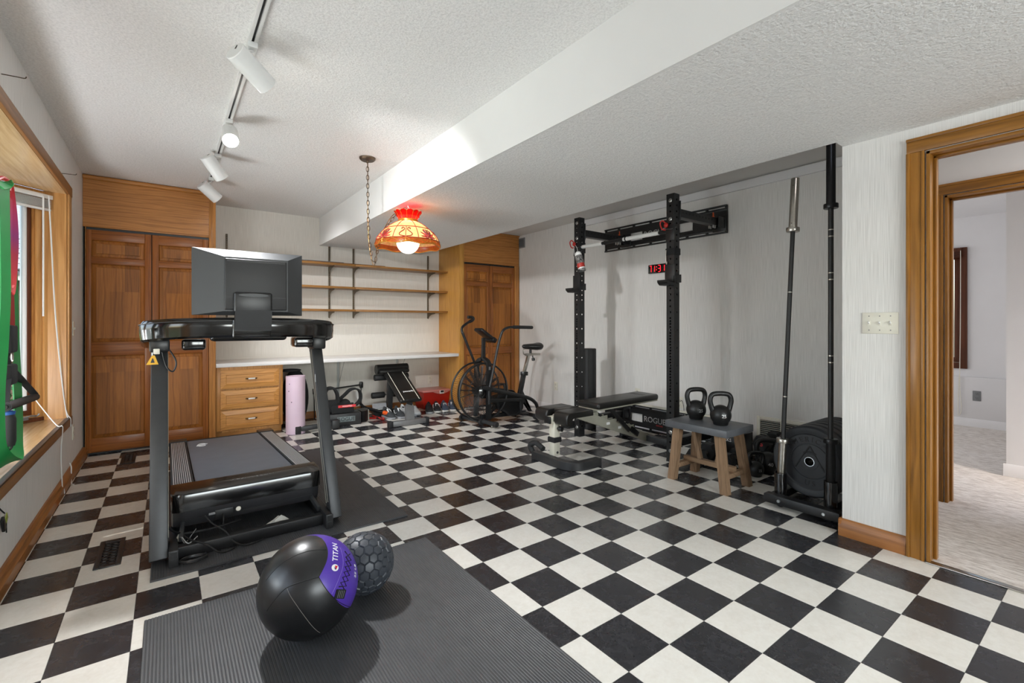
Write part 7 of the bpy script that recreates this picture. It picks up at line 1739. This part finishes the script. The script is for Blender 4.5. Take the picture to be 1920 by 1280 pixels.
# ================================================================ SHOES
def shoe(label, c, rz, upper, sole, accent, L=0.285, H=0.105, group='shoes on the floor', lace=None):
    t = thing('shoe', label, 'shoe', c, rz, group)
    def foot(y):    # half width along the length, toe at y=0 (towards -y), heel at y=L
        u = y / L
        return 0.047 * (1 - max(0, (0.18 - u) / 0.18) ** 2.2 * 0.62) * (1 - 0.20 * exp(-((u - 0.62) / 0.2) ** 2)) * (1 - max(0, (u - 0.84) / 0.16) ** 2 * 0.5)
    NS, NA = 16, 14; V = []; F = []
    for i in range(NS + 1):
        y = L * i / NS; wd = foot(y) + 0.003; z1 = 0.026 + 0.008 * max(0, i / NS - 0.5)
        V += [(-wd, y, 0.0 + (0.008 if i == 0 else 0)), (wd, y, 0.0 + (0.008 if i == 0 else 0)), (wd + 0.001, y, z1), (-wd - 0.001, y, z1)]
    for i in range(NS):
        for k in range(4): F.append((i * 4 + k, i * 4 + (k + 1) % 4, i * 4 + 4 + (k + 1) % 4, i * 4 + 4 + k))
    F += [(3, 2, 1, 0), tuple(NS * 4 + k for k in range(4))]
    obj('sole', MB().add(V, F), sole, t, local=True)
    V, F = [], []
    for i in range(NS + 1):
        u = i / NS; y = 0.006 + (L - 0.012) * u; wd = foot(L * min(0.985, max(0.02, u)))
        hh = 0.035 + (H - 0.05) * min(1.0, max(0.0, (u - 0.12) / 0.42)) ** 0.9 + (0.016 if u > 0.85 else 0)
        if u < 0.04: hh = 0.012
        for k in range(NA):
            a = pi * k / (NA - 1); sx = cos(a); sz = max(0.0, sin(a)) ** 0.75
            V.append((wd * sx * (1 - 0.22 * sz * (u > 0.35)), y, 0.022 + hh * sz))
    for i in range(NS):
        for k in range(NA - 1): F.append((i * NA + k, i * NA + k + 1, (i + 1) * NA + k + 1, (i + 1) * NA + k))
    F += [tuple(range(NA)), tuple(NS * NA + k for k in range(NA))]
    obj('upper', MB().add(V, F), upper, t, local=True, sharp=70)
    op = MB().sphere((0, L * 0.70, H - 0.008), 0.03, 16, 8, (0.85, 1.9, 0.35)); obj('opening', op, M['stitch'], t, local=True)
    obj('tongue', MB().obox((0, L * 0.45, H * 0.88), (0.045, 0.075, 0.010), Matrix.Rotation(0.50, 3, 'X'), 0.004), accent, t, local=True)
    lm = MB()
    for k in range(4): y = L * (0.30 + 0.055 * k); lm.cyl((-0.024, y, 0.066 + 0.011 * k), (0.024, y, 0.066 + 0.011 * k), 0.003, seg=6)
    obj('laces', lm, lace or M['white'], t, local=True)
    for s_ in (-1, 1):
        Pm = smooth_path([(s_ * 0.040, L * 0.50, 0.055), (s_ * 0.046, L * 0.62, 0.045), (s_ * 0.040, L * 0.82, 0.078)], 5); obj('side_stripe', MB().tube(Pm, 0.0045, 6), accent, t, local=True)
    obj('heel_tab', MB().obox((0, L - 0.004, H * 0.72), (0.03, 0.006, 0.045), None, 0.002), accent, t, local=True)
    return t
M['sh_dark'] = plain('charcoal_knit', (58, 60, 62), 0.8, 0, 0.2, 90, bump=0.3, bscale=300); M['sh_black'] = plain('black_knit', (26, 26, 28), 0.7, 0, 0.2, 90, bump=0.3, bscale=300)
M['sh_white'] = plain('white_mesh', (214, 214, 214), 0.7, 0, 0.06, 60, bump=0.3, bscale=300); M['sh_blue'] = plain('slate_canvas', (58, 66, 82), 0.8, 0, 0.15, 60)
M['sole_grey'] = plain('grey_sole', (150, 152, 156), 0.6, 0, 0.05); M['sole_white'] = plain('white_sole', (220, 218, 212), 0.6, 0, 0.04)
shoe('charcoal running shoe nearer the orange cap, toe out', (2.255, 5.53, 0), 0.06, M['sh_dark'], M['sole_grey'], M['white'])
shoe('charcoal running shoe closest to the bench post, toe out', (2.370, 5.51, 0), -0.06, M['sh_dark'], M['sole_grey'], M['white'])
shoe('white running shoe mostly hidden by the bench post', (2.50, 5.56, 0), 0.04, M['sh_white'], M['sole_white'], M['sole_grey'])
shoe('white running shoe standing clear of the bench post', (2.606, 5.56, 0), -0.03, M['sh_white'], M['sole_grey'], M['sole_grey'])
shoe('black shoe with thick grey sole in front of the tote', (2.775, 5.585, 0), -0.38, M['sh_black'], M['sole_grey'], M['sh_black'], 0.28, 0.10, lace=M['sh_black'])
shoe('black shoe with white emblem in front of the tote', (2.892, 5.585, 0), -0.36, M['sh_black'], M['sole_white'], M['white'], 0.28, 0.10, lace=M['sh_black'])
shoe('slate blue shoe with pale sole second from the fan bike', (3.008, 5.575, 0), -0.34, M['sh_blue'], M['sole_white'], M['sh_dark'], 0.275, 0.10)
shoe('slate blue shoe with pale sole next to the fan bike', (3.122, 5.565, 0), -0.32, M['sh_blue'], M['sole_white'], M['sole_grey'], 0.275, 0.10)
# ================================================================ THINGS ALONG THE BACK WALL
ym = thing('rolled_mat', 'pink rolled exercise mat standing on end beside the drawers', 'mat', (1.13, 5.50, 0))
def spotted():
    s = NT('pink_spotted_mat'); v = s.coords(); vo = s.n('ShaderNodeTexVoronoi'); vo.inputs['Scale'].default_value = 14.0; s.l(v, vo.inputs['Vector'])
    s.base(s.ramp(vo.outputs['Distance'], [(0.0, lin((44, 40, 46))), (0.085, lin((44, 40, 46))), (0.11, lin((222, 196, 214))), (1.0, lin((224, 200, 216)))])); s.set(Roughness=0.6); return s.m
spir = []
for k in range(150):
    a = k * 2 * pi / 30; r = 0.096 - 0.012 * k / 30 * 1.0; spir.append((1.13 + r * cos(a + 2.6), 5.50 + r * sin(a + 2.6), 0.31))
obj('roll', MB().sweep(spir, [(-0.0045, -0.31), (0.0045, -0.31), (0.0045, 0.31), (-0.0045, 0.31)], up=(0, 0, 1)), spotted(), ym, sharp=60)
obj('core', MB().cyl((1.13, 5.50, 0.0), (1.13, 5.50, 0.60), 0.034, seg=20), M['rubber'], ym)
bg_ = thing('gym_bag', 'black bag slumped behind the pink rolled mat', 'bag', (1.16, 5.85, 0))
obj('body', MB().sphere((1.20, 5.88, 0.33), 0.34, 22, 14, (0.42, 0.48, 0.97)), M['black_fabric'], bg_)
obj('top_flap', MB().sphere((1.13, 5.80, 0.655), 0.12, 18, 8, (1.0, 0.8, 0.16)), M['black_fabric'], bg_)
rb_ = thing('balance_box', 'low charcoal plastic box with ROGUE plate behind the treadmill post', 'box', (1.62, 5.6, 0))
def rot_box(cx, cy, lx, ly, z0, z1, rz, bev=0.004): return MB().obox((cx, cy, (z0 + z1) / 2), (lx, ly, z1 - z0), Matrix.Rotation(rz, 3, 'Z'), bev)
obj('body', rot_box(1.665, 5.66, 0.40, 0.23, 0.0, 0.140, -0.10, 0.008), M['grey_plastic'], rb_)
fc = Vector((1.653, 5.544, 0.075)); ux = Vector((cos(-0.10), sin(-0.10), 0))
pl = obj('name_plate', MB().obox(fc + Vector((0.03, 0, 0.0)), (0.20, 0.004, 0.06), Matrix.Rotation(-0.10, 3, 'Z'), 0.001), plain('teal_grey_plate', (112, 124, 124), 0.5), rb_)
obj('lettering', place(text_mb('ROGUE', 0.058, 0.0005, bold=0.0008), fc + Vector((0.03 - 0.0003, -0.0026, 0.0)), ux, (0, 0, 1)), plain('dark_print', (44, 44, 50), 0.5), pl)
bx2 = thing('black_box', 'black box with rounded end next to the charcoal ROGUE box', 'box', (2.02, 5.78, 0))
obj('body', MB().prism([(1.882, 5.60, 0), (1.94, 5.62, 0), (1.99, 5.68, 0), (2.005, 5.76, 0), (1.99, 5.83, 0), (1.882, 5.83, 0)], (0, 0, 0.135)), M['black_plastic'], bx2)
obj('edge_strip', MB().cyl((1.994, 5.681, 0.0), (1.994, 5.681, 0.135), 0.004, seg=8), M['ivory'], bx2)
vs = thing('weight_vest', 'black weighted vest with red label slumped on the charcoal box', 'weight vest', (1.6, 5.65, 0.14))
obj('body', MB().obox((1.60, 5.665, 0.215), (0.31, 0.15, 0.15), Matrix.Rotation(-0.10, 3, 'Z'), 0.04, 4), M['black_fabric'], vs)
obj('front_flap', MB().obox((1.655, 5.585, 0.20), (0.25, 0.02, 0.115), Matrix.Rotation(-0.10, 3, 'Z') @ Matrix.Rotation(-0.25, 3, 'X'), 0.008), M['black_fabric'], vs)
obj('shoulder_pad', ribbon([(1.50, 5.70, 0.24), (1.485, 5.70, 0.36), (1.51, 5.68, 0.425), (1.565, 5.65, 0.43), (1.60, 5.62, 0.36), (1.60, 5.60, 0.26)], (0, 1, 0), 0.09, 0.022), M['black_fabric'], vs)
obj('shoulder_pad', ribbon([(1.60, 5.64, 0.27), (1.68, 5.63, 0.34), (1.75, 5.61, 0.405), (1.82, 5.60, 0.41), (1.86, 5.59, 0.36), (1.855, 5.58, 0.28), (1.80, 5.58, 0.22)], (0, 1, 0), 0.08, 0.018), M['black_fabric'], vs)
ls = MB().obox((1.70, 5.5665, 0.222), (0.20, 0.003, 0.028), Matrix.Rotation(-0.10, 3, 'Z') @ Matrix.Rotation(-0.25, 3, 'X'))
lb_ = obj('label', ls, M['red_print'], vs)
obj('lettering', place(text_mb('WEIGHTED', 0.022, 0.0004), (1.70, 5.564, 0.222), ux, (0, 0.24, 0.97)), M['white'], lb_)
obj('lettering', place(text_mb('VEST TRAINER', 0.016, 0.0004), (1.71, 5.570, 0.196), ux, (0, 0.24, 0.97)), M['white'], vs)
pr_ = thing('push_up_stand', 'long low charcoal bar stand on rubber feet behind the treadmill post', 'bar stand', (1.35, 5.44, 0))
obj('bar', MB().beam((1.13, 5.43, 0.05), (1.56, 5.455, 0.06), 0.045, 0.05, bev=0.006), M['dark_steel'], pr_)
obj('foot', MB().box(1.105, 1.165, 5.40, 5.46, 0.0, 0.085, 0.008), M['rubber'], pr_); obj('foot', MB().box(1.49, 1.575, 5.42, 5.49, 0.0, 0.10, 0.008), M['grey_plastic'], pr_)
hs = thing('hockey_stick', 'black stick with white tape and orange end leaning on back wall', 'stick', (2.2, 5.9, 0))
obj('shaft', MB().tube(smooth_path([(1.985, 6.10, 0.315), (1.99, 6.09, 0.245), (2.0, 6.05, 0.18)], 5), 0.014, 10), M['white_plastic'], hs)
obj('shaft', MB().tube(smooth_path([(2.0, 6.05, 0.18), (2.03, 5.98, 0.125), (2.10, 5.85, 0.085)], 5), 0.017, 10), M['black_fabric'], hs)
obj('shaft', MB().cyl((2.06, 5.92, 0.105), (2.205, 5.70, 0.065), 0.020, seg=12), M['black_plastic'], hs)
obj('end_cap', MB().lathe([(0.0, 0.0), (0.022, 0.0), (0.026, 0.012), (0.024, 0.05), (0.028, 0.06), (0.022, 0.085), (0.0, 0.09)], (2.195, 5.715, 0.068), (0.55, -0.83, -0.12), 16), M['orange'], hs)
pl2 = thing('wall_pole', 'thin black pole lying level against the back wall', 'pole', (1.7, 6.2, 0.4))
obj('pole', MB().cyl((1.49, 6.215, 0.335), (2.075, 6.215, 0.375), 0.010, seg=10), M['black_metal'], pl2)
obj('pole_end', MB().box(2.06, 2.10, 6.19, 6.235, 0.335, 0.415, 0.006), M['black_plastic'], pl2); obj('pole_end', MB().box(1.475, 1.51, 6.19, 6.235, 0.30, 0.37, 0.006), M['black_plastic'], pl2)
obj('stand_leg', MB().cyl((2.08, 6.215, 0.34), (2.08, 6.20, 0.0), 0.006, seg=8), M['black_metal'], pl2); obj('stand_leg', MB().cyl((1.49, 6.215, 0.31), (1.49, 6.20, 0.0), 0.006, seg=8), M['black_metal'], pl2)
tr_ = thing('clear_bin', 'small open grey bin with white rim between stick and shoes', 'bin', (2.25, 5.85, 0))
def rb4(pts, z0, z1): return MB().prism([(x, y, z0) for x, y in pts], (0, 0, z1 - z0))
q4 = [(2.11, 5.83), (2.30, 5.83), (2.31, 5.905), (2.12, 5.905)]
obj('floor_panel', rb4(q4, 0.0, 0.01), M['black_plastic'], tr_)
for k in range(4):
    a, b_ = Vector(q4[k] + (0,)), Vector(q4[(k + 1) % 4] + (0,)); obj('side', MB().beam(a + Vector((0, 0, 0.045)), b_ + Vector((0, 0, 0.045)), 0.006, 0.09), M['black_plastic'], tr_)
    obj('rim', MB().cyl(a + Vector((0, 0, 0.092)), b_ + Vector((0, 0, 0.092)), 0.005, seg=8), M['white_plastic'], tr_)
obj('lid', MB().obox((2.21, 5.895, 0.125), (0.18, 0.006, 0.07), Matrix.Rotation(-0.13, 3, 'Z') @ Matrix.Rotation(-0.4, 3, 'X'), 0.002), M['sole_grey'], tr_)
rp = thing('resistance_cord', 'dark red and black cord bundled on the floor by the orange cap', 'cord', (2.1, 5.6, 0))  # resistance cord, bundled on the floor
for k in range(4): obj('cord', MB().tube(smooth_path([(2.03 + 0.02 * k, 5.75, 0.012 + 0.012 * k), (2.10 + 0.01 * k, 5.66, 0.014), (2.155, 5.58 + 0.012 * k, 0.012), (2.13 - 0.02 * k, 5.62, 0.03)], 5), 0.011, 8), (M['red'], M['black_plastic'], M['red'], M['black_fabric'])[k], rp)

# drop materials nothing uses
for mt_ in list(bpy.data.materials):
    if mt_.users == 0: bpy.data.materials.remove(mt_)
